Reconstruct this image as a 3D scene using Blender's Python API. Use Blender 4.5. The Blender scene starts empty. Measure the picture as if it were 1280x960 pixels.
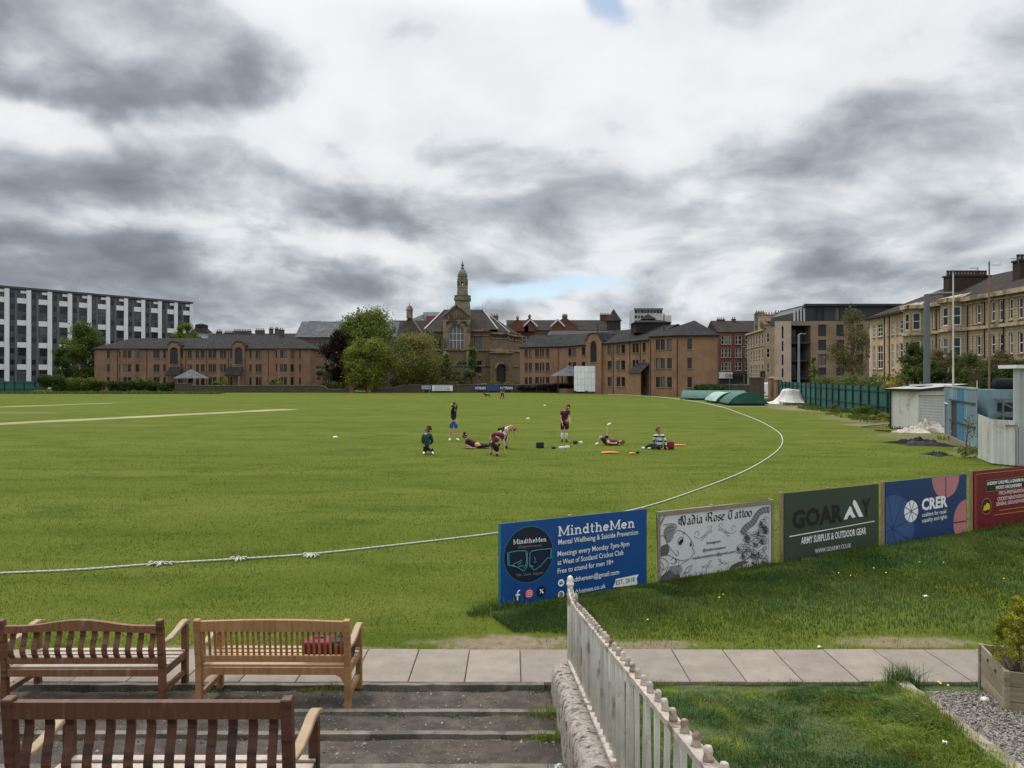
import bpy, bmesh, math, random
import numpy as np
from mathutils import Vector, Matrix, noise as mnoise
rnd = random.Random(7)
nrs = np.random.RandomState(11)
SC = bpy.context.scene
COL = SC.collection

# ------------------------------------------------------------------ camera, sky, sun
CAMH, FPX, CX, HY = 3.1, 890.0, 640.0, 472.0
cam_data = bpy.data.cameras.new('camera')
cam = bpy.data.objects.new('camera', cam_data)
COL.objects.link(cam)
cam.location = (0, 0, CAMH)
cam.rotation_euler = (math.radians(90), 0, 0)
cam_data.sensor_width = 36.0
cam_data.lens = 36.0 * FPX / 1280.0
cam_data.shift_y = (HY - 480.0) / 1280.0
cam_data.clip_start = 0.05
cam_data.clip_end = 6000
SC.camera = cam
SC.view_settings.view_transform = 'Standard'
SC.view_settings.look = 'None'
SC.view_settings.exposure = 0.38
SC.view_settings.gamma = 1.0
SC.render.engine = 'CYCLES'
SC.cycles.use_denoising = True
SC.cycles.max_bounces = 6
SC.cycles.transparent_max_bounces = 8

SUN_EL, SUN_AZ = math.radians(52), math.radians(-32)     # azimuth from +Y towards +X
sun_data = bpy.data.lights.new('sun', 'SUN')
sun_data.energy = 1.4
sun_data.angle = math.radians(14)
sun_data.color = (1.0, 0.95, 0.87)
sun = bpy.data.objects.new('sun', sun_data)
COL.objects.link(sun)
sd = Vector((math.sin(SUN_AZ) * math.cos(SUN_EL), math.cos(SUN_AZ) * math.cos(SUN_EL), math.sin(SUN_EL)))
sun.rotation_euler = sd.to_track_quat('Z', 'Y').to_euler()
sun.location = (0, 0, 60)


class NT:
 """tiny helper to wire shader nodes"""
 def __init__(self, tree):
  self.t = tree
  self.n = tree.nodes
  self.l = tree.links

 def node(self, kind, **kw):
  nd = self.n.new(kind)
  for k, v in kw.items():
   setattr(nd, k, v)
  return nd

 def put(self, sock, v):
  if hasattr(v, 'is_output'):
   self.l.new(v, sock)
  else:
   sock.default_value = v

 def math(self, op, a, b=0.0, c=None, clamp=False):
  nd = self.node('ShaderNodeMath', operation=op, use_clamp=clamp)
  self.put(nd.inputs[0], a)
  self.put(nd.inputs[1], b)
  if c is not None:
   self.put(nd.inputs[2], c)
  return nd.outputs[0]

 def vmath(self, op, a, b=(0, 0, 0)):
  nd = self.node('ShaderNodeVectorMath', operation=op)
  self.put(nd.inputs[0], a)
  self.put(nd.inputs[1], b)
  return nd.outputs[0]

 def scale(self, v, s):
  nd = self.node('ShaderNodeVectorMath', operation='SCALE')
  self.put(nd.inputs[0], v)
  self.put(nd.inputs[3], s)
  return nd.outputs[0]

 def noise(self, vec, scale, detail=4.0, rough=0.55, dist=0.0, w=None):
  nd = self.node('ShaderNodeTexNoise')
  if w is not None:
   nd.noise_dimensions = '4D'
   self.put(nd.inputs['W'], w)
  self.put(nd.inputs['Vector'], vec)
  nd.inputs['Scale'].default_value = scale
  nd.inputs['Detail'].default_value = detail
  nd.inputs['Roughness'].default_value = rough
  nd.inputs['Distortion'].default_value = dist
  return nd.outputs[0]

 def ramp(self, fac, stops, interp='LINEAR'):
  nd = self.node('ShaderNodeValToRGB')
  cr = nd.color_ramp
  cr.interpolation = interp
  while len(cr.elements) < len(stops):
   cr.elements.new(0.5)
  for e, (p, c) in zip(cr.elements, stops):
   e.position = p
   e.color = tuple(c) + (1,) if len(c) == 3 else c
  self.put(nd.inputs[0], fac)
  return nd.outputs[0]

 def maprange(self, v, a, b, c=0.0, d=1.0, kind='SMOOTHSTEP'):
  nd = self.node('ShaderNodeMapRange', interpolation_type=kind)
  self.put(nd.inputs[0], v)
  for i, x in zip((1, 2, 3, 4), (a, b, c, d)):
   nd.inputs[i].default_value = x
  return nd.outputs[0]

 def mix(self, f, a, b, blend='MIX'):
  nd = self.node('ShaderNodeMix', data_type='RGBA', blend_type=blend)
  self.put(nd.inputs[0], f)
  self.put(nd.inputs[6], a if hasattr(a, 'is_output') or len(a) == 4 else tuple(a) + (1,))
  self.put(nd.inputs[7], b if hasattr(b, 'is_output') or len(b) == 4 else tuple(b) + (1,))
  return nd.outputs[2]


def make_world():
 w = bpy.data.worlds.new('World')
 SC.world = w
 w.use_nodes = True
 t = NT(w.node_tree)
 t.n.clear()
 out = t.node('ShaderNodeOutputWorld')
 bg = t.node('ShaderNodeBackground')
 bg.inputs[1].default_value = 0.1
 t.l.new(bg.outputs[0], out.inputs[0])
 sky = t.node('ShaderNodeTexSky', sky_type='NISHITA')
 sky.sun_disc = False
 sky.sun_elevation = SUN_EL
 sky.sun_rotation = SUN_AZ
 sky.air_density = 1.0
 sky.dust_density = 0.6
 tc = t.node('ShaderNodeTexCoord')
 d = tc.outputs['Generated']
 sep = t.node('ShaderNodeSeparateXYZ')
 t.l.new(d, sep.inputs[0])
 x, y, z = sep.outputs
 zc = t.math('MAXIMUM', z, 0.0)
 den = t.math('ADD', zc, 0.22)
 comb = t.node('ShaderNodeCombineXYZ')
 t.put(comb.inputs[0], t.math('DIVIDE', x, den))
 t.put(comb.inputs[1], t.math('DIVIDE', y, den))
 comb.inputs[2].default_value = 3.7
 p = comb.outputs[0]
 den2 = t.math('ADD', zc, 0.34)
 comb2 = t.node('ShaderNodeCombineXYZ')
 t.put(comb2.inputs[0], t.math('DIVIDE', x, den2))
 t.put(comb2.inputs[1], t.math('DIVIDE', y, den2))
 comb2.inputs[2].default_value = 1.2
 p2 = t.vmath('ADD', comb2.outputs[0], (0, 0, 0))
 # warped fractal cloud deck
 wn = t.node('ShaderNodeTexNoise')
 t.put(wn.inputs['Vector'], p)
 wn.inputs['Scale'].default_value = 0.8
 wn.inputs['Detail'].default_value = 3
 warp = t.scale(t.vmath('SUBTRACT', wn.outputs[1], (0.5, 0.5, 0.5)), 0.45)
 pw = t.vmath('ADD', p, warp)
 n1 = t.noise(pw, 0.95, 6, 0.5)
 n2 = t.noise(t.vmath('ADD', p2, warp), 4.2, 7, 0.54)
 n3 = t.noise(p, 0.3, 2, 0.5)
 base = t.math('ADD', t.math('MULTIPLY_ADD', n1, 1.25, -0.17), t.math('MULTIPLY_ADD', n2, 0.95, -0.30))
 base = t.math('ADD', base, t.math('MULTIPLY', n3, 0.3))      # about 0.77 mean
 # larger cloud masses, each at its own direction of the dome (tangent, slope)
 yy = t.math('MAXIMUM', y, 0.05)
 u = t.math('DIVIDE', x, yy)
 v = t.math('DIVIDE', z, yy)
 wu = t.noise(d, 5.0, 4, 0.55)
 wd = t.node('ShaderNodeTexNoise')
 t.put(wd.inputs['Vector'], d)
 wd.inputs['Scale'].default_value = 6.0
 wd.inputs['Detail'].default_value = 6
 sp = t.node('ShaderNodeSeparateXYZ')
 t.l.new(wd.outputs[1], sp.inputs[0])
 uw = t.math('ADD', u, t.math('MULTIPLY', t.math('SUBTRACT', sp.outputs[0], 0.5), 0.22))
 vw = t.math('ADD', v, t.math('MULTIPLY', t.math('SUBTRACT', sp.outputs[1], 0.5), 0.13))
 front = t.maprange(y, 0.15, 0.4)

 def blob(px, py, rx, ry, soft=0.7, tilt=0.0):
  cu, cv = (px - CX) / FPX, (HY - py) / FPX
  a = t.math('SUBTRACT', uw, cu)
  b = t.math('SUBTRACT', vw, cv)
  if tilt:
   c, s = math.cos(tilt), math.sin(tilt)
   a, b = (t.math('ADD', t.math('MULTIPLY', a, c), t.math('MULTIPLY', b, s)),
     t.math('SUBTRACT', t.math('MULTIPLY', b, c), t.math('MULTIPLY', a, s)))
  a = t.math('DIVIDE', a, rx / FPX)
  b = t.math('DIVIDE', b, ry / FPX)
  r = t.math('SQRT', t.math('ADD', t.math('MULTIPLY', a, a), t.math('MULTIPLY', b, b)))
  return t.math('MULTIPLY', t.maprange(r, 1.0 + soft, 1.0 - soft), front)

 for (px, py, rx, ry, soft, tilt, amt) in CLOUD_MASSES:
  base = t.math('ADD', base, t.math('MULTIPLY', blob(px, py, rx, ry, soft, tilt), amt))
 col = t.ramp(t.maprange(base, 0.0, 1.2, 0, 1, 'LINEAR'), CLOUD_RAMP)
 # an overcast sky grows brighter towards the zenith
 zen = t.maprange(z, 0.45, 0.92, 1.0, 3.1, 'LINEAR')
 ccol = t.scale(col, t.math('MULTIPLY', zen, 10.0))
 # small blue gaps
 gap = t.maprange(base, 1.22, 1.36)
 gap = t.math('MULTIPLY', gap, 0.25)
 for (px, py, rx, ry, amt) in BLUE_GAPS:
  gap = t.math('ADD', gap, t.math('MULTIPLY', blob(px, py, rx, ry, 0.6), amt))
 gap = t.math('MINIMUM', gap, 0.85)
 skyc = t.scale(sky.outputs[0], 1.0)
 colr = t.mix(gap, ccol, skyc)
 t.l.new(colr, bg.inputs[0])


# px, py of the mass in the photograph's directions, radii, softness, tilt, amount (+ bright, - dark)
CLOUD_MASSES = [
 (95, 45, 300, 95, 0.24, -0.12, -0.40),
 (330, 95, 90, 50, 0.5, 0.5, -0.12),
 (640, 100, 330, 90, 0.9, 0.15, 0.10),
 (440, 110, 60, 60, 0.8, 0.3, 0.04),
 (640, 195, 110, 34, 0.7, -0.15, -0.22),
 (480, 155, 60, 22, 0.7, -0.25, -0.12),
 (230, 225, 300, 42, 0.7, -0.10, -0.16),
 (80, 335, 280, 50, 0.8, -0.05, -0.17),
 (340, 365, 190, 34, 0.8, 0.0, -0.20),
 (1090, 200, 250, 70, 0.8, 0.2, -0.13),
 (1150, 320, 280, 55, 0.8, 0.05, -0.20),
 (960, 360, 220, 34, 0.8, 0.0, -0.16),
 (620, 325, 330, 40, 0.8, 0.0, 0.14),
 (820, 160, 130, 35, 0.8, 0.1, 0.06),
 (890, 235, 50, 20, 0.7, 0.1, 0.12),
 (60, 160, 160, 20, 0.8, -0.2, 0.14),
 (300, 288, 240, 17, 0.8, -0.1, 0.22),
 (640, 420, 900, 40, 0.8, 0.0, -0.05),
]
CLOUD_RAMP = [(b / 1.2, c) for b, c in ((0.0, (0.12, 0.134, 0.156)), (0.3, (0.16, 0.179, 0.206)), (0.46, (0.225, 0.25, 0.282)), (0.58, (0.335, 0.362, 0.396)),
    (0.69, (0.475, 0.50, 0.53)), (0.80, (0.62, 0.64, 0.66)), (0.94, (0.67, 0.685, 0.70)), (1.2, (0.72, 0.73, 0.74)))]
BLUE_GAPS = [(668, 361, 92, 15, 0.95), (762, 12, 26, 18, 0.7)]
make_world()

# ------------------------------------------------------------------ geometry helpers


def G(px, py, z=0.0):
 """ground point seen at pixel px, py of the photograph"""
 Y = (CAMH - z) * FPX / (py - HY)
 return Vector(((px - CX) / FPX * Y, Y, z))


def W(px, py, Y):
 return Vector(((px - CX) / FPX * Y, Y, CAMH + (HY - py) / FPX * Y))


class MB:
 """collects faces for ONE mesh object (world coordinates unless said otherwise)"""
 def __init__(self):
  self.v, self.f, self.m = [], [], []

 def quad(self, a, b, c, d, mi=0):
  i = len(self.v)
  self.v += [tuple(a), tuple(b), tuple(c), tuple(d)]
  self.f.append((i, i + 1, i + 2, i + 3))
  self.m.append(mi)
  return self

 def poly(self, pts, mi=0):
  i = len(self.v)
  self.v += [tuple(p) for p in pts]
  self.f.append(tuple(range(i, i + len(pts))))
  self.m.append(mi)
  return self

 def box(self, c, s, rz=0.0, mi=0, taper=1.0, mat=None):
  cx, cy, cz = c
  hx, hy, hz = s[0] / 2, s[1] / 2, s[2] / 2
  i = len(self.v)
  ca, sa = math.cos(rz), math.sin(rz)
  for dz, k in ((-hz, 1.0), (hz, taper)):
   for dx, dy in ((-hx, -hy), (hx, -hy), (hx, hy), (-hx, hy)):
    dx *= k
    dy *= k
    p = Vector((dx * ca - dy * sa, dx * sa + dy * ca, dz))
    if mat is not None:
     p = mat @ p
    self.v.append((cx + p.x, cy + p.y, cz + p.z))
  for q in ((0, 3, 2, 1), (4, 5, 6, 7), (0, 1, 5, 4), (1, 2, 6, 5), (2, 3, 7, 6), (3, 0, 4, 7)):
   self.f.append(tuple(i + k for k in q))
   self.m.append(mi)
  return self

 def beam(self, a, b, w, h, mi=0, up=(0, 0, 1)):
  """rectangular bar from a to b, w across, h along up"""
  a, b = Vector(a), Vector(b)
  d = (b - a).normalized()
  upv = Vector(up)
  if abs(d.dot(upv)) > 0.98:
   upv = Vector((0, 1, 0))
  s = d.cross(upv).normalized()
  u2 = s.cross(d).normalized()
  i = len(self.v)
  for p in (a, b):
   for q, r in ((-1, -1), (1, -1), (1, 1), (-1, 1)):
    self.v.append(tuple(p + s * (q * w / 2) + u2 * (r * h / 2)))
  for q in ((0, 1, 2, 3), (7, 6, 5, 4), (0, 4, 5, 1), (1, 5, 6, 2), (2, 6, 7, 3), (3, 7, 4, 0)):
   self.f.append(tuple(i + k for k in q))
   self.m.append(mi)
  return self

 def sweep(self, path, w, h, mi=0, up=(0, 0, 1)):
  """rectangular bar along a polyline"""
  path = [Vector(p) for p in path]
  n = len(path)
  i = len(self.v)
  for k, p in enumerate(path):
   d = (path[min(k + 1, n - 1)] - path[max(k - 1, 0)]).normalized()
   s = d.cross(Vector(up))
   if s.length < 1e-4:
    s = Vector((1, 0, 0))
   s.normalize()
   u2 = s.cross(d).normalized()
   for q, r in ((-1, -1), (1, -1), (1, 1), (-1, 1)):
    self.v.append(tuple(p + s * (q * w / 2) + u2 * (r * h / 2)))
  for k in range(n - 1):
   a, b = i + 4 * k, i + 4 * k + 4
   for q in range(4):
    self.f.append((a + q, a + (q + 1) % 4, b + (q + 1) % 4, b + q)[::-1])
    self.m.append(mi)
  self.f.append((i, i + 1, i + 2, i + 3))
  e = i + 4 * (n - 1)
  self.f.append((e + 3, e + 2, e + 1, e))
  self.m += [mi, mi]
  return self

 def tube(self, path, radii, n=8, mi=0, caps=True):
  path = [Vector(p) for p in path]
  if not hasattr(radii, '__len__'):
   radii = [radii] * len(path)
  i = len(self.v)
  ref = Vector((0.31, 0.95, 0.05))
  for k, p in enumerate(path):
   d = (path[min(k + 1, len(path) - 1)] - path[max(k - 1, 0)])
   d = d.normalized() if d.length > 1e-9 else Vector((0, 0, 1))
   s = d.cross(ref)
   if s.length < 0.05:
    s = d.cross(Vector((1, 0, 0)))
   s.normalize()
   u2 = s.cross(d)
   for a in range(n):
    an = 2 * math.pi * a / n
    self.v.append(tuple(p + (s * math.cos(an) + u2 * math.sin(an)) * radii[k]))
  for k in range(len(path) - 1):
   for a in range(n):
    b = (a + 1) % n
    self.f.append((i + k * n + a, i + k * n + b, i + (k + 1) * n + b, i + (k + 1) * n + a))
    self.m.append(mi)
  if caps:
   self.f.append(tuple(i + a for a in range(n))[::-1])
   e = i + (len(path) - 1) * n
   self.f.append(tuple(e + a for a in range(n)))
   self.m += [mi, mi]
  return self

 def lathe(self, c, prof, n=16, mi=0, squash=1.0, rot=0.0):
  """prof: list of (radius, z)"""
  i = len(self.v)
  for r, z in prof:
   for a in range(n):
    an = 2 * math.pi * (a + 0.5) / n + rot
    self.v.append((c[0] + r * math.cos(an), c[1] + r * squash * math.sin(an), c[2] + z))
  for k in range(len(prof) - 1):
   for a in range(n):
    b = (a + 1) % n
    self.f.append((i + k * n + a, i + k * n + b, i + (k + 1) * n + b, i + (k + 1) * n + a))
    self.m.append(mi)
  self.f.append(tuple(i + a for a in range(n))[::-1])
  e = i + (len(prof) - 1) * n
  self.f.append(tuple(e + a for a in range(n)))
  self.m += [mi, mi]
  return self

 def prism(self, pts, off, mi=0):
  """polygon pts pushed along vector off"""
  off = Vector(off)
  a = [Vector(p) for p in pts]
  b = [p + off for p in a]
  self.poly(a, mi)
  self.poly(b[::-1], mi)
  for k in range(len(a)):
   j = (k + 1) % len(a)
   self.quad(a[j], a[k], b[k], b[j], mi)
  return self

 def build(self, name, mats, parent=None, smooth=False, loc=None, rz=None, bevel=0.0, fix=True, kind=None):
  me = bpy.data.meshes.new(name)
  off = Vector((0, 0, 0))
  if parent is not None and loc is None:
   off = Vector(parent.get('_w', (0, 0, 0)))
  if off.length > 0:
   vs = [(a - off.x, b - off.y, c - off.z) for a, b, c in self.v]
  else:
   vs = self.v
  me.from_pydata(vs, [], self.f)
  if not isinstance(mats, (list, tuple)):
   mats = [mats]
  for m in mats:
   me.materials.append(m)
  if len(mats) > 1:
   me.polygons.foreach_set('material_index', self.m)
  if fix:
   bm = bmesh.new()
   bm.from_mesh(me)
   if smooth:
    bmesh.ops.remove_doubles(bm, verts=bm.verts, dist=1e-5)
   bmesh.ops.recalc_face_normals(bm, faces=bm.faces)
   if bevel > 0:
    bmesh.ops.bevel(bm, geom=list(bm.edges), offset=bevel, segments=1, affect='EDGES', clamp_overlap=True)
   bm.to_mesh(me)
   bm.free()
  if smooth:
   me.polygons.foreach_set('use_smooth', [True] * len(me.polygons))
  return link(name, me, parent, loc, rz, kind)


def link(name, me, parent=None, loc=None, rz=None, kind=None):
 o = bpy.data.objects.new(name, me)
 COL.objects.link(o)
 if parent is not None:
  o.parent = parent
 if loc is not None:
  o.location = loc
 if rz is not None:
  o.rotation_euler = (0, 0, rz)
 if kind:
  o['kind'] = kind
 return o


def thing(name, label, cat, loc=(0, 0, 0), rz=0.0, group=None, local=False):
 """an Empty at the thing's base. Parts built in world coordinates are shifted to it, unless local."""
 o = bpy.data.objects.new(name, None)
 COL.objects.link(o)
 o.location = loc
 o.rotation_euler = (0, 0, rz)
 o.empty_display_size = 0.2
 o['label'] = label
 o['category'] = cat
 if group:
  o['group'] = group
 o['_w'] = (0, 0, 0) if local else tuple(loc)
 return o


def tag(o, label, cat, group=None):
 o['label'] = label
 o['category'] = cat
 if group:
  o['group'] = group
 return o


def copy_tree(o, parent=None):
 c = o.copy()
 COL.objects.link(c)
 c.parent = parent
 for ch in list(o.children):
  copy_tree(ch, c)
 return c


# ------------------------------------------------------------------ materials
MATS = {}


def M(name, col, rough=0.8, var=0.15, scale=6.0, bump=0.0, bscale=None, metal=0.0, col2=None, amt2=0.5,
  stretch=(1, 1, 1), spec=0.3, ov=0.0, transl=0.0, island=0.0, world=False, streak=0.0, coat=0.0):
 """colour with grain; col2 = a second colour in noisy patches (wear, lichen, stains)"""
 if name in MATS:
  return MATS[name]
 m = bpy.data.materials.new(name)
 m.use_nodes = True
 t = NT(m.node_tree)
 b = t.n['Principled BSDF']
 b.inputs['Roughness'].default_value = rough
 b.inputs['Metallic'].default_value = metal
 b.inputs['Specular IOR Level'].default_value = spec
 if coat:
  b.inputs['Coat Weight'].default_value = coat
 if world:
  vec = t.node('ShaderNodeNewGeometry').outputs['Position']
 else:
  tc = t.node('ShaderNodeTexCoord')
  oi = t.node('ShaderNodeObjectInfo')
  vec = t.vmath('ADD', tc.outputs['Object'], t.scale((3.1, 7.3, 5.7), 0.0))
  sc = t.node('ShaderNodeVectorMath', operation='SCALE')
  sc.inputs[0].default_value = (31.0, 17.0, 23.0)
  t.l.new(oi.outputs['Random'], sc.inputs[3])
  vec = t.vmath('ADD', tc.outputs['Object'], sc.outputs[0])
 if stretch != (1, 1, 1):
  vec = t.vmath('MULTIPLY', vec, stretch)
 n = t.noise(vec, scale, 5, 0.6)
 lo = tuple(c * (1 - var) for c in col)
 hi = tuple(min(1, c * (1 + var)) for c in col)
 c = t.ramp(n, [(0.3, lo), (0.7, hi)])
 if col2 is not None:
  n2 = t.noise(vec, scale * 0.37, 6, 0.65, 0.4)
  a = 0.62 - 0.3 * amt2
  f = t.maprange(n2, a, a + 0.14)
  c = t.mix(f, c, tuple(col2))
 if streak:
  sv = t.vmath('MULTIPLY', vec, (1.0, 1.0, 0.06))
  ns = t.noise(sv, 9.0, 4, 0.6)
  c = t.mix(t.math('MULTIPLY', t.maprange(ns, 0.5, 0.75), streak), c, tuple(k * 0.45 for k in col))
 if ov:
  t_oi = t.node('ShaderNodeObjectInfo')
  hv = t.node('ShaderNodeHueSaturation')
  t.put(hv.inputs['Value'], t.math('MULTIPLY_ADD', t_oi.outputs['Random'], 2 * ov, 1 - ov))
  t.put(hv.inputs['Color'], c)
  c = hv.outputs[0]
 if island:
  ge = t.node('ShaderNodeNewGeometry')
  hs = t.node('ShaderNodeHueSaturation')
  t.put(hs.inputs['Hue'], t.math('MULTIPLY_ADD', ge.outputs['Random Per Island'], 0.05 * island, 0.5 - 0.025 * island))
  t.put(hs.inputs['Value'], t.math('MULTIPLY_ADD', ge.outputs['Random Per Island'], 0.8 * island, 1 - 0.4 * island))
  t.put(hs.inputs['Color'], c)
  c = hs.outputs[0]
 t.l.new(c, b.inputs['Base Color'])
 if bump:
  nb = t.noise(vec, bscale or scale * 3, 6, 0.65)
  bp = t.node('ShaderNodeBump')
  bp.inputs['Strength'].default_value = bump
  bp.inputs['Distance'].default_value = 0.02
  t.l.new(nb, bp.inputs['Height'])
  t.l.new(bp.outputs[0], b.inputs['Normal'])
 if transl:
  tr = t.node('ShaderNodeBsdfTranslucent')
  t.l.new(c, tr.inputs[0])
  mx = t.node('ShaderNodeMixShader')
  mx.inputs[0].default_value = transl
  t.l.new(b.outputs[0], mx.inputs[1])
  t.l.new(tr.outputs[0], mx.inputs[2])
  t.l.new(mx.outputs[0], t.n['Material Output'].inputs[0])
 MATS[name] = m
 return m


def brick_mat(name, c1, c2, mortar, scale=1.0, bw=0.225, bh=0.075):
 if name in MATS:
  return MATS[name]
 m = bpy.data.materials.new(name)
 m.use_nodes = True
 t = NT(m.node_tree)
 b = t.n['Principled BSDF']
 b.inputs['Roughness'].default_value = 0.9
 b.inputs['Specular IOR Level'].default_value = 0.15
 g = t.node('ShaderNodeNewGeometry')
 s = t.node('ShaderNodeSeparateXYZ')
 t.l.new(g.outputs['Position'], s.inputs[0])
 cb = t.node('ShaderNodeCombineXYZ')
 t.put(cb.inputs[0], t.math('ADD', t.math('MULTIPLY', s.outputs[0], 0.8), t.math('MULTIPLY', s.outputs[1], 0.6)))
 t.put(cb.inputs[1], s.outputs[2])
 br = t.node('ShaderNodeTexBrick')
 t.l.new(cb.outputs[0], br.inputs['Vector'])
 br.inputs['Color1'].default_value = tuple(c1) + (1,)
 br.inputs['Color2'].default_value = tuple(c2) + (1,)
 br.inputs['Mortar'].default_value = tuple(mortar) + (1,)
 br.inputs['Scale'].default_value = 1.0
 br.inputs['Brick Width'].default_value = bw * scale
 br.inputs['Row Height'].default_value = bh * scale
 br.inputs['Mortar Size'].default_value = 0.008 * scale
 n = t.noise(g.outputs['Position'], 0.45, 6, 0.65)
 c = t.mix(t.maprange(n, 0.3, 0.75), br.outputs[0], tuple(k * 0.62 for k in c1))
 sv = t.vmath('MULTIPLY', g.outputs['Position'], (1, 1, 0.08))
 ns = t.noise(sv, 1.6, 4, 0.6)
 c = t.mix(t.math('MULTIPLY', t.maprange(ns, 0.5, 0.8), 0.4), c, tuple(k * 0.5 for k in c1))
 t.l.new(c, b.inputs['Base Color'])
 MATS[name] = m
 return m


def slate_mat(name, col, var=0.25):
 if name in MATS:
  return MATS[name]
 m = bpy.data.materials.new(name)
 m.use_nodes = True
 t = NT(m.node_tree)
 b = t.n['Principled BSDF']
 b.inputs['Roughness'].default_value = 0.92
 b.inputs['Specular IOR Level'].default_value = 0.06
 g = t.node('ShaderNodeNewGeometry')
 s = t.node('ShaderNodeSeparateXYZ')
 t.l.new(g.outputs['Position'], s.inputs[0])
 cb = t.node('ShaderNodeCombineXYZ')
 t.put(cb.inputs[0], t.math('ADD', s.outputs[0], s.outputs[1]))
 t.put(cb.inputs[1], s.outputs[2])
 br = t.node('ShaderNodeTexBrick')
 t.l.new(cb.outputs[0], br.inputs['Vector'])
 br.inputs['Color1'].default_value = tuple(k * (1 + var) for k in col) + (1,)
 br.inputs['Color2'].default_value = tuple(k * (1 - var) for k in col) + (1,)
 br.inputs['Mortar'].default_value = tuple(k * 0.5 for k in col) + (1,)
 br.inputs['Scale'].default_value = 1.0
 br.inputs['Brick Width'].default_value = 0.5
 br.inputs['Row Height'].default_value = 0.22
 br.inputs['Mortar Size'].default_value = 0.02
 n = t.noise(g.outputs['Position'], 0.6, 6, 0.7)
 c = t.mix(t.maprange(n, 0.45, 0.8), br.outputs[0], tuple(k * 1.5 for k in col))
 t.l.new(c, b.inputs['Base Color'])
 MATS[name] = m
 return m


def glass_mat(name, col=(0.015, 0.018, 0.022), rough=0.08, var=0.8):
 """a window pane: dark room behind, pale blinds in some, reflecting the sky"""
 if name in MATS:
  return MATS[name]
 m = bpy.data.materials.new(name)
 m.use_nodes = True
 t = NT(m.node_tree)
 b = t.n['Principled BSDF']
 oi = t.node('ShaderNodeObjectInfo')
 c = t.ramp(oi.outputs['Random'], [(0.0, col), (0.62, tuple(k * 1.6 for k in col)), (0.7, (0.10, 0.10, 0.10)), (0.86, (0.035, 0.035, 0.035)), (1.0, (0.22, 0.21, 0.19))], 'CONSTANT')
 t.l.new(c, b.inputs['Base Color'])
 b.inputs['Roughness'].default_value = rough
 b.inputs['Specular IOR Level'].default_value = 0.3
 MATS[name] = m
 return m
# ------------------------------------------------------------------ ground, path, terraces, lawn
BP0 = Vector((-0.18, 9.6, 0))                 # line of the advertising boards
BU = Vector((0.893, 0.450, 0)).normalized()
BN = Vector((BU.y, -BU.x, 0))                 # towards the viewer
PATH_FAR, PATH_NEAR = 8.04, 7.17


def grass_ground_mat():
 m = bpy.data.materials.new('field_turf')
 m.use_nodes = True
 t = NT(m.node_tree)
 b = t.n['Principled BSDF']
 b.inputs['Roughness'].default_value = 0.9
 b.inputs['Specular IOR Level'].default_value = 0.03
 b.inputs['Sheen Weight'].default_value = 0.0
 b.inputs['Sheen Roughness'].default_value = 0.6
 b.inputs['Sheen Tint'].default_value = (0.75, 0.9, 0.35, 1)
 g = t.node('ShaderNodeNewGeometry')
 P = g.outputs['Position']
 big = t.noise(P, 0.035, 4, 0.6)
 st = t.vmath('MULTIPLY', P, (0.05, 0.4, 1))
 streak = t.noise(st, 1.0, 5, 0.6)
 patch = t.noise(t.vmath('MULTIPLY', P, (0.35, 0.8, 1.0)), 1.0, 6, 0.7)
 fine = t.noise(P, 14.0, 5, 0.7)
 speck = t.noise(P, 55.0, 3, 0.7)
 c = t.ramp(big, [(0.3, (0.0710, 0.0932, 0.0124)), (0.7, (0.0921, 0.1134, 0.0150))])
 c = t.mix(t.math('MULTIPLY', t.maprange(streak, 0.35, 0.7), 0.7), c, (0.1170, 0.1305, 0.0249))
 c = t.mix(t.math('MULTIPLY', t.maprange(patch, 0.46, 0.66), 0.75), c, (0.0498, 0.0745, 0.0075))
 c = t.mix(t.math('MULTIPLY', t.maprange(patch, 0.5, 0.28), 0.35), c, (0.1057, 0.1127, 0.0249))
 c = t.mix(t.math('MULTIPLY', t.maprange(fine, 0.4, 0.72), 0.38), c, (0.0317, 0.0544, 0.0068))
 c = t.mix(t.math('MULTIPLY', t.maprange(speck, 0.52, 0.75), 0.28), c, (0.1208, 0.1321, 0.0342))
 # worn, bare patches
 s = t.node('ShaderNodeSeparateXYZ')
 t.l.new(P, s.inputs[0])
 nz = t.noise(P, 1.6, 7, 0.72)
 nz2 = t.noise(P, 9.0, 4, 0.7)
 w = None
 for (x, y, rx, ry, a) in WORN:
  ax = t.math('DIVIDE', t.math('SUBTRACT', s.outputs[0], x), rx)
  ay = t.math('DIVIDE', t.math('SUBTRACT', s.outputs[1], y), ry)
  r = t.math('SQRT', t.math('ADD', t.math('MULTIPLY', ax, ax), t.math('MULTIPLY', ay, ay)))
  r = t.math('ADD', r, t.math('MULTIPLY', t.math('SUBTRACT', nz, 0.5), 2.4))
  q = t.math('MULTIPLY', t.maprange(r, 1.1, 0.55), a)
  w = q if w is None else t.math('MAXIMUM', w, q)
 soil = t.ramp(nz2, [(0.3, (0.14, 0.105, 0.07)), (0.7, (0.24, 0.19, 0.135))])
 c = t.mix(w, c, soil)
 t.l.new(c, b.inputs['Base Color'])
 bp = t.node('ShaderNodeBump')
 bp.inputs['Strength'].default_value = 0.55
 bp.inputs['Distance'].default_value = 0.04
 hh = t.math('ADD', t.noise(P, 22.0, 4, 0.75), t.math('MULTIPLY', t.noise(P, 2.2, 4, 0.7), 1.1))
 t.l.new(hh, bp.inputs['Height'])
 t.l.new(bp.outputs[0], b.inputs['Normal'])
 MATS['turf'] = m
 return m


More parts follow.
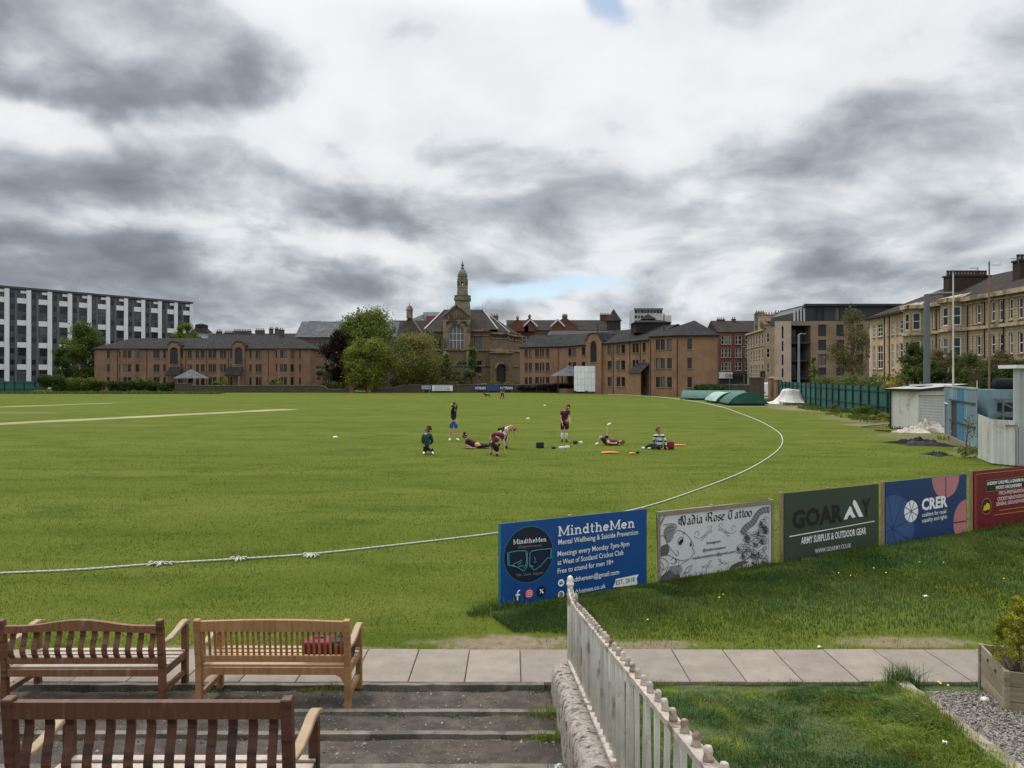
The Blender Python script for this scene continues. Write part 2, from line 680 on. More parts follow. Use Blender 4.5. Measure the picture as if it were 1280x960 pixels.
WORN = [(-0.1, 8.32, 1.1, 0.30, 0.95), (1.5, 8.25, 1.0, 0.16, 0.8), (4.6, 8.35, 0.9, 0.2, 0.8), (-3.2, 8.15, 1.8, 0.1, 0.6),
  (6.3, 8.2, 0.8, 0.12, 0.7), (29.5, 70.0, 4.0, 7.0, 0.85), (25.3, 37.5, 2.0, 1.6, 0.85), (22.6, 33.0, 2.2, 2.2, 0.7),
  (20.5, 31.0, 1.4, 0.8, 0.8), (24.5, 76.0, 4.0, 1.5, 0.6), (33, 88, 3, 9, 0.8), (23.0, 46.5, 1.6, 1.6, 0.7), (26.0, 52.0, 3.0, 7.0, 0.4), (21.5, 36.0, 2.6, 5.0, 0.45), (19.0, 28.5, 1.6, 1.2, 0.5), (31, 78, 5, 9, 0.5),
  (-46.0, 63.0, 8.0, 2.0, 0.45)]
turf = grass_ground_mat()
gb = MB()
S = 2500
gb.quad((-S, 7.19, 0), (S, 7.19, 0), (S, S, 0), (-S, S, 0))
gb.quad((-S, -S, -0.3), (S, -S, -0.3), (S, 7.19, -0.3), (-S, 7.19, -0.3))
gb.quad((-S, 7.19, -0.3), (S, 7.19, -0.3), (S, 7.19, 0), (-S, 7.19, 0))
gb.build('ground', turf, kind='structure')

pitch_m = M('worn_pitch', (0.235, 0.21, 0.105), 0.95, 0.25, 0.9, world=True, col2=(0.13, 0.15, 0.04), amt2=0.35, stretch=(0.4, 0.4, 1))
strip_m = M('mown_square', (0.175, 0.175, 0.06), 0.95, 0.2, 0.5, world=True, col2=(0.10, 0.125, 0.03), amt2=0.6, stretch=(0.3, 1, 1))


def ribbon(a, b, w, z):
 a, b = Vector(a), Vector(b)
 s = (b - a).normalized().cross(Vector((0, 0, 1))) * w / 2
 n = 14
 m = MB()
 L, R = [], []
 for i in range(n + 1):
  p = a.lerp(b, i / n)
  j = rnd.uniform(0.85, 1.1)
  L.append((p.x + s.x * j, p.y + s.y * j, z))
  R.append((p.x - s.x * j, p.y - s.y * j, z))
 for i in range(n):
  m.quad(R[i], L[i], L[i + 1], R[i + 1])
 return m


ribbon(G(-140, 537), G(366, 511.5), 2.6, 0.008).build('pitch_strip', pitch_m, kind='structure')
ribbon(G(-120, 513), G(150, 503.5), 3.0, 0.004).build('pitch_strip', strip_m, kind='structure')

# path of concrete flags, each flag its own slab
bed_m = M('path_bed', (0.10, 0.085, 0.06), 0.95, 0.3, 8, world=True)
slab_m = M('concrete_flag', (0.215, 0.180, 0.151), 0.9, 0.14, 5.0, ov=.09, bump=0.25, bscale=60, col2=(0.185, 0.155, 0.13), amt2=0.35)
mb = MB()
mb.box((0, (PATH_FAR + PATH_NEAR) / 2, 0.004), (24, PATH_FAR - PATH_NEAR + 0.02, 0.02))
path = mb.build('path', bed_m, kind='structure')
pitchw = 0.5695
slab_meshes = []
for k in range(4):
 q = MB()
 q.box((0, 0, 0), (pitchw - 0.011, PATH_FAR - PATH_NEAR - 0.012, 0.05))
 o = q.build('paving_slab', slab_m, path, loc=(0, 0, -5), bevel=0.005)
 slab_meshes.append(o.data)
 bpy.data.objects.remove(o)
for i in range(-13, 13):
 o = link('paving_slab', slab_meshes[i % 4], path, (-1.048 + pitchw * (i + 0.5), (PATH_FAR + PATH_NEAR) / 2 + rnd.uniform(-0.005, 0.005), 0.012 + rnd.uniform(-0.003, 0.003)))
 o.rotation_euler = (rnd.uniform(-0.003, 0.003), rnd.uniform(-0.004, 0.004), rnd.uniform(-0.004, 0.004))

# terraces climbing towards the viewer: black ash treads behind concrete kerbs
EDGE = [7.17, 6.41, 5.79, 5.09, 4.42, 3.75, 3.1, 2.45, 1.8, 1.15, 0.5]
RISE = 0.11
ash_m = M('ash_tread', (0.080, 0.064, 0.052), 0.95, 0.45, 7, bump=1.0, bscale=55, world=True, col2=(0.055, 0.046, 0.040), amt2=0.55)
kerb_m = M('worn_kerb', (0.158, 0.136, 0.116), 0.92, 0.22, 7, bump=0.7, bscale=40, world=True, col2=(0.08, 0.07, 0.055), amt2=0.55)
XL, XR = -8.0, 0.42


def fbm(x, y, s):
 return mnoise.fractal(Vector((x * s, y * s, 1.3)), 1.0, 2.0, 4)


mb = MB()
stp = 0.075
for i in range(len(EDGE) - 1):
 y1, y0 = EDGE[i], EDGE[i + 1]
 yy = np.arange(y0 - 0.02, y1 - (0.0 if i else 0.0) + 1e-6, (y1 - y0 + 0.02) / 10)
 xx = np.arange(XL, XR + stp, stp)
 base = len(mb.v)
 for a, y in enumerate(yy):
  f = (y - y0) / (y1 - y0)
  for x in xx:
   sag = -0.10 * max(0, (f - 0.78) / 0.22) ** 1.3 * (0.5 + 0.9 * abs(fbm(x, i * 3.1, 1.3)))
   z = RISE * i + 0.002 + sag + 0.012 * fbm(x, y, 2.6) + 0.006 * fbm(x, y, 11.0)
   mb.v.append((x, y, z))
 nx = len(xx)
 for a in range(len(yy) - 1):
  for c in range(nx - 1):
   k = base + a * nx + c
   mb.f.append((k, k + 1, k + nx + 1, k + nx))
   mb.m.append(0)
terrace = mb.build('terrace', ash_m, kind='structure', smooth=True)
for i in range(1, len(EDGE) - 1):
 mb = MB()
 pts = []
 x = XL
 while x < XR:
  pts.append((x, EDGE[i] - 0.03 + rnd.uniform(-0.004, 0.004), RISE * i - 0.055 + rnd.uniform(-0.003, 0.002)))
  x += rnd.uniform(0.1, 0.3)
 pts.append((XR, EDGE[i] - 0.035, RISE * i - 0.055))
 mb.sweep(pts, 0.06, 0.13)
 mb.build('kerb', kerb_m, terrace, bevel=0.0)
mb = MB()
pts = [(XL + k * 0.16, PATH_NEAR - 0.03 + rnd.uniform(-0.006, 0.006), -0.03 + rnd.uniform(-0.004, 0.004)) for k in range(int((XR - XL) / 0.16) + 1)]
mb.sweep(pts, 0.06, 0.12)
mb.build('kerb', kerb_m, terrace)


# ------------------------------------------------------------------ lawn right of the railing, gravel
def lawn_z(x, y):
 return max(0.0, (7.13 - y) * 0.118)


soil_m = M('lawn_soil', (0.045, 0.062, 0.018), 0.95, 0.4, 9, bump=0.5, world=True, col2=(0.09, 0.075, 0.045), amt2=0.3)
mb = MB()
xs = np.arange(0.62, 12.01, 0.14)
ys = np.arange(0.4, 7.15, 0.14)
for y in ys:
 for x in xs:
  mb.v.append((x, y, lawn_z(x, y) + 0.014 + 0.02 * fbm(x, y, 1.5)))
for a in range(len(ys) - 1):
 for c in range(len(xs) - 1):
  k = a * len(xs) + c
  mb.f.append((k, k + 1, k + len(xs) + 1, k + len(xs)))
  mb.m.append(0)
mb.build('lawn', soil_m, kind='structure', smooth=True)


def edge_x(y):
 return 3.845 + (y - 7.05) * 0.138


gravel_m = M('gravel_bed', (0.20, 0.18, 0.16), 0.95, 0.4, 40, bump=0.9, bscale=60, world=True, col2=(0.12, 0.105, 0.09), amt2=0.5)
mb = MB()
ys = np.arange(2.0, 6.86, 0.2)
xk = np.linspace(0, 5.0, 26)
for y in ys:
 for x in xk:
  X = edge_x(y) + 0.08 + x
  mb.v.append((X, y, lawn_z(X, y) + 0.052 + 0.012 * fbm(X, y, 2.0)))
for a in range(len(ys) - 1):
 for c in range(len(xk) - 1):
  k = a * len(xk) + c
  mb.f.append((k, k + 1, k + len(xk) + 1, k + len(xk)))
  mb.m.append(0)
mb.build('gravel_bed', gravel_m, kind='structure', smooth=True)


def raw_mesh(name, verts, faces_flat, per, mats, parent=None, kind=None, smooth=False):
 """verts (n,3) array, faces flat index array with `per` corners per face"""
 me = bpy.data.meshes.new(name)
 nf = len(faces_flat) // per
 me.vertices.add(len(verts))
 me.vertices.foreach_set('co', np.asarray(verts, np.float32).ravel())
 me.loops.add(len(faces_flat))
 me.loops.foreach_set('vertex_index', np.asarray(faces_flat, np.int32))
 me.polygons.add(nf)
 me.polygons.foreach_set('loop_start', np.arange(0, nf * per, per, dtype=np.int32))
 me.polygons.foreach_set('loop_total', np.full(nf, per, dtype=np.int32))
 if smooth:
  me.polygons.foreach_set('use_smooth', np.ones(nf, bool))
 me.materials.append(mats)
 me.update(calc_edges=True)
 me.validate()
 return link(name, me, parent, kind=kind)


def pebble_mesh(name, n, mat, size=(0.008, 0.02)):
 oct_v = np.array([(1, 0, 0), (-1, 0, 0), (0, 1, 0), (0, -1, 0), (0, 0, 1), (0, 0, -1)], float)
 oct_f = np.array([(0, 2, 4), (2, 1, 4), (1, 3, 4), (3, 0, 4), (2, 0, 5), (1, 2, 5), (3, 1, 5), (0, 3, 5)])
 y = nrs.uniform(4.4, 6.8, n)
 x = edge_x(y) + 0.1 + nrs.uniform(0, 1, n) ** 1.3 * 2.3
 z = np.maximum(0, (7.13 - y) * 0.118) + 0.058 + nrs.uniform(0, 0.012, n)
 V = []
 F = []
 sc = nrs.uniform(size[0], size[1], (n, 1, 1)) * nrs.uniform(0.55, 1.3, (n, 6, 1)) * np.array([1, 1, 0.7])
 an = nrs.uniform(0, 6.28, n)
 v = oct_v[None] * sc
 ca, sa = np.cos(an)[:, None], np.sin(an)[:, None]
 vx = v[:, :, 0] * ca - v[:, :, 1] * sa
 vy = v[:, :, 0] * sa + v[:, :, 1] * ca
 V = np.stack([vx + x[:, None], vy + y[:, None], v[:, :, 2] + z[:, None]], 2).reshape(-1, 3)
 F = (oct_f[None] + (np.arange(n) * 6)[:, None, None]).reshape(-1)
 return raw_mesh(name, V, F, 3, mat, kind='stuff')


peb_m = M('pebbles', (0.185, 0.165, 0.145), 0.85, 0.2, 30, island=1.0, world=True)
tag(pebble_mesh('gravel', 13000, peb_m), 'loose grey gravel behind the edging stones beside the wooden planter', 'gravel')


# grit and fallen bits on the terrace treads
n = 5200
ty = nrs.uniform(3.9, 7.1, n)
tx = nrs.uniform(-4.2, 0.36, n)
tier = (ty[:, None] < np.array(EDGE[1:])[None]).sum(1)
fr = (ty - np.array(EDGE)[tier + 1]) / (np.array(EDGE)[tier] - np.array(EDGE)[tier + 1])
tz = RISE * tier - 0.06 * np.maximum(0, (fr - .7) / .3) + 0.012
sz = nrs.uniform(0.003, 0.009, n) ** 1.0 * nrs.choice([1, 1, 1, 2.2], n)
ang = nrs.uniform(0, 6.28, (n, 3)) + np.array([0, 2.1, 4.2])
V = np.zeros((n, 4, 3))
V[:, :3, 0] = tx[:, None] + sz[:, None] * np.cos(ang)
V[:, :3, 1] = ty[:, None] + sz[:, None] * np.sin(ang)
V[:, :3, 2] = tz[:, None]
V[:, 3] = np.stack([tx, ty, tz + sz * 0.8], 1)
F = (np.array([0, 1, 3, 1, 2, 3, 2, 0, 3])[None] + (np.arange(n) * 4)[:, None]).reshape(-1)
raw_mesh('terrace_grit', V.reshape(-1, 3), F, 3, M('grit', (0.17, 0.135, 0.105), .95, .3, 20, island=1.2, world=True), kind='stuff')


# ------------------------------------------------------------------ grass blades
def blades(name, P, H, Wd, mat, lean=0.5, segs=2, leandir=None, kind='stuff', parent=None):
 n = len(P)
 P = np.asarray(P, float)
 ang = nrs.uniform(0, 2 * np.pi, n)
 wdir = np.stack([np.cos(ang), np.sin(ang), np.zeros(n)], 1)
 la = nrs.uniform(0, 2 * np.pi, n) if leandir is None else leandir + nrs.normal(0, 0.7, n)
 ln = np.abs(nrs.normal(0, lean, n))
 ldir = np.stack([np.cos(la), np.sin(la), np.zeros(n)], 1)
 H = np.asarray(H)[:, None]
 Wd = np.asarray(Wd)[:, None]
 up = np.array([0, 0, 1.0])
 if segs == 1:
  tip = P + up * H * np.sqrt(1 / (1 + ln ** 2))[:, None] + ldir * H * (ln / np.sqrt(1 + ln ** 2))[:, None]
  V = np.stack([P - wdir * Wd / 2, P + wdir * Wd / 2, tip], 1).reshape(-1, 3)
  return raw_mesh(name, V, np.arange(3 * n), 3, mat, parent, kind)
 k = ln[:, None]
 m1 = P + up * H * 0.5 + ldir * H * 0.18 * k
 m2 = P + up * H * (0.86 - 0.16 * np.minimum(k, 2)) + ldir * H * 0.55 * k
 tip = P + up * H * (1.0 - 0.36 * np.minimum(k, 2.2)) + ldir * H * 0.95 * k
 V = np.stack([P - wdir * Wd / 2, P + wdir * Wd / 2, m1 - wdir * Wd * 0.42, m1 + wdir * Wd * 0.42,
     m2 - wdir * Wd * 0.28, m2 + wdir * Wd * 0.28, tip], 1).reshape(-1, 3)
 b = (np.arange(n) * 7)[:, None]
 T = np.array([0, 1, 3, 0, 3, 2, 2, 3, 5, 2, 5, 4, 4, 5, 6])[None]
 return raw_mesh(name, V, (b + T).reshape(-1), 3, mat, parent, kind)


def vnoise(x, y, s, seed=0.0):
 """cheap smooth value noise, vectorised"""
 x = x * s + seed * 13.7
 y = y * s + seed * 7.1
 xi, yi = np.floor(x).astype(int), np.floor(y).astype(int)
 fx, fy = x - xi, y - yi
 fx, fy = fx * fx * (3 - 2 * fx), fy * fy * (3 - 2 * fy)

 def h(a, b):
  v = np.sin(a * 127.1 + b * 311.7) * 43758.5453
  return v - np.floor(v)
 return (h(xi, yi) * (1 - fx) + h(xi + 1, yi) * fx) * (1 - fy) + (h(xi, yi + 1) * (1 - fx) + h(xi + 1, yi + 1) * fx) * fy


blade_m = M('turf_blades', (0.0944, 0.1166, 0.0155), 0.85, 0.3, 1.1, island=0.9, world=True, col2=(0.0544, 0.0793, 0.0093), amt2=0.55, transl=0.3, spec=0.03, stretch=(.5, 1, 1))
long_m = M('long_grass', (0.0791, 0.1135, 0.0172), 0.7, 0.35, 1.4, island=0.9, world=True, col2=(0.05, 0.098, 0.024), amt2=0.55, transl=0.22, spec=0.2)
lush_m = M('lush_grass', (0.148, 0.190, 0.026), 0.65, 0.35, 1.8, island=0.9, world=True, col2=(0.05, 0.102, 0.024), amt2=0.6, transl=0.25, spec=0.25)

# short mown field, thinning with distance
n = 190000
Y = 8.02 * np.exp(nrs.uniform(0, 1, n) * math.log(46 / 8.02))
X = nrs.uniform(-0.76, 0.76, n) * Y
side = (X - BP0.x) * BN.x + (Y - BP0.y) * BN.y
keep = ~((side > -0.02) & (X > -0.3))
worn = np.zeros(n)
for (wx, wy, rx, ry, a) in WORN[:5]:
 worn = np.maximum(worn, (((X - wx) / rx) ** 2 + ((Y - wy) / ry) ** 2 < 0.9) * a)
keep &= nrs.uniform(0, 1, n) > worn
keep &= nrs.uniform(0, 1, n) > np.clip((Y - 13) / 30, 0, 1) ** 0.7
X, Y = X[keep], Y[keep]
nn = vnoise(X, Y, 0.9) * 0.6 + vnoise(X, Y, 3.5, 2) * 0.4
blades('field_grass', np.stack([X, Y, np.zeros_like(X)], 1), (0.018 + 0.026 * nn) * (1 + 0.012 * (Y - 8)), 0.006 * (Y / 9.0) ** 0.9 + 0.001, blade_m, lean=0.8, segs=1)

# bank between the boards and the path: long at the foot of the boards, thin near the path
n = 110000
s = nrs.uniform(-0.25, 15.0, n)
q = nrs.beta(1.0, 1.7, n)
bx = BP0.x + BU.x * s
by = BP0.y + BU.y * s
depth = np.minimum((by - 8.03) / 0.893, 5.5)
off = 0.03 + q * depth
X = bx + BN.x * off
Y = by + BN.y * off
ok = (Y > 8.05) & (X > -0.45 + 0.5 * vnoise(X, Y, 3.0, 15) + 0.25 * (9.5 - Y))
worn = np.zeros(n)
for (wx, wy, rx, ry, a) in WORN[:5]:
 worn = np.maximum(worn, (((X - wx) / rx) ** 2 + ((Y - wy) / ry) ** 2 < 1.3) * a)
ok &= nrs.uniform(0, 1, n) > worn
X, Y, off = X[ok], Y[ok], off[ok]
nn = vnoise(X, Y, 1.3, 1) * 0.55 + vnoise(X, Y, 4.0, 3) * 0.45
H = 0.022 + 0.035 * nn + (0.02 + 0.10 * nn) * np.exp(-((off - 0.75) / 0.4) ** 2) + 0.05 * np.clip((Y - 8.4) / 2.0, 0, 1) * nn
H = H * (0.35 + 0.65 * np.clip(off / 0.5, 0, 1))
blades('bank_grass', np.stack([X, Y, np.zeros_like(X)], 1), H, 0.006 + 0.004 * (Y - 8) / 4, long_m, lean=0.75, segs=2,
  leandir=6.28 * vnoise(X, Y, 1.1, 5))
# tall tufts right at the feet of the boards and round the first board's corner
n = 9000
s = nrs.uniform(-0.5, 13.2, n)
off = np.abs(nrs.normal(0.03, 0.13, n)) + 0.01
X = BP0.x + BU.x * s + BN.x * off
Y = BP0.y + BU.y * s + BN.y * off
nn = vnoise(X, Y, 2.6, 4)
dens = nn > 0.28
X, Y, nn = X[dens], Y[dens], nn[dens]
blades('board_foot_grass', np.stack([X, Y, np.zeros_like(X)], 1), 0.01 + (0.015 + 0.12 * np.exp(-((X + 0.3) / 0.3) ** 2)) * nrs.uniform(0.4, 1.1, len(nn)) + 0.24 * nn * nrs.uniform(0, 1, len(nn)) ** 9, np.full(len(nn), 0.0075), long_m, lean=0.55, segs=2)

# lush lawn, tussocky
n = 62000
Y = nrs.uniform(2.6, 7.12, n)
X = nrs.uniform(0, 1, n) ** 0.9 * (edge_x(Y) - 0.72) + 0.70
nn = vnoise(X, Y, 2.6, 6) * 0.55 + vnoise(X, Y, 6.5, 8) * 0.45
Z = np.maximum(0, (7.13 - Y) * 0.118)
H = 0.03 + 0.19 * np.clip(nn - 0.15, 0, 1) ** 1.6
H = H + 0.10 * np.exp(-((edge_x(Y) - X) / 0.28) ** 2)
H = H * np.where(Y > 6.9, 0.6, 1.0)
blades('lawn_grass', np.stack([X, Y, Z], 1), H, np.full(n, 0.0062), lush_m, lean=0.85, segs=2,
  leandir=6.28 * 1.5 * vnoise(X, Y, 1.25, 9))

# weeds along the kerbs, the path edges, the wall foot and the edging stones
PX, PY, PZ, PH = [], [], [], []


def clump(x, y, z, n, r, h):
 PX.append(nrs.normal(x, r, n))
 PY.append(nrs.normal(y, r * 0.35, n))
 PZ.append(np.full(n, z))
 PH.append(nrs.uniform(0.35, 1.0, n) * h)


for i in range(0, 6):
 for k in range(46):
  x = rnd.uniform(-4.6, 0.36)
  if mnoise.noise(Vector((x * 1.1, i * 5.3, 0))) > -0.08:
   clump(x, EDGE[i] - (0.10 if i else 0.085) - rnd.uniform(0, 0.05), RISE * i - 0.018, rnd.randint(14, 50), 0.05, rnd.uniform(0.02, 0.055))
for (x, i, nb, h) in ((-0.35, 3, 240, 0.06), (-2.15, 3, 200, 0.06), (0.30, 1, 160, 0.14), (0.33, 2, 130, 0.12), (0.34, 3, 80, 0.12), (0.3, 0, 120, 0.08),
      (-3.6, 1, 160, 0.05), (-2.0, 0, 160, 0.05), (-1.8, 0, 60, 0.12), (0.36, 4, 90, 0.1)):
 clump(x, EDGE[i] - 0.13, RISE * i - 0.01, nb, 0.09, h)
for k in range(60):
 clump(rnd.uniform(-6.5, 0.4), PATH_FAR + 0.02, 0.0, 14, 0.12, 0.035)
for k in range(50):
 clump(rnd.uniform(0.66, 7), PATH_FAR + 0.02, 0.0, 14, 0.12, 0.035)
for k in range(36):
 clump(rnd.uniform(0.7, 3.9), PATH_NEAR - 0.03, 0.0, 40, 0.1, 0.07)
for k in range(9):
 clump(4.0 + k * 0.14, PATH_NEAR - 0.07, 0.0, 46, 0.06, 0.085)
for k in range(7):
 clump(3.86 + rnd.uniform(-0.08, 0.14), 7.08 + rnd.uniform(-0.08, 0.03), 0.0, 60, 0.06, 0.32)
for k in range(26):
 y = rnd.uniform(5.0, 7.0)
 clump(edge_x(y) - 0.1, y, lawn_z(0, y), 34, 0.05, 0.2)
for k in range(18):
 y = rnd.uniform(4.8, 6.9)
 clump(0.385, y, RISE * max(0, sum(1 for e in EDGE[1:] if y < e)), 10, 0.03, 0.06)
PX, PY, PZ, PH = map(np.concatenate, (PX, PY, PZ, PH))
blades('weeds', np.stack([PX, PY, PZ], 1), PH, np.full(len(PX), 0.0055), lush_m, lean=0.7, segs=2)
# rough scrub grass along the right-hand boundary
n = 26000
Y = nrs.uniform(28, 96, n)
xf = 22.0 + (Y - 28) * 0.205
X = xf + nrs.normal(0.6, 1.6, n)
nn = vnoise(X, Y, 0.28, 12) * 0.6 + vnoise(X, Y, 1.0, 3) * 0.4
k = (nn > 0.42) & (X > xf - 2.2) & ~((X < 25.5) & (Y < 41) & (nn < 0.55))
blades('rough_grass', np.stack([X[k], Y[k], np.zeros(k.sum())], 1), 0.12 + 0.45 * nn[k] ** 2, np.full(k.sum(), 0.05), long_m, lean=0.5, segs=2)
n = 9000
X = nrs.uniform(-110, -56, n)
Y = 137 + (X + 84) * -0.02 + nrs.normal(0, 1.2, n)
blades('verge_grass', np.stack([X, Y, np.zeros(n)], 1), nrs.uniform(0.2, 0.6, n), np.full(n, 0.12), long_m, lean=0.5, segs=2)
# thin spring leaves and yellow dandelions speckling the grass
dm = M('dandelion', (0.75, 0.6, 0.05), 0.7, 0.1, 5, world=True)
n = 11
X = nrs.uniform(0.9, 8, n)
Y = np.minimum(8.1 + nrs.uniform(0.2, 1.6, n) + X * 0.3, 9.5 + X * 0.5)
V, F = [], []
for x, y in list(zip(X, Y)) + [(4.25, 7.06), (4.3, 7.02), (4.21, 7.03)]:
 i = len(V)
 h = rnd.uniform(0.06, 0.10)
 for a in range(6):
  V.append((x + 0.014 * math.cos(a * 1.047), y + 0.014 * math.sin(a * 1.047), h + 0.004 * (a % 2)))
 V.append((x, y, h + 0.008))
 for a in range(6):
  F += [i + a, i + (a + 1) % 6, i + 6]
raw_mesh('dandelions', np.array(V), np.array(F), 3, dm, kind='stuff')
# ------------------------------------------------------------------ stone wall and railing beside the terraces
FX = 0.57
FY1, FSL = 6.95, 0.214


def frail(y):          # height of the railing's bottom rail
 return 0.31 + (FY1 - y) * FSL


wall_m = M('weathered_cope', (0.32, 0.285, 0.25), 0.97, 0.35, 38, bump=1.0, bscale=34, world=True, col2=(0.085, 0.07, 0.06), amt2=0.42, spec=0.05)
mb = MB()
ys = np.arange(0.3, 7.06, 0.03)
prof = [(0.385, -1.0), (0.385, -0.42), (0.39, -0.20), (0.395, -0.10), (0.41, -0.055), (0.445, -0.03), (0.49, -0.02), (0.53, -0.02), (0.575, -0.025), (0.615, -0.045), (0.635, -0.11), (0.64, -0.4), (0.64, -1.0)]
for y in ys:
 t = frail(y)
 for (x, dz) in prof:
  d = mnoise.fractal(Vector((x * 7, y * 6, dz * 7)), 1.0, 2.0, 5) * 0.011
  if dz > -0.15:
   d += mnoise.fractal(Vector((x * 22, y * 24, 3.3)), 0.8, 2.0, 3) * 0.009
  mb.v.append((x + d * (0.8 if dz < -0.04 else 0.2), y, max(-0.2, t + dz) + (d if dz > -0.3 else 0)))
npf = len(prof)
for a in range(len(ys) - 1):
 for c in range(npf - 1):
  k = a * npf + c
  mb.f.append((k, k + 1, k + npf + 1, k + npf))
  mb.m.append(0)
mb.f.append(tuple((len(ys) - 1) * npf + c for c in range(npf)))
mb.m.append(0)
mb.f.append(tuple(range(npf)))
mb.m.append(0)
w = mb.build('dwarf_wall', wall_m, smooth=True)
tag(w, 'low weathered grey stone wall sloping up beside the terraces under the white railing', 'wall')

paint_m = M('flaking_paint', (0.60, 0.58, 0.53), 0.8, 0.14, 9, ov=.14, bump=0.35, bscale=90, world=True, col2=(0.26, 0.20, 0.145), amt2=0.2, streak=0.25)
rustp_m = M('rusty_top', (0.40, 0.35, 0.30), 0.9, 0.25, 16, bump=0.6, bscale=70, world=True, col2=(0.15, 0.10, 0.07), amt2=0.42)
rail = thing('railing', 'white flaking iron railing with knobbed top running up the stone wall', 'railing', (FX, FY1, 0))
PH_ = 0.62
ys = [0.4 + k * (FY1 - 0.4) / 40 for k in range(41)]


def ftop(y):
 u = max(0.0, (y - 6.3) / 0.65)
 return frail(y) + PH_ + 0.10 * u * u


m = MB()
m.sweep([(FX, y, ftop(y)) for y in ys], 0.052, 0.022)
m.build('top_rail', rustp_m, rail)
m = MB()
m.sweep([(FX - 0.01, y, frail(y) + 0.03) for y in ys], 0.045, 0.022)
m.build('bottom_rail', rustp_m, rail)
# round bars ending in stubs above the top rail
y = FY1 - 0.10
mesh_bar = None
k = 0
while y > 0.5:
 if mesh_bar is None:
  q = MB()
  q.lathe((0, 0, 0), [(0.0118, -0.03), (0.0118, PH_ - 0.012), (0.0118, PH_ + 0.012)], 10)
  o = q.build('bar', paint_m, rail, loc=(0, 0, 0), smooth=True)
  mesh_bar = o.data
  bpy.data.objects.remove(o)
  q = MB()
  q.lathe((0, 0, 0), [(0.0155, 0.0), (0.016, 0.014), (0.0125, 0.02), (0.0145, 0.034), (0.011, 0.046), (0.0, 0.05)], 10)
  o = q.build('knob', rustp_m, rail, loc=(0, 0, 0), smooth=True)
  mesh_knob = o.data
  bpy.data.objects.remove(o)
  q = MB()
  q.lathe((0, 0, 0), [(0.012, 0.0), (0.013, 0.07), (0.018, 0.075), (0.015, 0.10), (0.004, 0.12)], 8)
  o = q.build('knob', rustp_m, rail, loc=(0, 0, 0), smooth=True)
  mesh_tall = o.data
  bpy.data.objects.remove(o)
 z = frail(y)
 lift = ftop(y) - frail(y) - PH_
 o = link('bar', mesh_bar, rail, (0, y - FY1, z + lift * 0.5))
 o.rotation_euler = (rnd.uniform(-0.012, 0.012), rnd.uniform(-0.02, 0.02), rnd.uniform(0, 6))
 o = link('knob', mesh_tall if k == 4 else mesh_knob, rail, (rnd.uniform(-0.003, 0.003), y - FY1, z + PH_ + lift + 0.009))
 o.rotation_euler = (rnd.uniform(-0.1, 0.1), rnd.uniform(-0.1, 0.1), rnd.uniform(0, 6))
 y -= 0.145
 k += 1
m = MB()
m.lathe((FX, FY1 + 0.02, 0), [(0.03, 0.1), (0.028, 0.9), (0.028, 1.06), (0.036, 1.07), (0.036, 1.09), (0.024, 1.10), (0.030, 1.125), (0.024, 1.15), (0.004, 1.165)], 12)
m.build('end_post', paint_m, rail, smooth=True)

# ------------------------------------------------------------------ benches
teak_light = M('pale_teak', ov=.13, col= (0.27, 0.145, 0.062), rough=0.6, var=0.22, scale=5, stretch=(1, 1, 6), bump=0.2, bscale=30, col2=(0.20, 0.105, 0.045), amt2=0.4)
teak_mid = M('brown_teak', ov=.13, col= (0.150, 0.069, 0.034), rough=0.55, var=0.25, scale=5, stretch=(1, 1, 6), bump=0.2, bscale=30, col2=(0.06, 0.028, 0.018), amt2=0.45)
teak_dark = M('dark_teak', ov=.13, col= (0.085, 0.036, 0.021), rough=0.5, var=0.25, scale=5, stretch=(1, 1, 6), bump=0.2, bscale=30, col2=(0.035, 0.019, 0.014), amt2=0.45)
teak_mid_h = M('brown_teak_rail', (0.165, 0.077, 0.040), 0.5, 0.25, 5, stretch=(6, 1, 1), bump=0.2, bscale=30, col2=(0.21, 0.15, 0.11), amt2=0.2)
teak_dark_h = M('dark_teak_rail', (0.088, 0.038, 0.022), 0.45, 0.25, 5, stretch=(6, 1, 1), bump=0.2, bscale=30, col2=(0.16, 0.115, 0.09), amt2=0.22)
teak_light_h = M('pale_teak_rail', (0.29, 0.158, 0.07), 0.55, 0.22, 5, stretch=(6, 1, 1), bump=0.2, bscale=30, col2=(0.22, 0.115, 0.05), amt2=0.35)
seat_pale = M('silvered_seat', ov=.13, col= (0.35, 0.285, 0.24), rough=0.55, var=0.15, scale=6, stretch=(6, 1, 1), bump=0.15, bscale=30)
seat_teak = M('pale_teak_seat', ov=.13, col= (0.40, 0.27, 0.155), rough=0.55, var=0.15, scale=6, stretch=(6, 1, 1), bump=0.15, bscale=30)
arm_pale = M('silvered_arm', (0.29, 0.205, 0.12), 0.55, 0.15, 6, stretch=(1, 6, 1), bump=0.15, bscale=30)


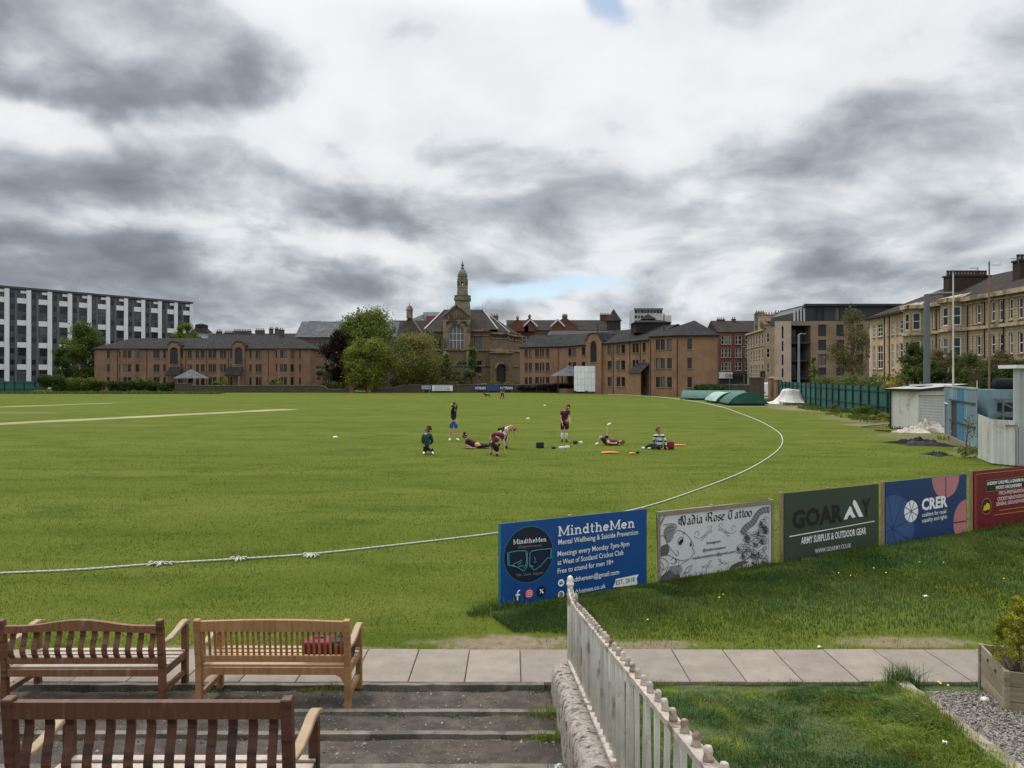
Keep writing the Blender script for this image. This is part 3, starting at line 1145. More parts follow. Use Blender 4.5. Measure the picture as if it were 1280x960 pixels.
def make_bench(label, loc, rz, wd, H, slats, sw, crest, curved, mv, mh, mseat, marm, apron, low=False, SH=0.41):
 """local x along the bench, y towards the seat front, z up; back at y = 0"""
 b = thing('park_bench', label, 'bench', loc, rz, group='wooden benches on the terraces', local=True)
 D, AH = 0.50, 0.62
 pt = 0.058

 def yb(z):                                  # rake of the back
  return -0.05 * max(0, (z - SH) / (H - SH))
 # back posts and front legs
 for sx in (0, 1):
  x = pt / 2 + sx * (wd - pt)
  q = MB()
  q.sweep([(x, 0, 0), (x, 0, SH), (x, yb(H * 0.8), H * 0.8), (x, yb(H), H + 0.012)], pt, 0.06, up=(0, 1, 0))
  q.build('back_leg', mv, b, bevel=0.006)
  q = MB()
  q.sweep([(x, D - 0.03, 0), (x, D - 0.03, AH - 0.02)], pt, 0.06, up=(0, 1, 0))
  q.build('front_leg', mv, b, bevel=0.006)
  q = MB()
  path_ = [(x, yb(AH) + 0.02, AH - 0.03), (x, 0.14, AH - 0.045), (x, 0.28, AH - 0.02), (x, 0.40, AH + 0.012), (x, D - 0.02, AH + 0.015), (x, D + 0.045, AH - 0.012)]
  q.sweep(path_, 0.062, 0.034)
  q.build('armrest', marm, b, bevel=0.006)
  q = MB()
  q.beam((x, 0.02, 0.13), (x, D - 0.05, 0.13), 0.03, 0.05)
  q.build('stretcher', mv, b)
  q = MB()
  q.beam((x, 0.0, SH - 0.05), (x, D - 0.03, SH - 0.05), 0.04, 0.07)
  q.build('seat_bearer', mv, b)
 # crest rail (flat, gently bowed, or humped)
 n = 18
 low, hi = [], []
 rail_h = 0.085 if not crest == 'hump' else 0.075

 def crest_z(u):
  if crest == 'hump':
   s = 0.5 - 0.5 * math.cos(min(1, max(0, (u - 0.10) / 0.80)) * 2 * math.pi)
   return H - 0.045 + 0.055 * s
  if crest == 'bow':
   return H - 0.005 + 0.016 * math.sin(u * math.pi)
  return H - 0.008
 q = MB()
 th = 0.04
 pts = []
 for k in range(n + 1):
  u = k / n
  x = pt + u * (wd - 2 * pt)
  zt = crest_z(u)
  zb = (H - rail_h - 0.045 + (0.030 if crest == 'hump' else 0) * math.sin(u * math.pi)) if crest == 'hump' else H - rail_h - 0.012
  y = yb(H - 0.04)
  i = len(q.v)
  q.v += [(x, y - th / 2, zb), (x, y + th / 2, zb), (x, y + th / 2, zt), (x, y - th / 2, zt)]
  if k:
   j = i - 4
   for a in range(4):
    q.f.append((j + a, j + (a + 1) % 4, i + (a + 1) % 4, i + a))
    q.m.append(0)
 q.f += [(0, 1, 2, 3), (i + 3, i + 2, i + 1, i)]
 q.m += [0, 0]
 q.build('crest_rail', mh, b)

 def crest_low(u):
  return (H - rail_h - 0.045 + 0.030 * math.sin(u * math.pi)) if crest == 'hump' else H - rail_h - 0.012
 zb = SH - 0.085 if low else SH + 0.075
 q = MB()
 q.beam((pt, yb(zb), zb), (wd - pt, yb(zb), zb), 0.035, 0.085 if low else 0.06)
 q.build('back_rail', mh, b, bevel=0.004)
 # back slats
 shared = None
 for k in range(slats):
  u = (k + 0.5) / slats
  x = pt + u * (wd - 2 * pt)
  z0, z1 = zb + 0.025, crest_low(u) + 0.01
  if shared is None or crest == 'hump':
   q = MB()
   pth = []
   for a in range(7):
    f = a / 6
    z = z0 + (z1 - z0) * f
    yo = -0.030 * math.sin(f * math.pi * 1.6 + 0.2) * curved
    xo = 0.010 * curved * math.sin(f * math.pi)
    pth.append((xo * 0, yb(z) + yo, z))
   q.sweep(pth, sw, 0.014, up=(0, 1, 0))
   o = q.build('back_slat', mv, b, loc=(x, 0, 0))
   shared = o.data
  else:
   o = link('back_slat', shared, b, (x, 0, 0))
  o.rotation_euler = (0, 0, rnd.uniform(-0.04, 0.04))
 # seat slats
 ns = 6
 for k in range(ns):
  y = 0.045 + (D - 0.05) * k / (ns - 0.5)
  q = MB()
  z = SH - 0.004 - 0.012 * math.sin(math.pi * k / (ns - 1))
  q.beam((0.012 if k else pt, y, z), (wd - (0.012 if k else pt), y, z), 0.058, 0.02)
  q.build('seat_slat', mseat, b, bevel=0.003)
 q = MB()
 if not low:
  q.beam((pt, 0.0, SH - 0.045), (wd - pt, 0.0, SH - 0.045), 0.028, 0.065)
 if apron:                                        # shaped corner brackets
  for sx in (0, 1):
   x0 = pt if sx == 0 else wd - pt
   s = 1 if sx == 0 else -1
   P = [(x0, -0.012, SH - 0.078), (x0 + s * 0.085, -0.012, SH - 0.078), (x0 + s * 0.045, -0.012, SH - 0.098), (x0 + s * 0.02, -0.012, SH - 0.135), (x0, -0.012, SH - 0.16)]
   q.prism(P, (0, 0.024, 0))
 if q.v:
  q.build('back_apron', mh, b)
 q = MB()
 q.beam((pt, D - 0.03, SH - 0.05), (wd - pt, D - 0.03, SH - 0.05), 0.028, 0.06)
 q.build('front_apron', mh, b)
 return b


make_bench('reddish brown bench with humped top rail, beside the pale teak bench', (-4.80, 6.70, 0.012), math.radians(0.3), 1.535, 0.815, 13, 0.048, 'hump', 1.0,
   teak_mid, teak_mid_h, seat_pale, arm_pale, False, True, 0.355)
make_bench('pale teak bench with many narrow slats and bags on its seat', (-2.935, 6.62, 0.012), math.radians(-0.4), 1.44, 0.845, 26, 0.019, 'bow', 0.0,
   teak_light, teak_light_h, seat_teak, arm_pale, True)
make_bench('dark brown slatted bench nearest the camera, one terrace above the others', (-2.70, 3.83, 0.445), 0.0, 1.535, 0.945, 13, 0.046, 'flat', 1.0,
   teak_dark, teak_dark_h, seat_pale, arm_pale, False, True, 0.365)


# ------------------------------------------------------------------ bags on the pale bench
def soft_box(name, mats, c, s, parent=None, seed=0, squeeze=0.25, rz=0.0, wrinkle=0.03):
 """a bulging, creased fabric body"""
 bm = bmesh.new()
 bmesh.ops.create_cube(bm, size=2.0)
 bmesh.ops.subdivide_edges(bm, edges=bm.edges[:], cuts=6, use_grid_fill=True)
 for v in bm.verts:
  p = v.co.copy()
  n = p.normalized()
  q = p.lerp(n * 1.25, squeeze)
  d = mnoise.fractal(Vector((q.x * 1.6 + seed, q.y * 1.6, q.z * 1.6)), 1.0, 2.0, 3)
  q = q * (1 + wrinkle * d)
  v.co = Vector((q.x * s[0] / 2, q.y * s[1] / 2, q.z * s[2] / 2))
 me = bpy.data.meshes.new(name)
 bm.to_mesh(me)
 bm.free()
 me.polygons.foreach_set('use_smooth', [True] * len(me.polygons))
 for m_ in (mats if isinstance(mats, (list, tuple)) else [mats]):
  me.materials.append(m_)
 return link(name, me, parent, loc=c, rz=rz)


red_cloth = M('red_nylon', (0.17, 0.012, 0.022), 0.6, 0.25, 8, bump=0.4, bscale=30)
black_cloth = M('black_nylon', (0.014, 0.014, 0.017), 0.6, 0.3, 8, bump=0.4, bscale=30)
maroon_cloth = M('maroon_nylon', (0.14, 0.012, 0.025), 0.65, 0.25, 8, bump=0.4, bscale=30)
b1 = thing('holdall', 'red holdall on the pale teak bench seat beside the black and red bag', 'bag', (-1.855, 6.84, 0.42), local=True)
soft_box('bag_body', red_cloth, (0, 0, 0.085), (0.27, 0.20, 0.17), b1, 3, 0.25)
q = MB()
q.sweep([(-0.06, 0, 0.16), (-0.05, 0.01, 0.185), (0.05, 0.01, 0.185), (0.06, 0, 0.16)], 0.02, 0.006)
q.build('strap', black_cloth, b1)
q = MB()
q.sweep([(0.135 * math.cos(a) * 0.98, -0.02, 0.085 + 0.075 * math.sin(a)) for a in np.linspace(-0.6, 3.7, 14)], 0.03, 0.004, up=(0, 1, 0))
q.build('side_band', black_cloth, b1, loc=(0, 0, 0))
b2 = thing('kit_bag', 'black and red kit bag at the armrest end of the pale teak bench', 'bag', (-1.625, 6.85, 0.42), local=True)
soft_box('bag_body', black_cloth, (0, 0, 0.09), (0.21, 0.22, 0.18), b2, 8, 0.3)
soft_box('side_pocket', red_cloth, (-0.005, -0.10, 0.085), (0.12, 0.05, 0.14), b2, 9, 0.3)
q = MB()
q.sweep([(-0.05, 0, 0.175), (-0.04, 0, 0.2), (0.04, 0, 0.2), (0.05, 0, 0.175)], 0.02, 0.006)
q.build('strap', black_cloth, b2)

# ------------------------------------------------------------------ planter box and dwarf conifer
plank_m = M('grey_larch', (0.235, 0.195, 0.135), 0.85, 0.25, 5, ov=.15, stretch=(0.5, 0.5, 5), bump=0.35, bscale=30, col2=(0.14, 0.125, 0.085), amt2=0.45)
PA = Vector((4.375, 6.30, 0.10))
PDIR = Vector((0.19, 0.62, 0)).normalized()         # left side runs away from the viewer
PR = Vector((PDIR.y, -PDIR.x, 0))                    # front side runs right
pl = thing('wooden_planter', 'square weathered timber planter box with a small conifer in it', 'planter', tuple(PA))
LW, FW, HH = 0.66, 0.80, 0.405
for k in range(3):
 z0 = PA.z + k * HH / 3
 for nm, a, b_ in (('plank', PA, PA + PDIR * LW), ('plank', PA, PA + PR * FW), ('plank', PA + PR * FW, PA + PR * FW + PDIR * LW), ('plank', PA + PDIR * LW, PA + PDIR * LW + PR * FW)):
  d = (b_ - a).normalized()
  q = MB()
  q.beam(a + d * 0.012 + Vector((0, 0, k * HH / 3 + HH / 6)), b_ - d * 0.012 + Vector((0, 0, k * HH / 3 + HH / 6)), 0.022 + rnd.uniform(-0.002, 0.002), HH / 3 - 0.005)
  q.build('plank', plank_m, pl, bevel=0.003)
for c in (PA, PA + PDIR * LW, PA + PR * FW, PA + PR * FW + PDIR * LW):
 q = MB()
 q.beam(c + Vector((0, 0, -0.03)), c + Vector((0, 0, HH + 0.004)), 0.045, 0.045, up=tuple(PDIR))
 q.build('corner_post', plank_m, pl, bevel=0.003)
inn = (PA + PR * FW / 2 + PDIR * LW / 2)
cut = MB()                                              # drain and bolt holes
for (f, z) in ((0.36, 0.31), (0.66, 0.33)):
 p = PA + PDIR * LW * f - PR * 0.013 + Vector((0, 0, z))
 cut.box(p, (0.006, 0.035, 0.03), rz=math.atan2(-PDIR.x, PDIR.y))
cut.build('bolt_hole', M('dark_hole', (0.02, 0.018, 0.015), 0.95, 0.1), pl)
peat = M('peat', (0.045, 0.03, 0.02), 0.98, 0.4, 20, bump=0.8, bscale=50)
q = MB()
cs = [PA + PDIR * 0.012 + PR * 0.012, PA + PR * (FW - .012) + PDIR * 0.012, PA + PR * (FW - .012) + PDIR * (LW - .012), PA + PDIR * (LW - .012) + PR * 0.012]
q.poly([c + Vector((0, 0, HH - 0.09)) for c in cs])
q.build('soil', peat, pl)


def leaf_cloud(name, centres, n, size, mat, parent=None, shell=0.55, flat=1.0, up_bias=0.0, aspect=0.6, loc=None, seed=None, droop=0.0, ragged=0.0):
 """many small leaf faces (diamonds) spread through clumps: centres = [(x,y,z,rx,ry,rz,weight)]"""
 C = np.array(centres, float)
 wts = C[:, 6] / C[:, 6].sum()
 idx = nrs.choice(len(C), n, p=wts)
 d = nrs.normal(0, 1, (n, 3))
 d /= np.linalg.norm(d, axis=1)[:, None]
 r = np.clip(nrs.uniform(0, 1, n) ** 0.5 * (1 - shell) + shell * nrs.uniform(0.6, 1.05, n), 0, 1.12)
 P = C[idx, :3] + d * C[idx, 3:6] * r[:, None]
 P = P + nrs.normal(0, 1, (n, 3)) * C[idx, 3:6] * ragged
 nrm = d * 0.6 + nrs.normal(0, 0.7, (n, 3))
 nrm[:, 2] += up_bias
 nrm /= np.linalg.norm(nrm, axis=1)[:, None]
 a = np.cross(nrm, nrs.normal(0, 1, (n, 3)) + np.array([0, 0, -droop]))
 a /= np.linalg.norm(a, axis=1)[:, None]
 b = np.cross(nrm, a)
 s = (size * nrs.uniform(0.55, 1.35, n))[:, None]
 bend = nrm * s * 0.18
 V = np.stack([P - b * s * 0.5, P + a * s * aspect * 0.5 - bend * 0.4, P + b * s * 0.5 - bend, P - a * s * aspect * 0.5 - bend * 0.4], 1).reshape(-1, 3)
 if parent is not None:
  V = V - np.array(parent.get('_w', (0, 0, 0)))
 F = np.arange(4 * n)
 return raw_mesh(name, V, F, 4, mat, parent)


con_m = M('conifer_needles', (0.27, 0.27, 0.026), 0.7, 0.4, 9, island=0.9, col2=(0.11, 0.13, 0.016), amt2=0.4, transl=0.3)
bark_m = M('bark', (0.075, 0.058, 0.045), 0.95, 0.3, 6, bump=0.6, world=True)
cc = inn + Vector((-0.285, -0.06, 0))
cz = PA.z + HH - 0.09
con = thing('dwarf_conifer', 'small yellow green dwarf conifer growing in the timber planter', 'conifer', (cc.x, cc.y, cz))
q = MB()
q.tube([(cc.x, cc.y, cz - 0.01), (cc.x + 0.01, cc.y, cz + 0.2), (cc.x, cc.y, cz + 0.6)], [0.02, 0.016, 0.006], 8)
for k in range(16):
 a = rnd.uniform(0, 6.28)
 q.tube([(cc.x + 0.05 * math.cos(a), cc.y + 0.05 * math.sin(a), cz - 0.01), (cc.x + 0.13 * math.cos(a + .3), cc.y + 0.13 * math.sin(a + .3), cz + rnd.uniform(0.12, 0.2))], 0.003, 4)
q.build('trunk', bark_m, con)
cl = []
for k in range(120):
 h = rnd.uniform(0, 1) ** 0.8
 R = 0.225 * (1 - h) ** 0.72 * min(1, h * 7 + 0.45) + 0.012
 a = rnd.uniform(0, 6.28)
 rr = R * rnd.uniform(0.65, 1.0)
 s_ = 0.032 + 0.02 * (1 - h)
 cl.append((cc.x + rr * math.cos(a), cc.y + rr * math.sin(a), cz + 0.12 + h * 0.56, s_, s_, s_ * 1.2, s_))
leaf_cloud('foliage', cl, 22000, 0.017, con_m, con, shell=0.6, aspect=0.45)

# edging stones between lawn and gravel
edg_m = M('edging_stone', (0.27, 0.225, 0.165), 0.92, 0.22, 8, bump=0.6, bscale=40, world=True, col2=(0.14, 0.125, 0.09), amt2=0.5)
for (y1, y0, lab) in ((7.02, 6.22, 'pale edging stone between lawn and gravel, nearest the path'), (6.205, 4.9, 'longer edging stone between lawn and gravel, nearest the camera')):
 q = MB()
 pts = []
 nseg = 14
 for k in range(nseg + 1):
  y = y1 + (y0 - y1) * k / nseg
  pts.append((edge_x(y) + rnd.uniform(-0.006, 0.006), y, lawn_z(0, y) + 0.03 + rnd.uniform(-0.004, 0.004)))
 q.sweep(pts, 0.125, 0.13)
 e = q.build('edging_stone', edg_m, bevel=0.0)
 tag(e, lab, 'stone', 'edging stones of the gravel bed')

# a white stone under the planter, bits of paper litter
wst = M('white_stone', (0.55, 0.52, 0.48), 0.8, 0.15, 8, bump=0.4)
st = soft_box('white_stone', wst, (4.36, 6.56, 0.12), (0.07, 0.06, 0.06), None, 4, 0.85, 0.3, 0.15)
tag(st, 'rounded white stone at the foot of the timber planter', 'stone')
paper = M('litter_paper', (0.6, 0.6, 0.6), 0.7, 0.15, 10)


def scrap(c, s, lab, rz):
 q = MB()
 n = 4
 for a in range(n + 1):
  for b_ in range(n + 1):
   q.v.append(((a / n - .5) * s[0], (b_ / n - .5) * s[1], s[2] * mnoise.noise(Vector((a * .9 + c[0], b_ * .9 + c[1], 1))) + s[2] * 0.6))
 for a in range(n):
  for b_ in range(n):
   k = a * (n + 1) + b_
   q.f.append((k, k + n + 1, k + n + 2, k + 1))
   q.m.append(0)
 o = q.build('paper_scrap', paper, None, loc=c, rz=rz)
 md = o.modifiers.new('thick', 'SOLIDIFY')
 md.thickness = 0.002
 tag(o, lab, 'litter')


scrap((0.315, 4.98, 0.345), (0.08, 0.045, 0.05), 'crumpled white paper at the foot of the dwarf wall', 0.5)
scrap(tuple(G(1181, 937, 0.25) + Vector((0, 0, 0.05))), (0.04, 0.03, 0.02), 'white paper scrap caught in the long lawn grass', 1.0)
scrap(tuple(G(1157, 746, 0.04)), (0.07, 0.04, 0.02), 'white paper scrap on the grass bank in front of the red board', 0.2)
scrap(tuple(G(1024, 809, 0.01)), (0.05, 0.03, 0.012), 'white paper scrap on the bank close to the path edge', 0.7)

# ------------------------------------------------------------------ boundary rope
rope_m = bpy.data.materials.new('white_rope')
rope_m.use_nodes = True
t_ = NT(rope_m.node_tree)
bb = t_.n['Principled BSDF']
bb.inputs['Roughness'].default_value = 0.8
ge_ = t_.node('ShaderNodeNewGeometry')
nn_ = t_.noise(ge_.outputs['Position'], 9.0, 5, 0.65)
t_.l.new(t_.ramp(nn_, [(0.3, (0.36, 0.35, 0.31)), (0.75, (0.52, 0.51, 0.46))]), bb.inputs['Base Color'])
RP = [(-120, 723), (0, 718), (100, 713.5), (200, 706), (300, 700), (388, 694), (500, 682), (620, 667.5), (720, 652), (808, 634), (880, 610), (930, 590), (960, 573), (975, 560), (978, 550), (972, 540), (950, 527), (925, 517), (900, 508.5), (868, 502), (830, 497), (795, 494.5), (760, 493)]
rp = [G(a, b) for a, b in RP]


def catmull(pts, k=8):
 out = []
 n = len(pts)
 for i in range(n - 1):
  p0, p1, p2, p3 = pts[max(i - 1, 0)], pts[i], pts[i + 1], pts[min(i + 2, n - 1)]
  for a in range(k):
   u = a / k
   out.append(0.5 * ((2 * p1) + (p2 - p0) * u + (2 * p0 - 5 * p1 + 4 * p2 - p3) * u * u + (3 * p1 - p0 - 3 * p2 + p3) * u ** 3))
 out.append(pts[-1])
 return out


near = catmull(rp[:9], 10)
rope = thing('boundary_rope', 'white boundary rope lying in a curve round the cricket field', 'rope', tuple(rp[1]))
curve = catmull(rp, 14)
# the first lengths as three laid strands, the far part as one strand
m = MB()
dense = []
for a, b in zip(near[:-1], near[1:]):
 L = (b - a).length
 k = max(1, int(L / 0.03))
 for i in range(k):
  dense.append(a.lerp(b, i / k))
strand = [MB() for _ in range(3)]
for s in range(3):
 path_ = []
 for i, p in enumerate(dense):
  an = i * 0.8 + s * 2.0944
  d = (dense[min(i + 1, len(dense) - 1)] - dense[max(i - 1, 0)]).normalized()
  sd_ = d.cross(Vector((0, 0, 1))).normalized()
  path_.append(p + sd_ * 0.0085 * math.cos(an) + Vector((0, 0, 0.022 + 0.0085 * math.sin(an))))
 m.tube(path_, 0.0095, 5)
fi = next(i for i, p in enumerate(curve) if (p - near[-1]).length < 0.3)
m.tube([p + Vector((0, 0, 0.022)) for p in curve[fi:]], [min(0.04, 0.017 + 0.0003 * max(0, p.y - 14)) for p in curve[fi:]], 6)
m.build('rope_length', rope_m, rope, smooth=True)
for (px, py, L, nloop, fringe) in ((201, 706.5, 0.34, 5, 0), (298, 700.3, 0.2, 3, 0), (389, 695.5, 0.22, 4, 1)):
 c = G(px, py)
 q = MB()
 for k in range(nloop):
  o = (k / max(1, nloop - 1) - 0.5) * L
  R = rnd.uniform(0.026, 0.042)
  ax = rnd.uniform(-0.6, 0.6)
  q.tube([(c.x + o + R * math.cos(a) * math.sin(ax) + 0.03 * math.sin(2 * a), c.y + R * 0.8 * math.cos(a), c.z + 0.032 + R * 0.75 * math.sin(a)) for a in np.linspace(0, 6.1, 14)], 0.013, 5)
 for k in range(3 if not fringe else 9):
  a = rnd.uniform(-0.5, 0.5)
  q.tube([(c.x + a * L * 0.6, c.y - 0.03, c.z + 0.05), (c.x + a * L, c.y - 0.07, c.z + 0.03), (c.x + a * L * 1.2, c.y - rnd.uniform(0.1, 0.16), c.z + 0.015)], 0.01, 5)
 q.build('knot', rope_m, rope, smooth=True)
# ------------------------------------------------------------------ advertising boards
def flat(name, col, rough=0.45, var=0.06):
 return M(name, col, rough, var, 3.0, spec=0.35)


ink_white = flat('print_white', (0.70, 0.71, 0.72))
ink_black = flat('print_black', (0.012, 0.012, 0.014))
ink_teal = flat('print_teal', (0.02, 0.17, 0.24))
ink_ltteal = flat('print_pale_teal', (0.10, 0.33, 0.42))
ink_navy = flat('print_navy', (0.006, 0.012, 0.028))
ink_red = flat('print_red', (0.55, 0.03, 0.05))
ink_orange = flat('print_orange', (0.55, 0.22, 0.05))
ink_grey = flat('print_grey', (0.20, 0.205, 0.22))
ink_midgrey = flat('print_mid_grey', (0.09, 0.092, 0.10))
ink_pink = flat('print_pink', (0.42, 0.165, 0.175))
ink_blue2 = flat('print_slate_blue', (0.040, 0.085, 0.21))
ink_yellow = flat('print_yellow', (0.62, 0.42, 0.02))
ink_gold = flat('print_gold', (0.42, 0.16, 0.05))
ink_rose = flat('print_rose', (0.62, 0.42, 0.45))
post_m = M('board_post', (0.26, 0.185, 0.11), 0.85, 0.2, 6, stretch=(5, 5, 0.6), bump=0.2, col2=(0.15, 0.12, 0.08), amt2=0.4)
ANG = math.atan2(BU.y, BU.x)


class Board:
 def __init__(self, s0, s1, z0, z1, name, label, face, thick=0.018, lp=True):
  self.s0, self.s1, self.z0, self.z1 = s0, s1, z0, z1
  p = BP0 + BU * s0
  self.o = thing(name, label, 'advertising board', (p.x, p.y, 0), ANG, 'advertising boards along the boundary', local=True)
  self.lay = 0.0
  w = s1 - s0
  m = MB()
  m.box((w / 2, 0, (z0 + z1) / 2), (w, thick, z1 - z0))
  m.build('panel', face, self.o)
  self.front = -thick / 2
  for x in (0.05, w * 0.46, w - 0.05):
   q = MB()
   q.box((x + (-0.075 if x < 0.1 else 0.0), thick / 2 + 0.027, z1 / 2 - 0.03), (0.055, 0.05, z1 + 0.10 + (0.0 if x > 0.1 else 0.0)))
   if lp or x > .1:
    q.build('post', post_m, self.o, bevel=0.004)

 def at(self, px, py):
  k = (px - CX) / FPX
  s = (k * BP0.y - BP0.x) / (BU.x - k * BU.y)
  Y = BP0.y + BU.y * s
  return Vector((s - self.s0, CAMH + (HY - py) / FPX * Y)), Y

 def y(self, up=0.0006):
  self.lay += up
  return self.front - 0.0012 - self.lay

 def shape(self, name, polys, mat, raw=False):
  """polys: lists of 2-D points on the board; each a flat printed shape"""
  m = MB()
  for P in polys:
   y = self.y(0.00006)
   m.poly([(p[0], y, p[1]) for p in P])
  self.lay += 0.0005
  return m.build(name, mat, self.o, fix=False)

 def lines(self, name, lines, width, mat, nib=None):
  m = MB()
  for P in lines:
   y = self.y(0.00003)
   P = [Vector(p) for p in P]
   n = len(P)
   if nib is None:
    L, R = [], []
    for i, p in enumerate(P):
     d = (P[min(i + 1, n - 1)] - P[max(i - 1, 0)])
     d = d.normalized() if d.length > 0 else Vector((1, 0))
     nn = Vector((-d.y, d.x)) * width / 2
     L.append(p + nn)
     R.append(p - nn)
   else:
    L = [p + nib for p in P]
    R = [p - nib for p in P]
   for i in range(n - 1):
    a, b, c, d_ = R[i], R[i + 1], L[i + 1], L[i]
    m.quad((a.x, y, a.y), (b.x, y, b.y), (c.x, y, c.y), (d_.x, y, d_.y))
    if nib is not None:
     y -= 0.00003
  self.lay += 0.0005
  return m.build(name, mat, self.o, fix=False)

 def text(self, s, a, b, cap, mat, bold=0.0, name='lettering', raw=False, shear=0.0):
  """a, b: baseline ends (pixels of the photograph, or board coordinates if raw), cap = capital height"""
  if raw:
   p0, p1, h = Vector(a), Vector(b), cap
  else:
   p0, Y0 = self.at(*a)
   p1, Y1 = self.at(*b)
   h = cap / FPX * Y0
  cu = bpy.data.curves.new('lettering', 'FONT')
  cu.body = s
  cu.offset = bold
  cu.shear = shear
  cu.resolution_u = 2
  ob = bpy.data.objects.new('lettering', cu)
  COL.objects.link(ob)
  dg = bpy.context.evaluated_depsgraph_get()
  me = bpy.data.meshes.new_from_object(ob.evaluated_get(dg))
  bpy.data.objects.remove(ob)
  bpy.data.curves.remove(cu)
  n = len(me.vertices)
  co = np.empty(n * 3, np.float32)
  me.vertices.foreach_get('co', co)
  co = co.reshape(-1, 3)
  x0, x1 = co[:, 0].min(), co[:, 0].max()
  u = (co[:, 0] - x0) / (x1 - x0)
  z = co[:, 1] / 0.69 * h
  d = p1 - p0
  out = np.stack([p0.x + u * d.x, np.full(n, self.y()), p0.y + u * d.y + z], 1)
  me.vertices.foreach_set('co', out.astype(np.float32).ravel())
  me.materials.clear()
  me.materials.append(mat)
  me.update()
  me.name = name
  return link(name, me, self.o)


def circ(c, rx, ry=None, n=40, a0=0.0, a1=2 * math.pi):
 ry = ry or rx
 full = abs(a1 - a0) > 6.2
 k = n if full else n + 1
 return [(c[0] + rx * math.cos(a0 + (a1 - a0) * i / n), c[1] + ry * math.sin(a0 + (a1 - a0) * i / n)) for i in range(k)]


def smooth2(P, k=5):
 P = [Vector((p[0], p[1], 0)) for p in P]
 return [Vector((q.x, q.y)) for q in catmull(P, k)]


# ---- stroke glyphs: polylines in a box of capital height 1
def arc(cx, cy, rx, ry, a0, a1, n=8):
 return [(cx + rx * math.cos(math.radians(a0 + (a1 - a0) * i / n)), cy + ry * math.sin(math.radians(a0 + (a1 - a0) * i / n))) for i in range(n + 1)]


SLAB = {
 'M': (1.18, [[(.17, .0), (.17, 1)], [(.17, .97), (.59, .12), (1.01, .97)], [(1.01, 0), (1.01, 1)]], [(0, .34, .05), (.84, 1.18, .05), (0, .25, .95), (.93, 1.18, .95)]),
 'i': (.36, [[(.18, 0), (.18, .68)], [(.18, .83), (.18, 1.0)]], [(0, .36, .05), (.02, .2, .64)]),
 'n': (.78, [[(.18, 0), (.18, .68)], [(.18, .5)] + arc(.39, .42, .20, .22, 140, 0) + [(.59, 0)]], [(.02, .34, .05), (.44, .76, .05), (.02, .2, .64)]),
 'd': (.74, [[(.55, 0), (.55, 1)], arc(.33, .34, .22, .27, 0, 360, 16)], [(.5, .72, .05), (.4, .56, .95)]),
 't': (.48, [[(.2, .92), (.2, .2)] + arc(.32, .18, .12, .13, 180, 300, 5)], [(.03, .44, .64)]),
 'h': (.78, [[(.18, 0), (.18, 1)], [(.18, .5)] + arc(.39, .42, .20, .22, 140, 0) + [(.59, 0)]], [(.02, .34, .05), (.44, .76, .05), (.02, .2, .95)]),
 'e': (.68, [arc(.34, .34, .24, .27, 0, 320, 14), [(.12, .36), (.58, .36)]], []),
}


def slab_text(B, s, a, b, cap, mat, wt=0.155):
 p0, Y0 = B.at(*a)
 p1, Y1 = B.at(*b)
 h = cap / FPX * Y0
 tot = sum(SLAB[c][0] + 0.05 for c in s) - 0.05
 sx = (p1.x - p0.x) / tot
 x = 0
 st, sl = [], []
 for c in s:
  w, P, S_ = SLAB[c]
  for q in P:
   st.append([(p0.x + (x + u) * sx, p0.y + v * h + (p1.y - p0.y) * (x / tot)) for u, v in q])
  for (u0, u1, v) in S_:
   sl.append([(p0.x + (x + u0) * sx, p0.y + v * h + (p1.y - p0.y) * (x / tot)), (p0.x + (x + u1) * sx, p0.y + v * h + (p1.y - p0.y) * (x / tot))])
  x += w + 0.05
 B.lines('lettering', st, wt * (sx + h) / 2, mat)
 B.lines('lettering', sl, 0.10 * h, mat)


# ================= board 1: blue
blue_face = M('blue_board', (0.004, 0.056, 0.205), 0.42, 0.06, 1.5, spec=0.4, streak=0.16)
B = Board(0.0, 2.465, -0.10, 1.126, 'advertising_board', 'blue board with a black circle emblem and white words MindtheMen', blue_face, lp=False)


def z1(x, y):
 return (600 + x / 5.645, 620 + y / 5.645)


B.shape('print', [[B.at(623, 655)[0] + Vector((0, -1.3)), B.at(623, 655)[0] + Vector((0.028, -1.3)), (0.028, 1.12), (0.0, 1.12)]], ink_teal)
cc_, _ = B.at(*z1(343, 412))
R_ = (B.at(*z1(518, 400))[0].x - B.at(*z1(165, 425))[0].x) / 2
B.shape('emblem', [circ(cc_, R_)], ink_teal)
B.shape('emblem', [circ(cc_, R_ - 0.008)], ink_navy)


def zz(P):
 return [B.at(*z1(x, y))[0] for x, y in P]


slab_text(B, 'MindtheMen', z1(548, 284), z1(1088, 221), 70 / 5.645, ink_white)
slab_text(B, 'MindtheMen', z1(232, 340), z1(465, 319), 33 / 5.645, ink_white, 0.14)
B.text('#Supportisneeded', z1(266, 367), z1(430, 352), 17 / 5.645, ink_grey)
B.text('Talk  Listen  Support', z1(250, 566), z1(440, 547), 19 / 5.645, ink_grey)
B.text('Mental Wellbeing & Suicide Prevention', z1(548, 343), z1(1110, 269), 37 / 5.645, ink_white, 0.008)
B.text('Meetings every Monday 7pm-9pm', z1(543, 425), z1(1048, 350), 36 / 5.645, ink_white, 0.008)
B.text('at West of Scotland Cricket Club', z1(543, 485), z1(1006, 412), 36 / 5.645, ink_white, 0.008)
B.text('Free to attend for men 18+', z1(543, 546), z1(936, 478), 36 / 5.645, ink_white, 0.008)
B.text('mindthemen@gmail.com', z1(606, 612), z1(976, 548), 34 / 5.645, ink_white, 0.008)
B.text('mindthemen.co.uk', z1(606, 702), z1(881, 646), 34 / 5.645, ink_white, 0.008)
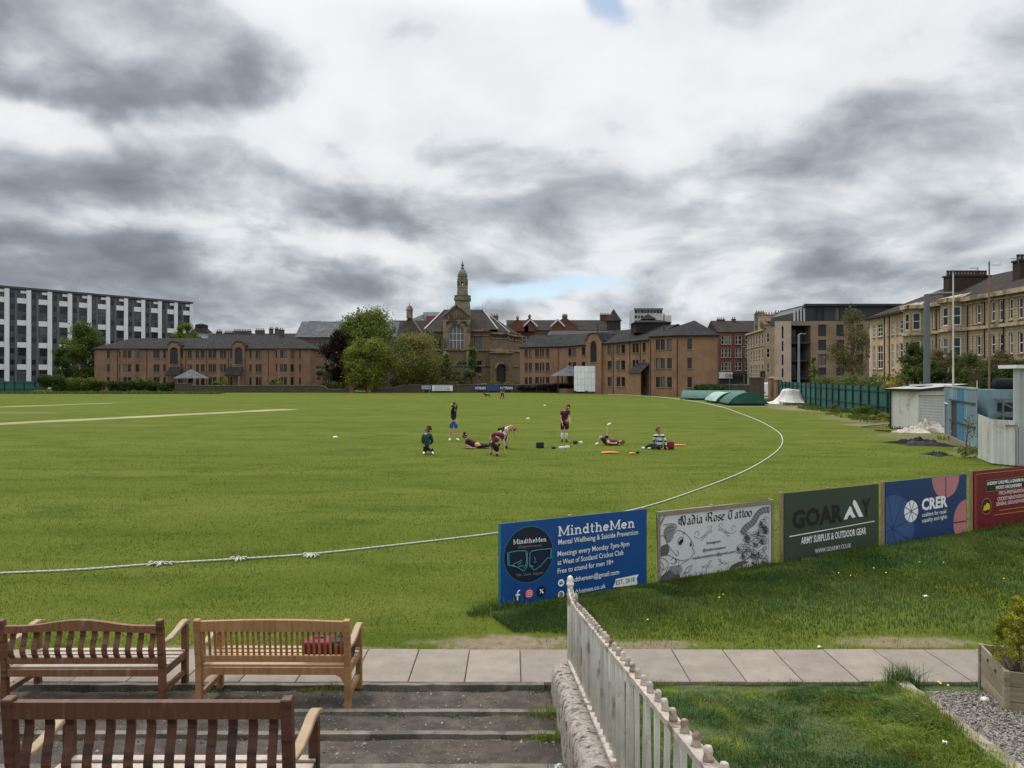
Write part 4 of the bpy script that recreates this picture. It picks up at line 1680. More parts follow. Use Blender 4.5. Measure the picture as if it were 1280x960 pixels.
for (x, y) in ((567, 610), (567, 692)):
 c, Y_ = B.at(*z1(x, y))
 B.shape('icon', [circ(c, 0.052)], ink_white)
c = B.at(*z1(567, 610))[0]
B.shape('icon', [[(c.x - .027, c.y - .02), (c.x + .027, c.y - .02), (c.x + .027, c.y + .02), (c.x - .027, c.y + .02)]], ink_navy)
B.lines('icon', [[(c.x - .025, c.y + .016), (c.x, c.y - .004), (c.x + .025, c.y + .016)]], 0.006, ink_white)
c = B.at(*z1(567, 692))[0]
B.lines('icon', [circ(c, .03, n=20) + [circ(c, .03, n=20)[0]], [(c.x - .03, c.y), (c.x + .03, c.y)], [(c.x, c.y - .03), (c.x, c.y + .03)], circ(c, .014, .03, 16) + [circ(c, .014, .03, 16)[0]]], 0.006, ink_navy)
B.shape('banner', [zz([(952, 583), (1112, 550), (1098, 580), (1104, 610), (1098, 626), (930, 642), (945, 612)])], ink_white)
B.text('EST. 2018', z1(953, 625), z1(1084, 600), 31 / 5.645, ink_navy, 0.012)
B.lines('icon', [zz([(259, 733), (259, 682), (263, 668), (276, 661)]), zz([(244, 697), (277, 692)])], .021, ink_white)
p = B.at(*z1(341, 685))[0]
B.shape('icon', [circ(p, .066, .066, 24)], ink_red)


def rr(c, a, b, r, n=4):
 out = []
 for (sx, sy, a0) in ((1, 1, 0), (-1, 1, 90), (-1, -1, 180), (1, -1, 270)):
  for i in range(n + 1):
   t = math.radians(a0 + 90 * i / n)
   out.append((c[0] + sx * (a - r) + r * math.cos(t), c[1] + sy * (b - r) + r * math.sin(t)))
 return out


q_ = rr(p, .038, .038, .014)
B.lines('icon', [q_ + [q_[0]], circ(p, .018, n=16) + [circ(p, .018, n=16)[0]]], .008, ink_white)
c = B.at(*z1(428, 668))[0]
B.shape('icon', [circ(c, .068)], ink_navy)
B.lines('icon', [[(c.x - .026, c.y + .03), (c.x + .026, c.y - .03)]], .018, ink_white)
B.lines('icon', [[(c.x + .028, c.y + .03), (c.x - .028, c.y - .03)]], .007, ink_white)
# two fists meeting, line drawing
B.shape('emblem', [zz([(183, 396), (200, 394), (204, 488), (186, 488)]), zz([(488, 366), (503, 364), (503, 436), (488, 440)])], ink_teal)
B.lines('emblem', [zz(P) for P in (
 [(200, 394), (255, 384), (312, 383), (326, 392), (330, 470), (325, 495), (302, 528), (270, 505), (245, 495), (204, 486)],
 [(488, 368), (420, 374), (360, 385), (346, 398), (343, 490), (378, 520), (420, 490), (470, 432), (490, 436)],
 [(228, 478), (262, 462), (287, 448), (280, 470), (262, 480)], [(317, 395), (322, 440), (316, 490)], [(300, 505), (318, 480)], [(262, 493), (300, 488)],
 [(375, 425), (385, 448), (372, 466), (392, 462)], [(204, 486), (240, 488)], [(345, 485), (370, 495)])], 0.0085, ink_ltteal)

# ================= board 2: white with line drawing, grey timber frame
white_face = M('white_board', (0.52, 0.53, 0.55), 0.5, 0.05, 1.5, spec=0.35, streak=0.16)
B = Board(2.665, 5.075, -0.13, 1.065, 'advertising_board', 'white board with black line drawing and gothic lettering in a grey wooden frame', white_face, lp=False)
frame_m = M('grey_batten', (0.215, 0.175, 0.125), 0.8, 0.2, 6, stretch=(0.6, 5, 5), bump=0.2)
w_ = B.s1 - B.s0
for (x, z, a, b_) in ((w_ / 2, 1.065 - .032, w_, .064), (w_ / 2, -.10, w_, .07), (.022, .48, .05, 1.03), (w_ - .022, .48, .05, 1.03)):
 m = MB()
 m.box((x, -.012, z), (a, .03, b_))
 m.build('frame_batten', frame_m, B.o, bevel=0.003)
B.lay = 0.0


def z2(x, y):
 return (800 + x / 6.4, 600 + y / 6.4)


def yy(P, k=5):
 return smooth2([B.at(*z2(x, y))[0] for x, y in P], k)


def yl(P):
 return [B.at(*z2(x, y))[0] for x, y in P]


B.lines('print', [yl([(128, 262), (1030, 158), (1020, 690), (140, 850), (128, 262)])], 0.012, ink_black)
GOTH = {
 'N': (1.0, [[(.12, .78), (.3, .9), (.34, .75), (.34, .12), (.44, .02)], [(.3, .88), (.46, .98), (.5, .6), (.62, .2), (.74, .02)], [(.62, .95), (.8, .88), (.78, .1), (.68, -.02)], [(.0, .45), (.12, .58), (.08, .3), (.2, .2)], [(.0, .66), (.3, .62)]]),
 'a': (.52, [[(.08, .5), (.22, .62), (.34, .54), (.36, .12), (.44, .0)], [(.34, .36), (.14, .28), (.1, .1), (.2, .0), (.34, .1)]]),
 'd': (.56, [[(.08, .96), (.26, .86), (.4, .6), (.42, .1), (.3, .0)], [(.4, .52), (.16, .56), (.1, .16), (.22, .0)]]),
 'i': (.28, [[(.06, .54), (.16, .6), (.16, .1), (.25, .0)], [(.12, .82), (.2, .78)]]),
 'R': (.95, [[(.1, .84), (.28, .95), (.34, .8), (.34, .1), (.22, -.02)], [(.3, .9), (.56, 1.0), (.74, .86), (.7, .62), (.42, .5)], [(.46, .5), (.66, .36), (.7, .12), (.84, .0)], [(.0, .5), (.1, .62), (.06, .3), (.18, .18)]]),
 'o': (.5, [[(.24, .62), (.08, .5), (.08, .12), (.24, .0)], [(.22, .6), (.4, .5), (.4, .12), (.24, .0)]]),
 's': (.44, [[(.36, .52), (.24, .62), (.1, .5), (.12, .38), (.34, .24), (.34, .1), (.2, .0), (.06, .08)]]),
 'e': (.46, [[(.1, .3), (.36, .42), (.32, .56), (.2, .62), (.08, .5), (.08, .12), (.24, .0), (.38, .1)]]),
 'T': (.85, [[(.08, .82), (.28, .95), (.55, .86), (.78, .98)], [(.3, .9), (.12, .6), (.14, .18), (.36, .0), (.6, .12)], [(.5, .84), (.46, .5), (.48, .14)]]),
 't': (.36, [[(.2, .84), (.18, .12), (.3, .0)], [(.04, .58), (.34, .62)]]),
 ' ': (.34, []),
}


def goth_text(s, a, b, cap):
 p0, Y0 = B.at(*a)
 p1, _ = B.at(*b)
 h = cap / FPX * Y0
 tot = sum(GOTH[c][0] for c in s)
 sx = (p1.x - p0.x) / tot
 x = 0
 st = []
 for c in s:
  w, P = GOTH[c]
  for q in P:
   Q = [(p0.x + (x + u) * sx, p0.y + v * h + (p1.y - p0.y) * x / tot) for u, v in q]
   st.append(smooth2(Q, 3))
  x += w
 B.lines('lettering', st, 0, ink_black, nib=Vector((0.0105, 0.0085)))
 B.lines('lettering', st, 0.0045, ink_black)


goth_text('Nadia Rose Tattoo', z2(302, 366), z2(892, 288), 76 / 6.4)
B.text('Instagram', z2(530, 513), z2(640, 496), 22 / 6.4, ink_midgrey, 0.02)
B.text('@nadiarosetattoo', z2(497, 572), z2(680, 545), 22 / 6.4, ink_midgrey, 0.02)
B.text('nadiarosetattoo@gmail.com', z2(418, 634), z2(750, 580), 22 / 6.4, ink_midgrey, 0.02)
# scrolls
sc_ = []
for (ox, oy, f) in ((430, 430, 1), (765, 380, -1)):
 for P in ([(0, 20), (40, 40), (90, 10), (140, -35), (120, -50), (105, -30)], [(0, 0), (20, -20), (40, 0), (25, 15)], [(60, 40), (90, 20), (70, 50), (50, 60)], [(90, 30), (110, 10), (140, -10), (135, 10)]):
  sc_.append(yy([(ox + f * x, oy + y - f * x * 0.13) for x, y in P]))
for (ox, oy, f) in ((485, 690, 1), (705, 655, -1)):
 for P in ([(0, -5), (40, 10), (85, -35), (60, -30), (70, -5)], [(10, 15), (40, -10), (70, 15), (85, 5)]):
  sc_.append(yy([(ox + f * x, oy + y - f * x * 0.13) for x, y in P]))
B.lines('print', sc_, 0.006, ink_midgrey)
# woman's profile with flowing hair and flowers, snake among roses: a plain line drawing
B.shape('print', [yl([(140, 540), (215, 505), (232, 560), (215, 600), (135, 612)]), yl([(150, 780), (250, 700), (300, 720), (320, 790), (300, 815), (160, 842)])], ink_midgrey)
B.shape('print', [yl([(185, 400), (215, 360), (260, 352), (290, 380), (262, 420), (240, 480), (215, 500), (190, 450)]), yl([(235, 690), (290, 680), (325, 705), (315, 745), (270, 755), (240, 720)])], ink_grey)
ln = []
for P in ([(262, 430), (300, 400), (350, 422), (385, 452), (408, 490), (425, 520), (412, 540), (424, 560), (432, 580), (412, 600), (398, 625), (350, 640), (320, 640), (285, 628)],
   [(295, 500), (312, 460), (335, 455), (345, 470)], [(300, 515), (325, 500), (338, 480)], [(395, 530), (400, 495), (410, 490)], [(355, 410), (340, 432), (350, 430)],
   [(200, 280), (170, 320), (150, 380), (140, 440)], [(190, 300), (160, 360), (145, 420)], [(180, 360), (220, 350), (270, 350), (295, 375)],
   [(185, 420), (220, 380), (260, 380)], [(200, 460), (210, 420), (250, 400)], [(215, 500), (250, 470), (265, 420)], [(140, 470), (180, 440), (215, 500)],
   [(222, 520), (250, 560), (290, 600), (305, 580), (290, 560)], [(215, 600), (250, 610), (290, 640), (270, 660)], [(310, 640), (300, 690), (340, 660), (380, 640)],
   [(320, 790), (345, 740), (370, 700), (415, 680)], [(345, 740), (380, 735), (410, 690)], [(300, 680), (330, 700), (322, 750)],
   [(150, 620), (190, 630), (220, 660), (215, 700), (190, 760)], [(140, 650), (170, 660), (185, 700), (165, 740)], [(160, 690), (180, 720), (210, 690)], [(145, 640), (140, 700), (150, 760)],
   [(232, 690), (215, 740), (170, 770)], [(240, 640), (265, 620), (285, 650), (265, 670), (240, 660)]):
 ln.append(yy(P))
B.lines('print', ln, 0.0075, ink_black)
B.shape('print', [yl([(300, 500), (335, 462), (342, 490), (318, 520)]), yl([(392, 528), (402, 492), (410, 522)])], ink_black)
sn = []
r2 = random.Random(5)
up_ = [(1028, 212), (960, 225), (915, 270), (885, 320), (830, 360), (795, 410)]
lo_ = [(1028, 255), (985, 258), (945, 290), (915, 345), (860, 390), (820, 440)]
B.shape('print', [[*yy(up_), *yy(lo_)[::-1]]], ink_grey)
sn += [yy(up_), yy(lo_)]
Lu, Ll = yy(up_), yy(lo_)
for a, b_ in zip(Lu[::2], Ll[::2]):
 sn.append([a, a.lerp(b_, 0.5) + Vector((0.012, 0)), b_])
for P in ([(700, 735), (720, 690), (770, 660), (830, 640), (880, 600)], [(715, 745), (745, 700), (800, 680), (860, 650)]):
 sn.append(yy(P))
B.shape('print', [[*yy([(700, 735), (720, 690), (770, 660), (830, 640)]), *yy([(860, 655), (800, 682), (745, 705), (718, 742)])]], ink_midgrey)
blot = []
for (cx_, cy_, R0) in ((975, 345, 42), (860, 455, 48), (925, 500, 46), (800, 545, 48), (905, 590, 44), (985, 480, 40), (965, 590, 45), (830, 600, 40), (990, 660, 42), (910, 660, 38), (1000, 400, 30), (955, 420, 34)):
 blot.append(yl([(cx_ + R0 * r2.uniform(.35, .8) * math.cos(a), cy_ + R0 * r2.uniform(.35, .8) * math.sin(a)) for a in np.linspace(r2.uniform(0, 2), r2.uniform(3.2, 4.6), 8)]))
 P = []
 for k in range(26):
  a = k * 0.62
  r = R0 * (0.08 + 0.92 * k / 26) * (1 + 0.16 * math.sin(a * 2.5))
  P.append((cx_ + r * math.cos(a), cy_ + r * math.sin(a) - r * math.cos(a) * 0.12))
 P = [p for p in P if p[0] < 1024]
 sn.append(yy(P, 3))
 for k in range(3):
  a = r2.uniform(0, 6.28)
  x, y_ = cx_ + R0 * .9 * math.cos(a), cy_ + R0 * .9 * math.sin(a)
  if x < 990:
   sn.append(yy([(x, y_), (x + 14, y_ - 18), (x + 32, y_ - 14), (x + 22, y_ + 6), (x, y_)]))
B.shape('print', blot, ink_midgrey)
B.lines('print', sn, 0.0075, ink_black)

# ================= board 3: dark green
green_face = M('dark_green_board', (0.036, 0.054, 0.036), 0.5, 0.08, 1.5, spec=0.35, streak=0.16)
B = Board(5.335, 7.74, -0.10, 1.15, 'advertising_board', 'dark green board reading GOARMY with black and white lettering', green_face)


def z3(x, y):
 return (960 + x / 4.0, 570 + y / 4.0)


B.text('GOAR', z3(118, 362), z3(374, 322), 84 / 4, ink_black, 0.05)
B.text('Y', z3(464, 302), z3(512, 293), 80 / 4, ink_black, 0.05)


def xl(P):
 return [B.at(*z3(x, y))[0] for x, y in P]


B.shape('logo', [xl([(376, 318), (382, 300), (406, 250), (413, 254), (423, 282), (436, 304), (420, 310), (408, 292), (400, 298), (393, 315)]),
     xl([(420, 236), (427, 218), (438, 226), (474, 302), (452, 304), (425, 248)])], ink_white)
B.shape('print', [xl([(104, 400), (530, 323), (530, 327), (104, 405)])], ink_white)
B.text('ARMY SURPLUS & OUTDOOR GEAR', z3(162, 441), z3(487, 388), 34 / 4, ink_white, 0.02)
B.text('WWW.GOARMY.CO.UK', z3(232, 486), z3(413, 455), 21 / 4, MATS['white_board'], 0.02)

# ================= board 4: navy with pink segments
navy_face = M('navy_board', (0.014, 0.040, 0.125), 0.45, 0.06, 1.5, spec=0.38, streak=0.16)
B = Board(7.93, 10.40, -0.08, 1.165, 'advertising_board', 'navy board with pink segments and a white wheel beside CRER', navy_face)
W4, H4 = B.s1 - B.s0, 1.165


def clip_poly(P, x0, x1, z0, z1_):
 def cl(P, f, g):
  out = []
  for i in range(len(P)):
   a, b_ = P[i - 1], P[i]
   fa, fb = f(a), f(b_)
   if (fa >= 0) != (fb >= 0):
    t = fa / (fa - fb)
    out.append((a[0] + (b_[0] - a[0]) * t, a[1] + (b_[1] - a[1]) * t))
   if fb >= 0:
    out.append(b_)
  return out
 P = [tuple(p) for p in P]
 for f in (lambda p: p[0] - x0, lambda p: x1 - p[0], lambda p: p[1] - z0, lambda p: z1_ - p[1]):
  P = cl(P, f, None)
  if not P:
   return []
 return P


def wheel(c, R, n, gap, mat, name, a00=0.0, only=None):
 polys = []
 for k in range(n):
  if only and k not in only:
   continue
  a0 = a00 + 2 * math.pi * k / n
  a1 = a00 + 2 * math.pi * (k + 1) / n
  am = (a0 + a1) / 2
  off = (gap / math.sin(math.pi / n)) / 2
  c2 = (c[0] + off * math.cos(am), c[1] + off * math.sin(am))
  P = [c2] + [(c2[0] + (R - off) * math.cos(a0 + (a1 - a0) * i / 8), c2[1] + (R - off) * math.sin(a0 + (a1 - a0) * i / 8)) for i in range(9)]
  P = clip_poly(P, 0.002, W4 - 0.002, -0.075, H4 - 0.002)
  if P:
   polys.append(P)
 B.shape(name, polys, mat)


c = B.at(*z3(622, 362))[0]
wheel(c, 0.62, 8, 0.02, ink_blue2, 'print', 0.25)
c = B.at(*z3(886, 92))[0]
wheel((c.x, H4 + 0.01), 0.44, 4, 0.028, ink_pink, 'print', 0.0)
c = B.at(*z3(988, 325))[0]
wheel((W4 + 0.0, c.y), 0.44, 4, 0.028, ink_pink, 'print', 0.0)
c = B.at(*z3(713, 276))[0]
wheel(c, 0.205, 8, 0.016, ink_white, 'logo', 0.3)
B.text('CRER', z3(765, 271), z3(894, 250), 54 / 4, ink_white, 0.04)
B.text('coalition for racial', z3(767, 304), z3(887, 284), 20 / 4, ink_white, 0.01)
B.text('equality and rights', z3(767, 332), z3(891, 310), 20 / 4, ink_white, 0.01)

# ================= board 5: maroon
red_face = M('maroon_board', (0.125, 0.006, 0.014), 0.45, 0.08, 1.5, spec=0.35, streak=0.16)
B = Board(10.64, 13.08, -0.05, 1.205, 'advertising_board', 'maroon board with gold border, black title strip and round yellow emblem', red_face)


def z5(x, y):
 return (1210 + x / 9.6, 570 + y / 9.6)


W5 = B.s1 - B.s0


def frame_lines(x0, x1, z0, z1_, w):
 return [[(x0, z0), (x1, z0), (x1, z0 + w), (x0, z0 + w)], [(x0, z1_ - w), (x1, z1_ - w), (x1, z1_), (x0, z1_)], [(x0, z0 + w), (x0 + w, z0 + w), (x0 + w, z1_ - w), (x0, z1_ - w)], [(x1 - w, z0 + w), (x1, z0 + w), (x1, z1_ - w), (x1 - w, z1_ - w)]]


B.shape('border', frame_lines(0.06, W5 - 0.06, -0.0, 1.15, 0.014), ink_gold)
a = B.at(*z5(212, 292))[0]
b_ = B.at(*z5(212, 432))[0]
x1_ = W5 - a.x
B.shape('title_strip', [[(a.x, b_.y), (x1_, b_.y), (x1_, a.y), (a.x, a.y)]], ink_gold)
B.shape('title_strip', [[(a.x + .008, b_.y + .008), (x1_ - .008, b_.y + .008), (x1_ - .008, a.y - .008), (a.x + .008, a.y - .008)]], ink_black)
h_ = a.y - b_.y
B.text('ANDREW CARDWELL & GRAEME McBRIDE', (a.x + .03, b_.y + h_ * .58), (x1_ - .03, b_.y + h_ * .58), h_ * .27, ink_white, 0.03, raw=True)
B.text('SPORTS GROUNDSMEN', (a.x + .33, b_.y + h_ * .14), (x1_ - .33, b_.y + h_ * .14), h_ * .27, ink_white, 0.03, raw=True)
for (t_x, x, y, hw) in (('PITCH PREPARATION', 345, 470, .46), ('CRICKET RENOVATIONS', 330, 538, .52), ('GENERAL GROUNDWORKS', 312, 600, .56)):
 p = B.at(*z5(x, y))[0]
 B.text(t_x, (W5 / 2 - hw * 1.0 + .1, p.y), (W5 / 2 + hw * 1.0 + .1, p.y), 0.072, ink_rose, 0.03, raw=True)
for (x, y, hw) in ((345, 660, .45), (300, 715, .62)):
 p = B.at(*z5(x, y))[0]
 B.shape('print', [[(W5 / 2 - hw + .1, p.y), (W5 / 2 + hw + .1, p.y), (W5 / 2 + hw + .1, p.y + .018), (W5 / 2 - hw + .1, p.y + .018)]], ink_gold)
c = B.at(*z5(213, 602))[0]
B.shape('emblem', [circ(c, 0.17)], ink_gold)
B.shape('emblem', [circ(c, 0.155)], ink_black)
B.shape('emblem', [[(c.x - .115, c.y - .07), (c.x - .06, c.y - .085), (c.x + .05, c.y - .075), (c.x + .11, c.y - .06), (c.x + .115, c.y), (c.x + .085, c.y + .06), (c.x + .04, c.y + .05), (c.x + .01, c.y + .085), (c.x - .03, c.y + .03), (c.x - .085, c.y + .02)]], ink_yellow)
B.shape('print', [[(W5 - .5, .03), (W5 - .14, .03), (W5 - .16, .10), (W5 - .3, .075), (W5 - .46, .11)]], ink_yellow)
# ------------------------------------------------------------------ buildings
brick_l = brick_mat('brown_brick', (0.268, 0.156, 0.098), (0.212, 0.12, 0.078), (0.2, 0.15, 0.11))
brick_r = brick_mat('orange_brick', (0.315, 0.180, 0.106), (0.255, 0.144, 0.087), (0.22, 0.16, 0.12))
brick_red = brick_mat('red_sandstone', (0.15, 0.066, 0.05), (0.12, 0.053, 0.042), (0.12, 0.07, 0.05), 3)
hall_stone = brick_mat('sooty_sandstone', (0.215, 0.152, 0.092), (0.14, 0.100, 0.064), (0.08, 0.06, 0.045), 4)
hall_trim = M('sooty_trim', (0.20, 0.16, 0.115), 0.9, 0.25, 1.2, world=True, col2=(0.07, 0.058, 0.045), amt2=0.5)
spire_stone = M('spire_stone', (0.175, 0.155, 0.12), 0.9, 0.2, 1.2, world=True, col2=(0.13, 0.11, 0.085), amt2=0.45)
blond_stone = brick_mat('blond_sandstone', (0.40, 0.305, 0.205), (0.31, 0.235, 0.155), (0.18, 0.13, 0.085), 3.4)
blond_trim = M('blond_trim', (0.38, 0.30, 0.205), 0.9, 0.2, 1.5, world=True, col2=(0.16, 0.12, 0.08), amt2=0.5, streak=0.4)
new_stone = M('buff_block', (0.44, 0.315, 0.195), 0.9, 0.12, 0.8, world=True, col2=(0.35, 0.25, 0.155), amt2=0.5)
grey_stone = brick_mat('grey_tenement', (0.12, 0.105, 0.082), (0.09, 0.078, 0.062), (0.06, 0.05, 0.04), 3.4)
pale_brick = brick_mat('pale_brick', (0.27, 0.19, 0.135), (0.22, 0.155, 0.11), (0.2, 0.16, 0.12))
beige_brick = brick_mat('beige_brick', (0.52, 0.41, 0.325), (0.45, 0.35, 0.275), (0.3, 0.25, 0.2))
slate_dark = slate_mat('dark_tile', (0.030, 0.028, 0.029))
slate_grey = slate_mat('grey_slate', (0.095, 0.098, 0.107))
slate_brown = slate_mat('brown_slate', (0.040, 0.034, 0.031))
lead_m = M('lead_flashing', (0.24, 0.25, 0.26), 0.6, 0.15, 2, world=True)
frame_white = M('white_joinery', (0.58, 0.58, 0.56), 0.6, 0.06, 3)
frame_brown = M('brown_joinery', (0.035, 0.022, 0.016), 0.6, 0.15, 3)
frame_dark = M('dark_joinery', (0.025, 0.026, 0.03), 0.5, 0.15, 3)
sill_m = M('stone_sill', (0.22, 0.18, 0.135), 0.9, 0.15, 3)
pipe_m = M('cast_pipe', (0.018, 0.014, 0.013), 0.6, 0.15, 3)
gutter_m = M('dark_fascia', (0.022, 0.018, 0.017), 0.6, 0.15, 3)
glass = glass_mat('window_glass')
clay_m = M('clay_pot', (0.20, 0.10, 0.06), 0.9, 0.2, 3)
WCACHE = {}


def window_mesh(w, h, style):
 key = (w, h, style)
 if key in WCACHE:
  return WCACHE[key]
 fm, nx, rows, fw, arch = style
 m = MB()
 d = 0.06
 hw = w / 2

 def top(x):
  if not arch:
   return h
  r = hw
  return h - r + math.sqrt(max(0.0, r * r - x * x))
 if arch:
  P = [(-hw, 0), (hw, 0), (hw, h - hw)] + [(hw * math.cos(a), h - hw + hw * math.sin(a)) for a in np.linspace(0, math.pi, 13)[1:-1]] + [(-hw, h - hw)]
  Q = []
  c = Vector((0, (h - hw) * 0.6))
  for (x, z) in P:
   v = Vector((x, z)) - c
   Q.append(c + v * (1 - fw / max(0.3, v.length)))
  n = len(P)
  for i in range(n):
   j = (i + 1) % n
   for (y0, y1) in ((-d / 2, d / 2),):
    m.quad((P[i][0], y0, P[i][1]), (P[j][0], y0, P[j][1]), (Q[j].x, y0, Q[j].y), (Q[i].x, y0, Q[i].y))
    m.quad((Q[i].x, y0, Q[i].y), (Q[j].x, y0, Q[j].y), (Q[j].x, y1, Q[j].y), (Q[i].x, y1, Q[i].y))
  pane_poly = [(q.x, 0.012, q.y) for q in Q]
 else:
  m.box((-hw + fw / 2, 0, h / 2), (fw, d, h))
  m.box((hw - fw / 2, 0, h / 2), (fw, d, h))
  m.box((0, 0, fw / 2), (w - 2 * fw, d, fw))
  m.box((0, 0, h - fw / 2), (w - 2 * fw, d, fw))
  pane_poly = [(-hw + fw, 0.012, fw), (hw - fw, 0.012, fw), (hw - fw, 0.012, h - fw), (-hw + fw, 0.012, h - fw)]
 for i in range(1, nx):
  x = -hw + w * i / nx
  t = top(abs(x) + fw * .4) - fw * 0.8
  m.box((x, 0, (fw + t) / 2), (fw * 0.8, d * 0.8, t - fw))
 for r in rows:
  m.box((0, 0.001, h * r), (w - 2 * fw, d * 0.7, fw * 0.8))
 me = bpy.data.meshes.new('window')
 me.from_pydata(m.v, [], m.f)
 me.materials.append(fm)
 bm = bmesh.new()
 bm.from_mesh(me)
 bmesh.ops.recalc_face_normals(bm, faces=bm.faces)
 bm.to_mesh(me)
 bm.free()
 pm = bpy.data.meshes.new('pane')
 back = [(p[0], 0.022, p[2]) for p in pane_poly]
 k = len(pane_poly)
 pm.from_pydata(pane_poly + back, [], [tuple(range(k)), tuple(range(k, 2 * k))[::-1]])
 pm.materials.append(glass)
 WCACHE[key] = (me, pm)
 return WCACHE[key]


def put_window(parent, p, ang, w, h, style, name='window', inset=0.0):
 me, pm = window_mesh(w, h, style)
 off = Vector(parent.get('_w', (0, 0, 0)))
 o = link(name, me, parent, tuple(Vector(p) - off), ang)
 link('pane', pm, o)
 return o


def q1(v, s=0.1):
 return max(s, round(v / s) * s)


class Facade:
 """vertical wall with true openings between plan points P0 (viewer's left) and P1"""
 def __init__(self, P0, P1, z0, z1, depth=0.18):
  self.P0, self.P1 = Vector((P0[0], P0[1], 0)), Vector((P1[0], P1[1], 0))
  self.d = (self.P1 - self.P0).normalized()
  self.L = (self.P1 - self.P0).length
  self.n = Vector((self.d.y, -self.d.x, 0))
  self.ang = math.atan2(self.d.y, self.d.x)
  self.z0, self.z1, self.dep = z0, z1, depth
  self.op = []

 def s(self, px):
  k = (px - CX) / FPX
  return (k * self.P0.y - self.P0.x) / (self.d.x - k * self.d.y)

 def Y(self, px):
  return self.P0.y + self.d.y * self.s(px)

 def z(self, px, py):
  return CAMH + (HY - py) / FPX * self.Y(px)

 def pt(self, s, z, out=0.0):
  p = self.P0 + self.d * s + self.n * out
  return Vector((p.x, p.y, z))

 def add(self, s0, s1, za, zb, style, name='window', snap=True):
  if snap:
   c, w = (s0 + s1) / 2, q1(s1 - s0)
   h = q1(zb - za)
   s0, s1, zb = c - w / 2, c + w / 2, za + h
  if s0 < 0.05 or s1 > self.L - 0.05:
   return
  self.op.append((s0, s1, za, zb, style, name))

 def wp(self, px0, px1, za, zb, style, name='window'):
  self.add(self.s(px0), self.s(px1), za, zb, style, name)

 def wall(self, m, mi=0):
  xs = sorted({0.0, self.L} | {o[0] for o in self.op} | {o[1] for o in self.op})
  zs = sorted({self.z0, self.z1} | {o[2] for o in self.op} | {o[3] for o in self.op})
  xs = [x for i, x in enumerate(xs) if i == 0 or x - xs[i - 1] > 1e-4]
  zs = [z for i, z in enumerate(zs) if i == 0 or z - zs[i - 1] > 1e-4]
  for b in range(len(zs) - 1):
   run = None
   zc = (zs[b] + zs[b + 1]) / 2
   for a in range(len(xs) - 1):
    xc = (xs[a] + xs[a + 1]) / 2
    hole = any(o[0] < xc < o[1] and o[2] < zc < o[3] for o in self.op)
    if hole:
     if run is not None:
      m.quad(self.pt(run, zs[b]), self.pt(xs[a], zs[b]), self.pt(xs[a], zs[b + 1]), self.pt(run, zs[b + 1]), mi)
      run = None
    elif run is None:
     run = xs[a]
   if run is not None:
    m.quad(self.pt(run, zs[b]), self.pt(self.L, zs[b]), self.pt(self.L, zs[b + 1]), self.pt(run, zs[b + 1]), mi)
  for (s0, s1, za, zb, st, nm) in self.op:
   D = -self.dep
   m.quad(self.pt(s0, za), self.pt(s0, zb), self.pt(s0, zb, D), self.pt(s0, za, D), mi)
   m.quad(self.pt(s1, zb), self.pt(s1, za), self.pt(s1, za, D), self.pt(s1, zb, D), mi)
   m.quad(self.pt(s0, zb), self.pt(s1, zb), self.pt(s1, zb, D), self.pt(s0, zb, D), mi)
   m.quad(self.pt(s1, za), self.pt(s0, za), self.pt(s0, za, D), self.pt(s1, za, D), mi)
   if st is not None and st[4]:                 # spandrels of a round-headed opening
    r = (s1 - s0) / 2
    c = (s0 + s1) / 2
    for sg in (-1, 1):
     P = [self.pt(c + sg * r, zb, -0.003)] + [self.pt(c + sg * r * math.cos(t), zb - r + r * math.sin(t), -0.003) for t in np.linspace(math.pi / 2, 0, 7)]
     m.poly(P if sg < 0 else P[::-1], mi)
  return m

 def windows(self, parent, sill=None):
  for (s0, s1, za, zb, st, nm) in self.op:
   if st is None:
    continue
   w = put_window(parent, self.pt((s0 + s1) / 2, za, -self.dep + 0.06), self.ang, round(s1 - s0, 3), round(zb - za, 3), st, nm)
   if sill is not None:
    sm = WCACHE.get(('sill', round(s1 - s0, 1), sill.name))
    if sm is None:
     q = MB()
     q.box((0, -self.dep + 0.02, -0.06), (round(s1 - s0, 1) + 0.16, 0.22, 0.10))
     o = q.build('sill', sill, w, loc=(0, 0, 0))
     WCACHE[('sill', round(s1 - s0, 1), sill.name)] = o.data
    else:
     link('sill', sm, w, (0, 0, 0))

 def rest(self, m, depth, mi=0):
  """side walls and back of a rectangular block behind this front"""
  a, b = self.pt(0, self.z0), self.pt(self.L, self.z0)
  c, e = self.pt(self.L, self.z0, -depth), self.pt(0, self.z0, -depth)
  h = Vector((0, 0, self.z1 - self.z0))
  for p, q in ((b, c), (c, e), (e, a)):
   m.quad(p, q, q + h, p + h, mi)

 def band(self, m, s0, s1, z, h, out, mi=0):
  a, b = self.pt(s0, z + h / 2, out / 2 - 0.002), self.pt(s1, z + h / 2, out / 2 - 0.002)
  m.beam(a, b, out, h, mi)


def hip_roof(m, f, depth, z, rise, over=0.4, hipL=None, hipR=None, mi=0, thick=0.12):
 """hipped roof over the rectangle behind facade f; hip = 0 for a gable"""
 half = depth / 2
 hipL = half if hipL is None else hipL
 hipR = half if hipR is None else hipR
 A, B_ = f.pt(-over, z, over), f.pt(f.L + over, z, over)
 Cc, D = f.pt(f.L + over, z, -depth - over), f.pt(-over, z, -depth - over)
 R0, R1 = f.pt(hipL - (over if hipL == 0 else 0), z + rise, -half), f.pt(f.L - hipR + (over if hipR == 0 else 0), z + rise, -half)
 m.quad(A, B_, R1, R0, mi)
 m.quad(Cc, D, R0, R1, mi)
 m.poly([D, A, R0], mi)
 m.poly([B_, Cc, R1], mi)
 m.poly([D, Cc, B_, A], mi)
 return R0, R1


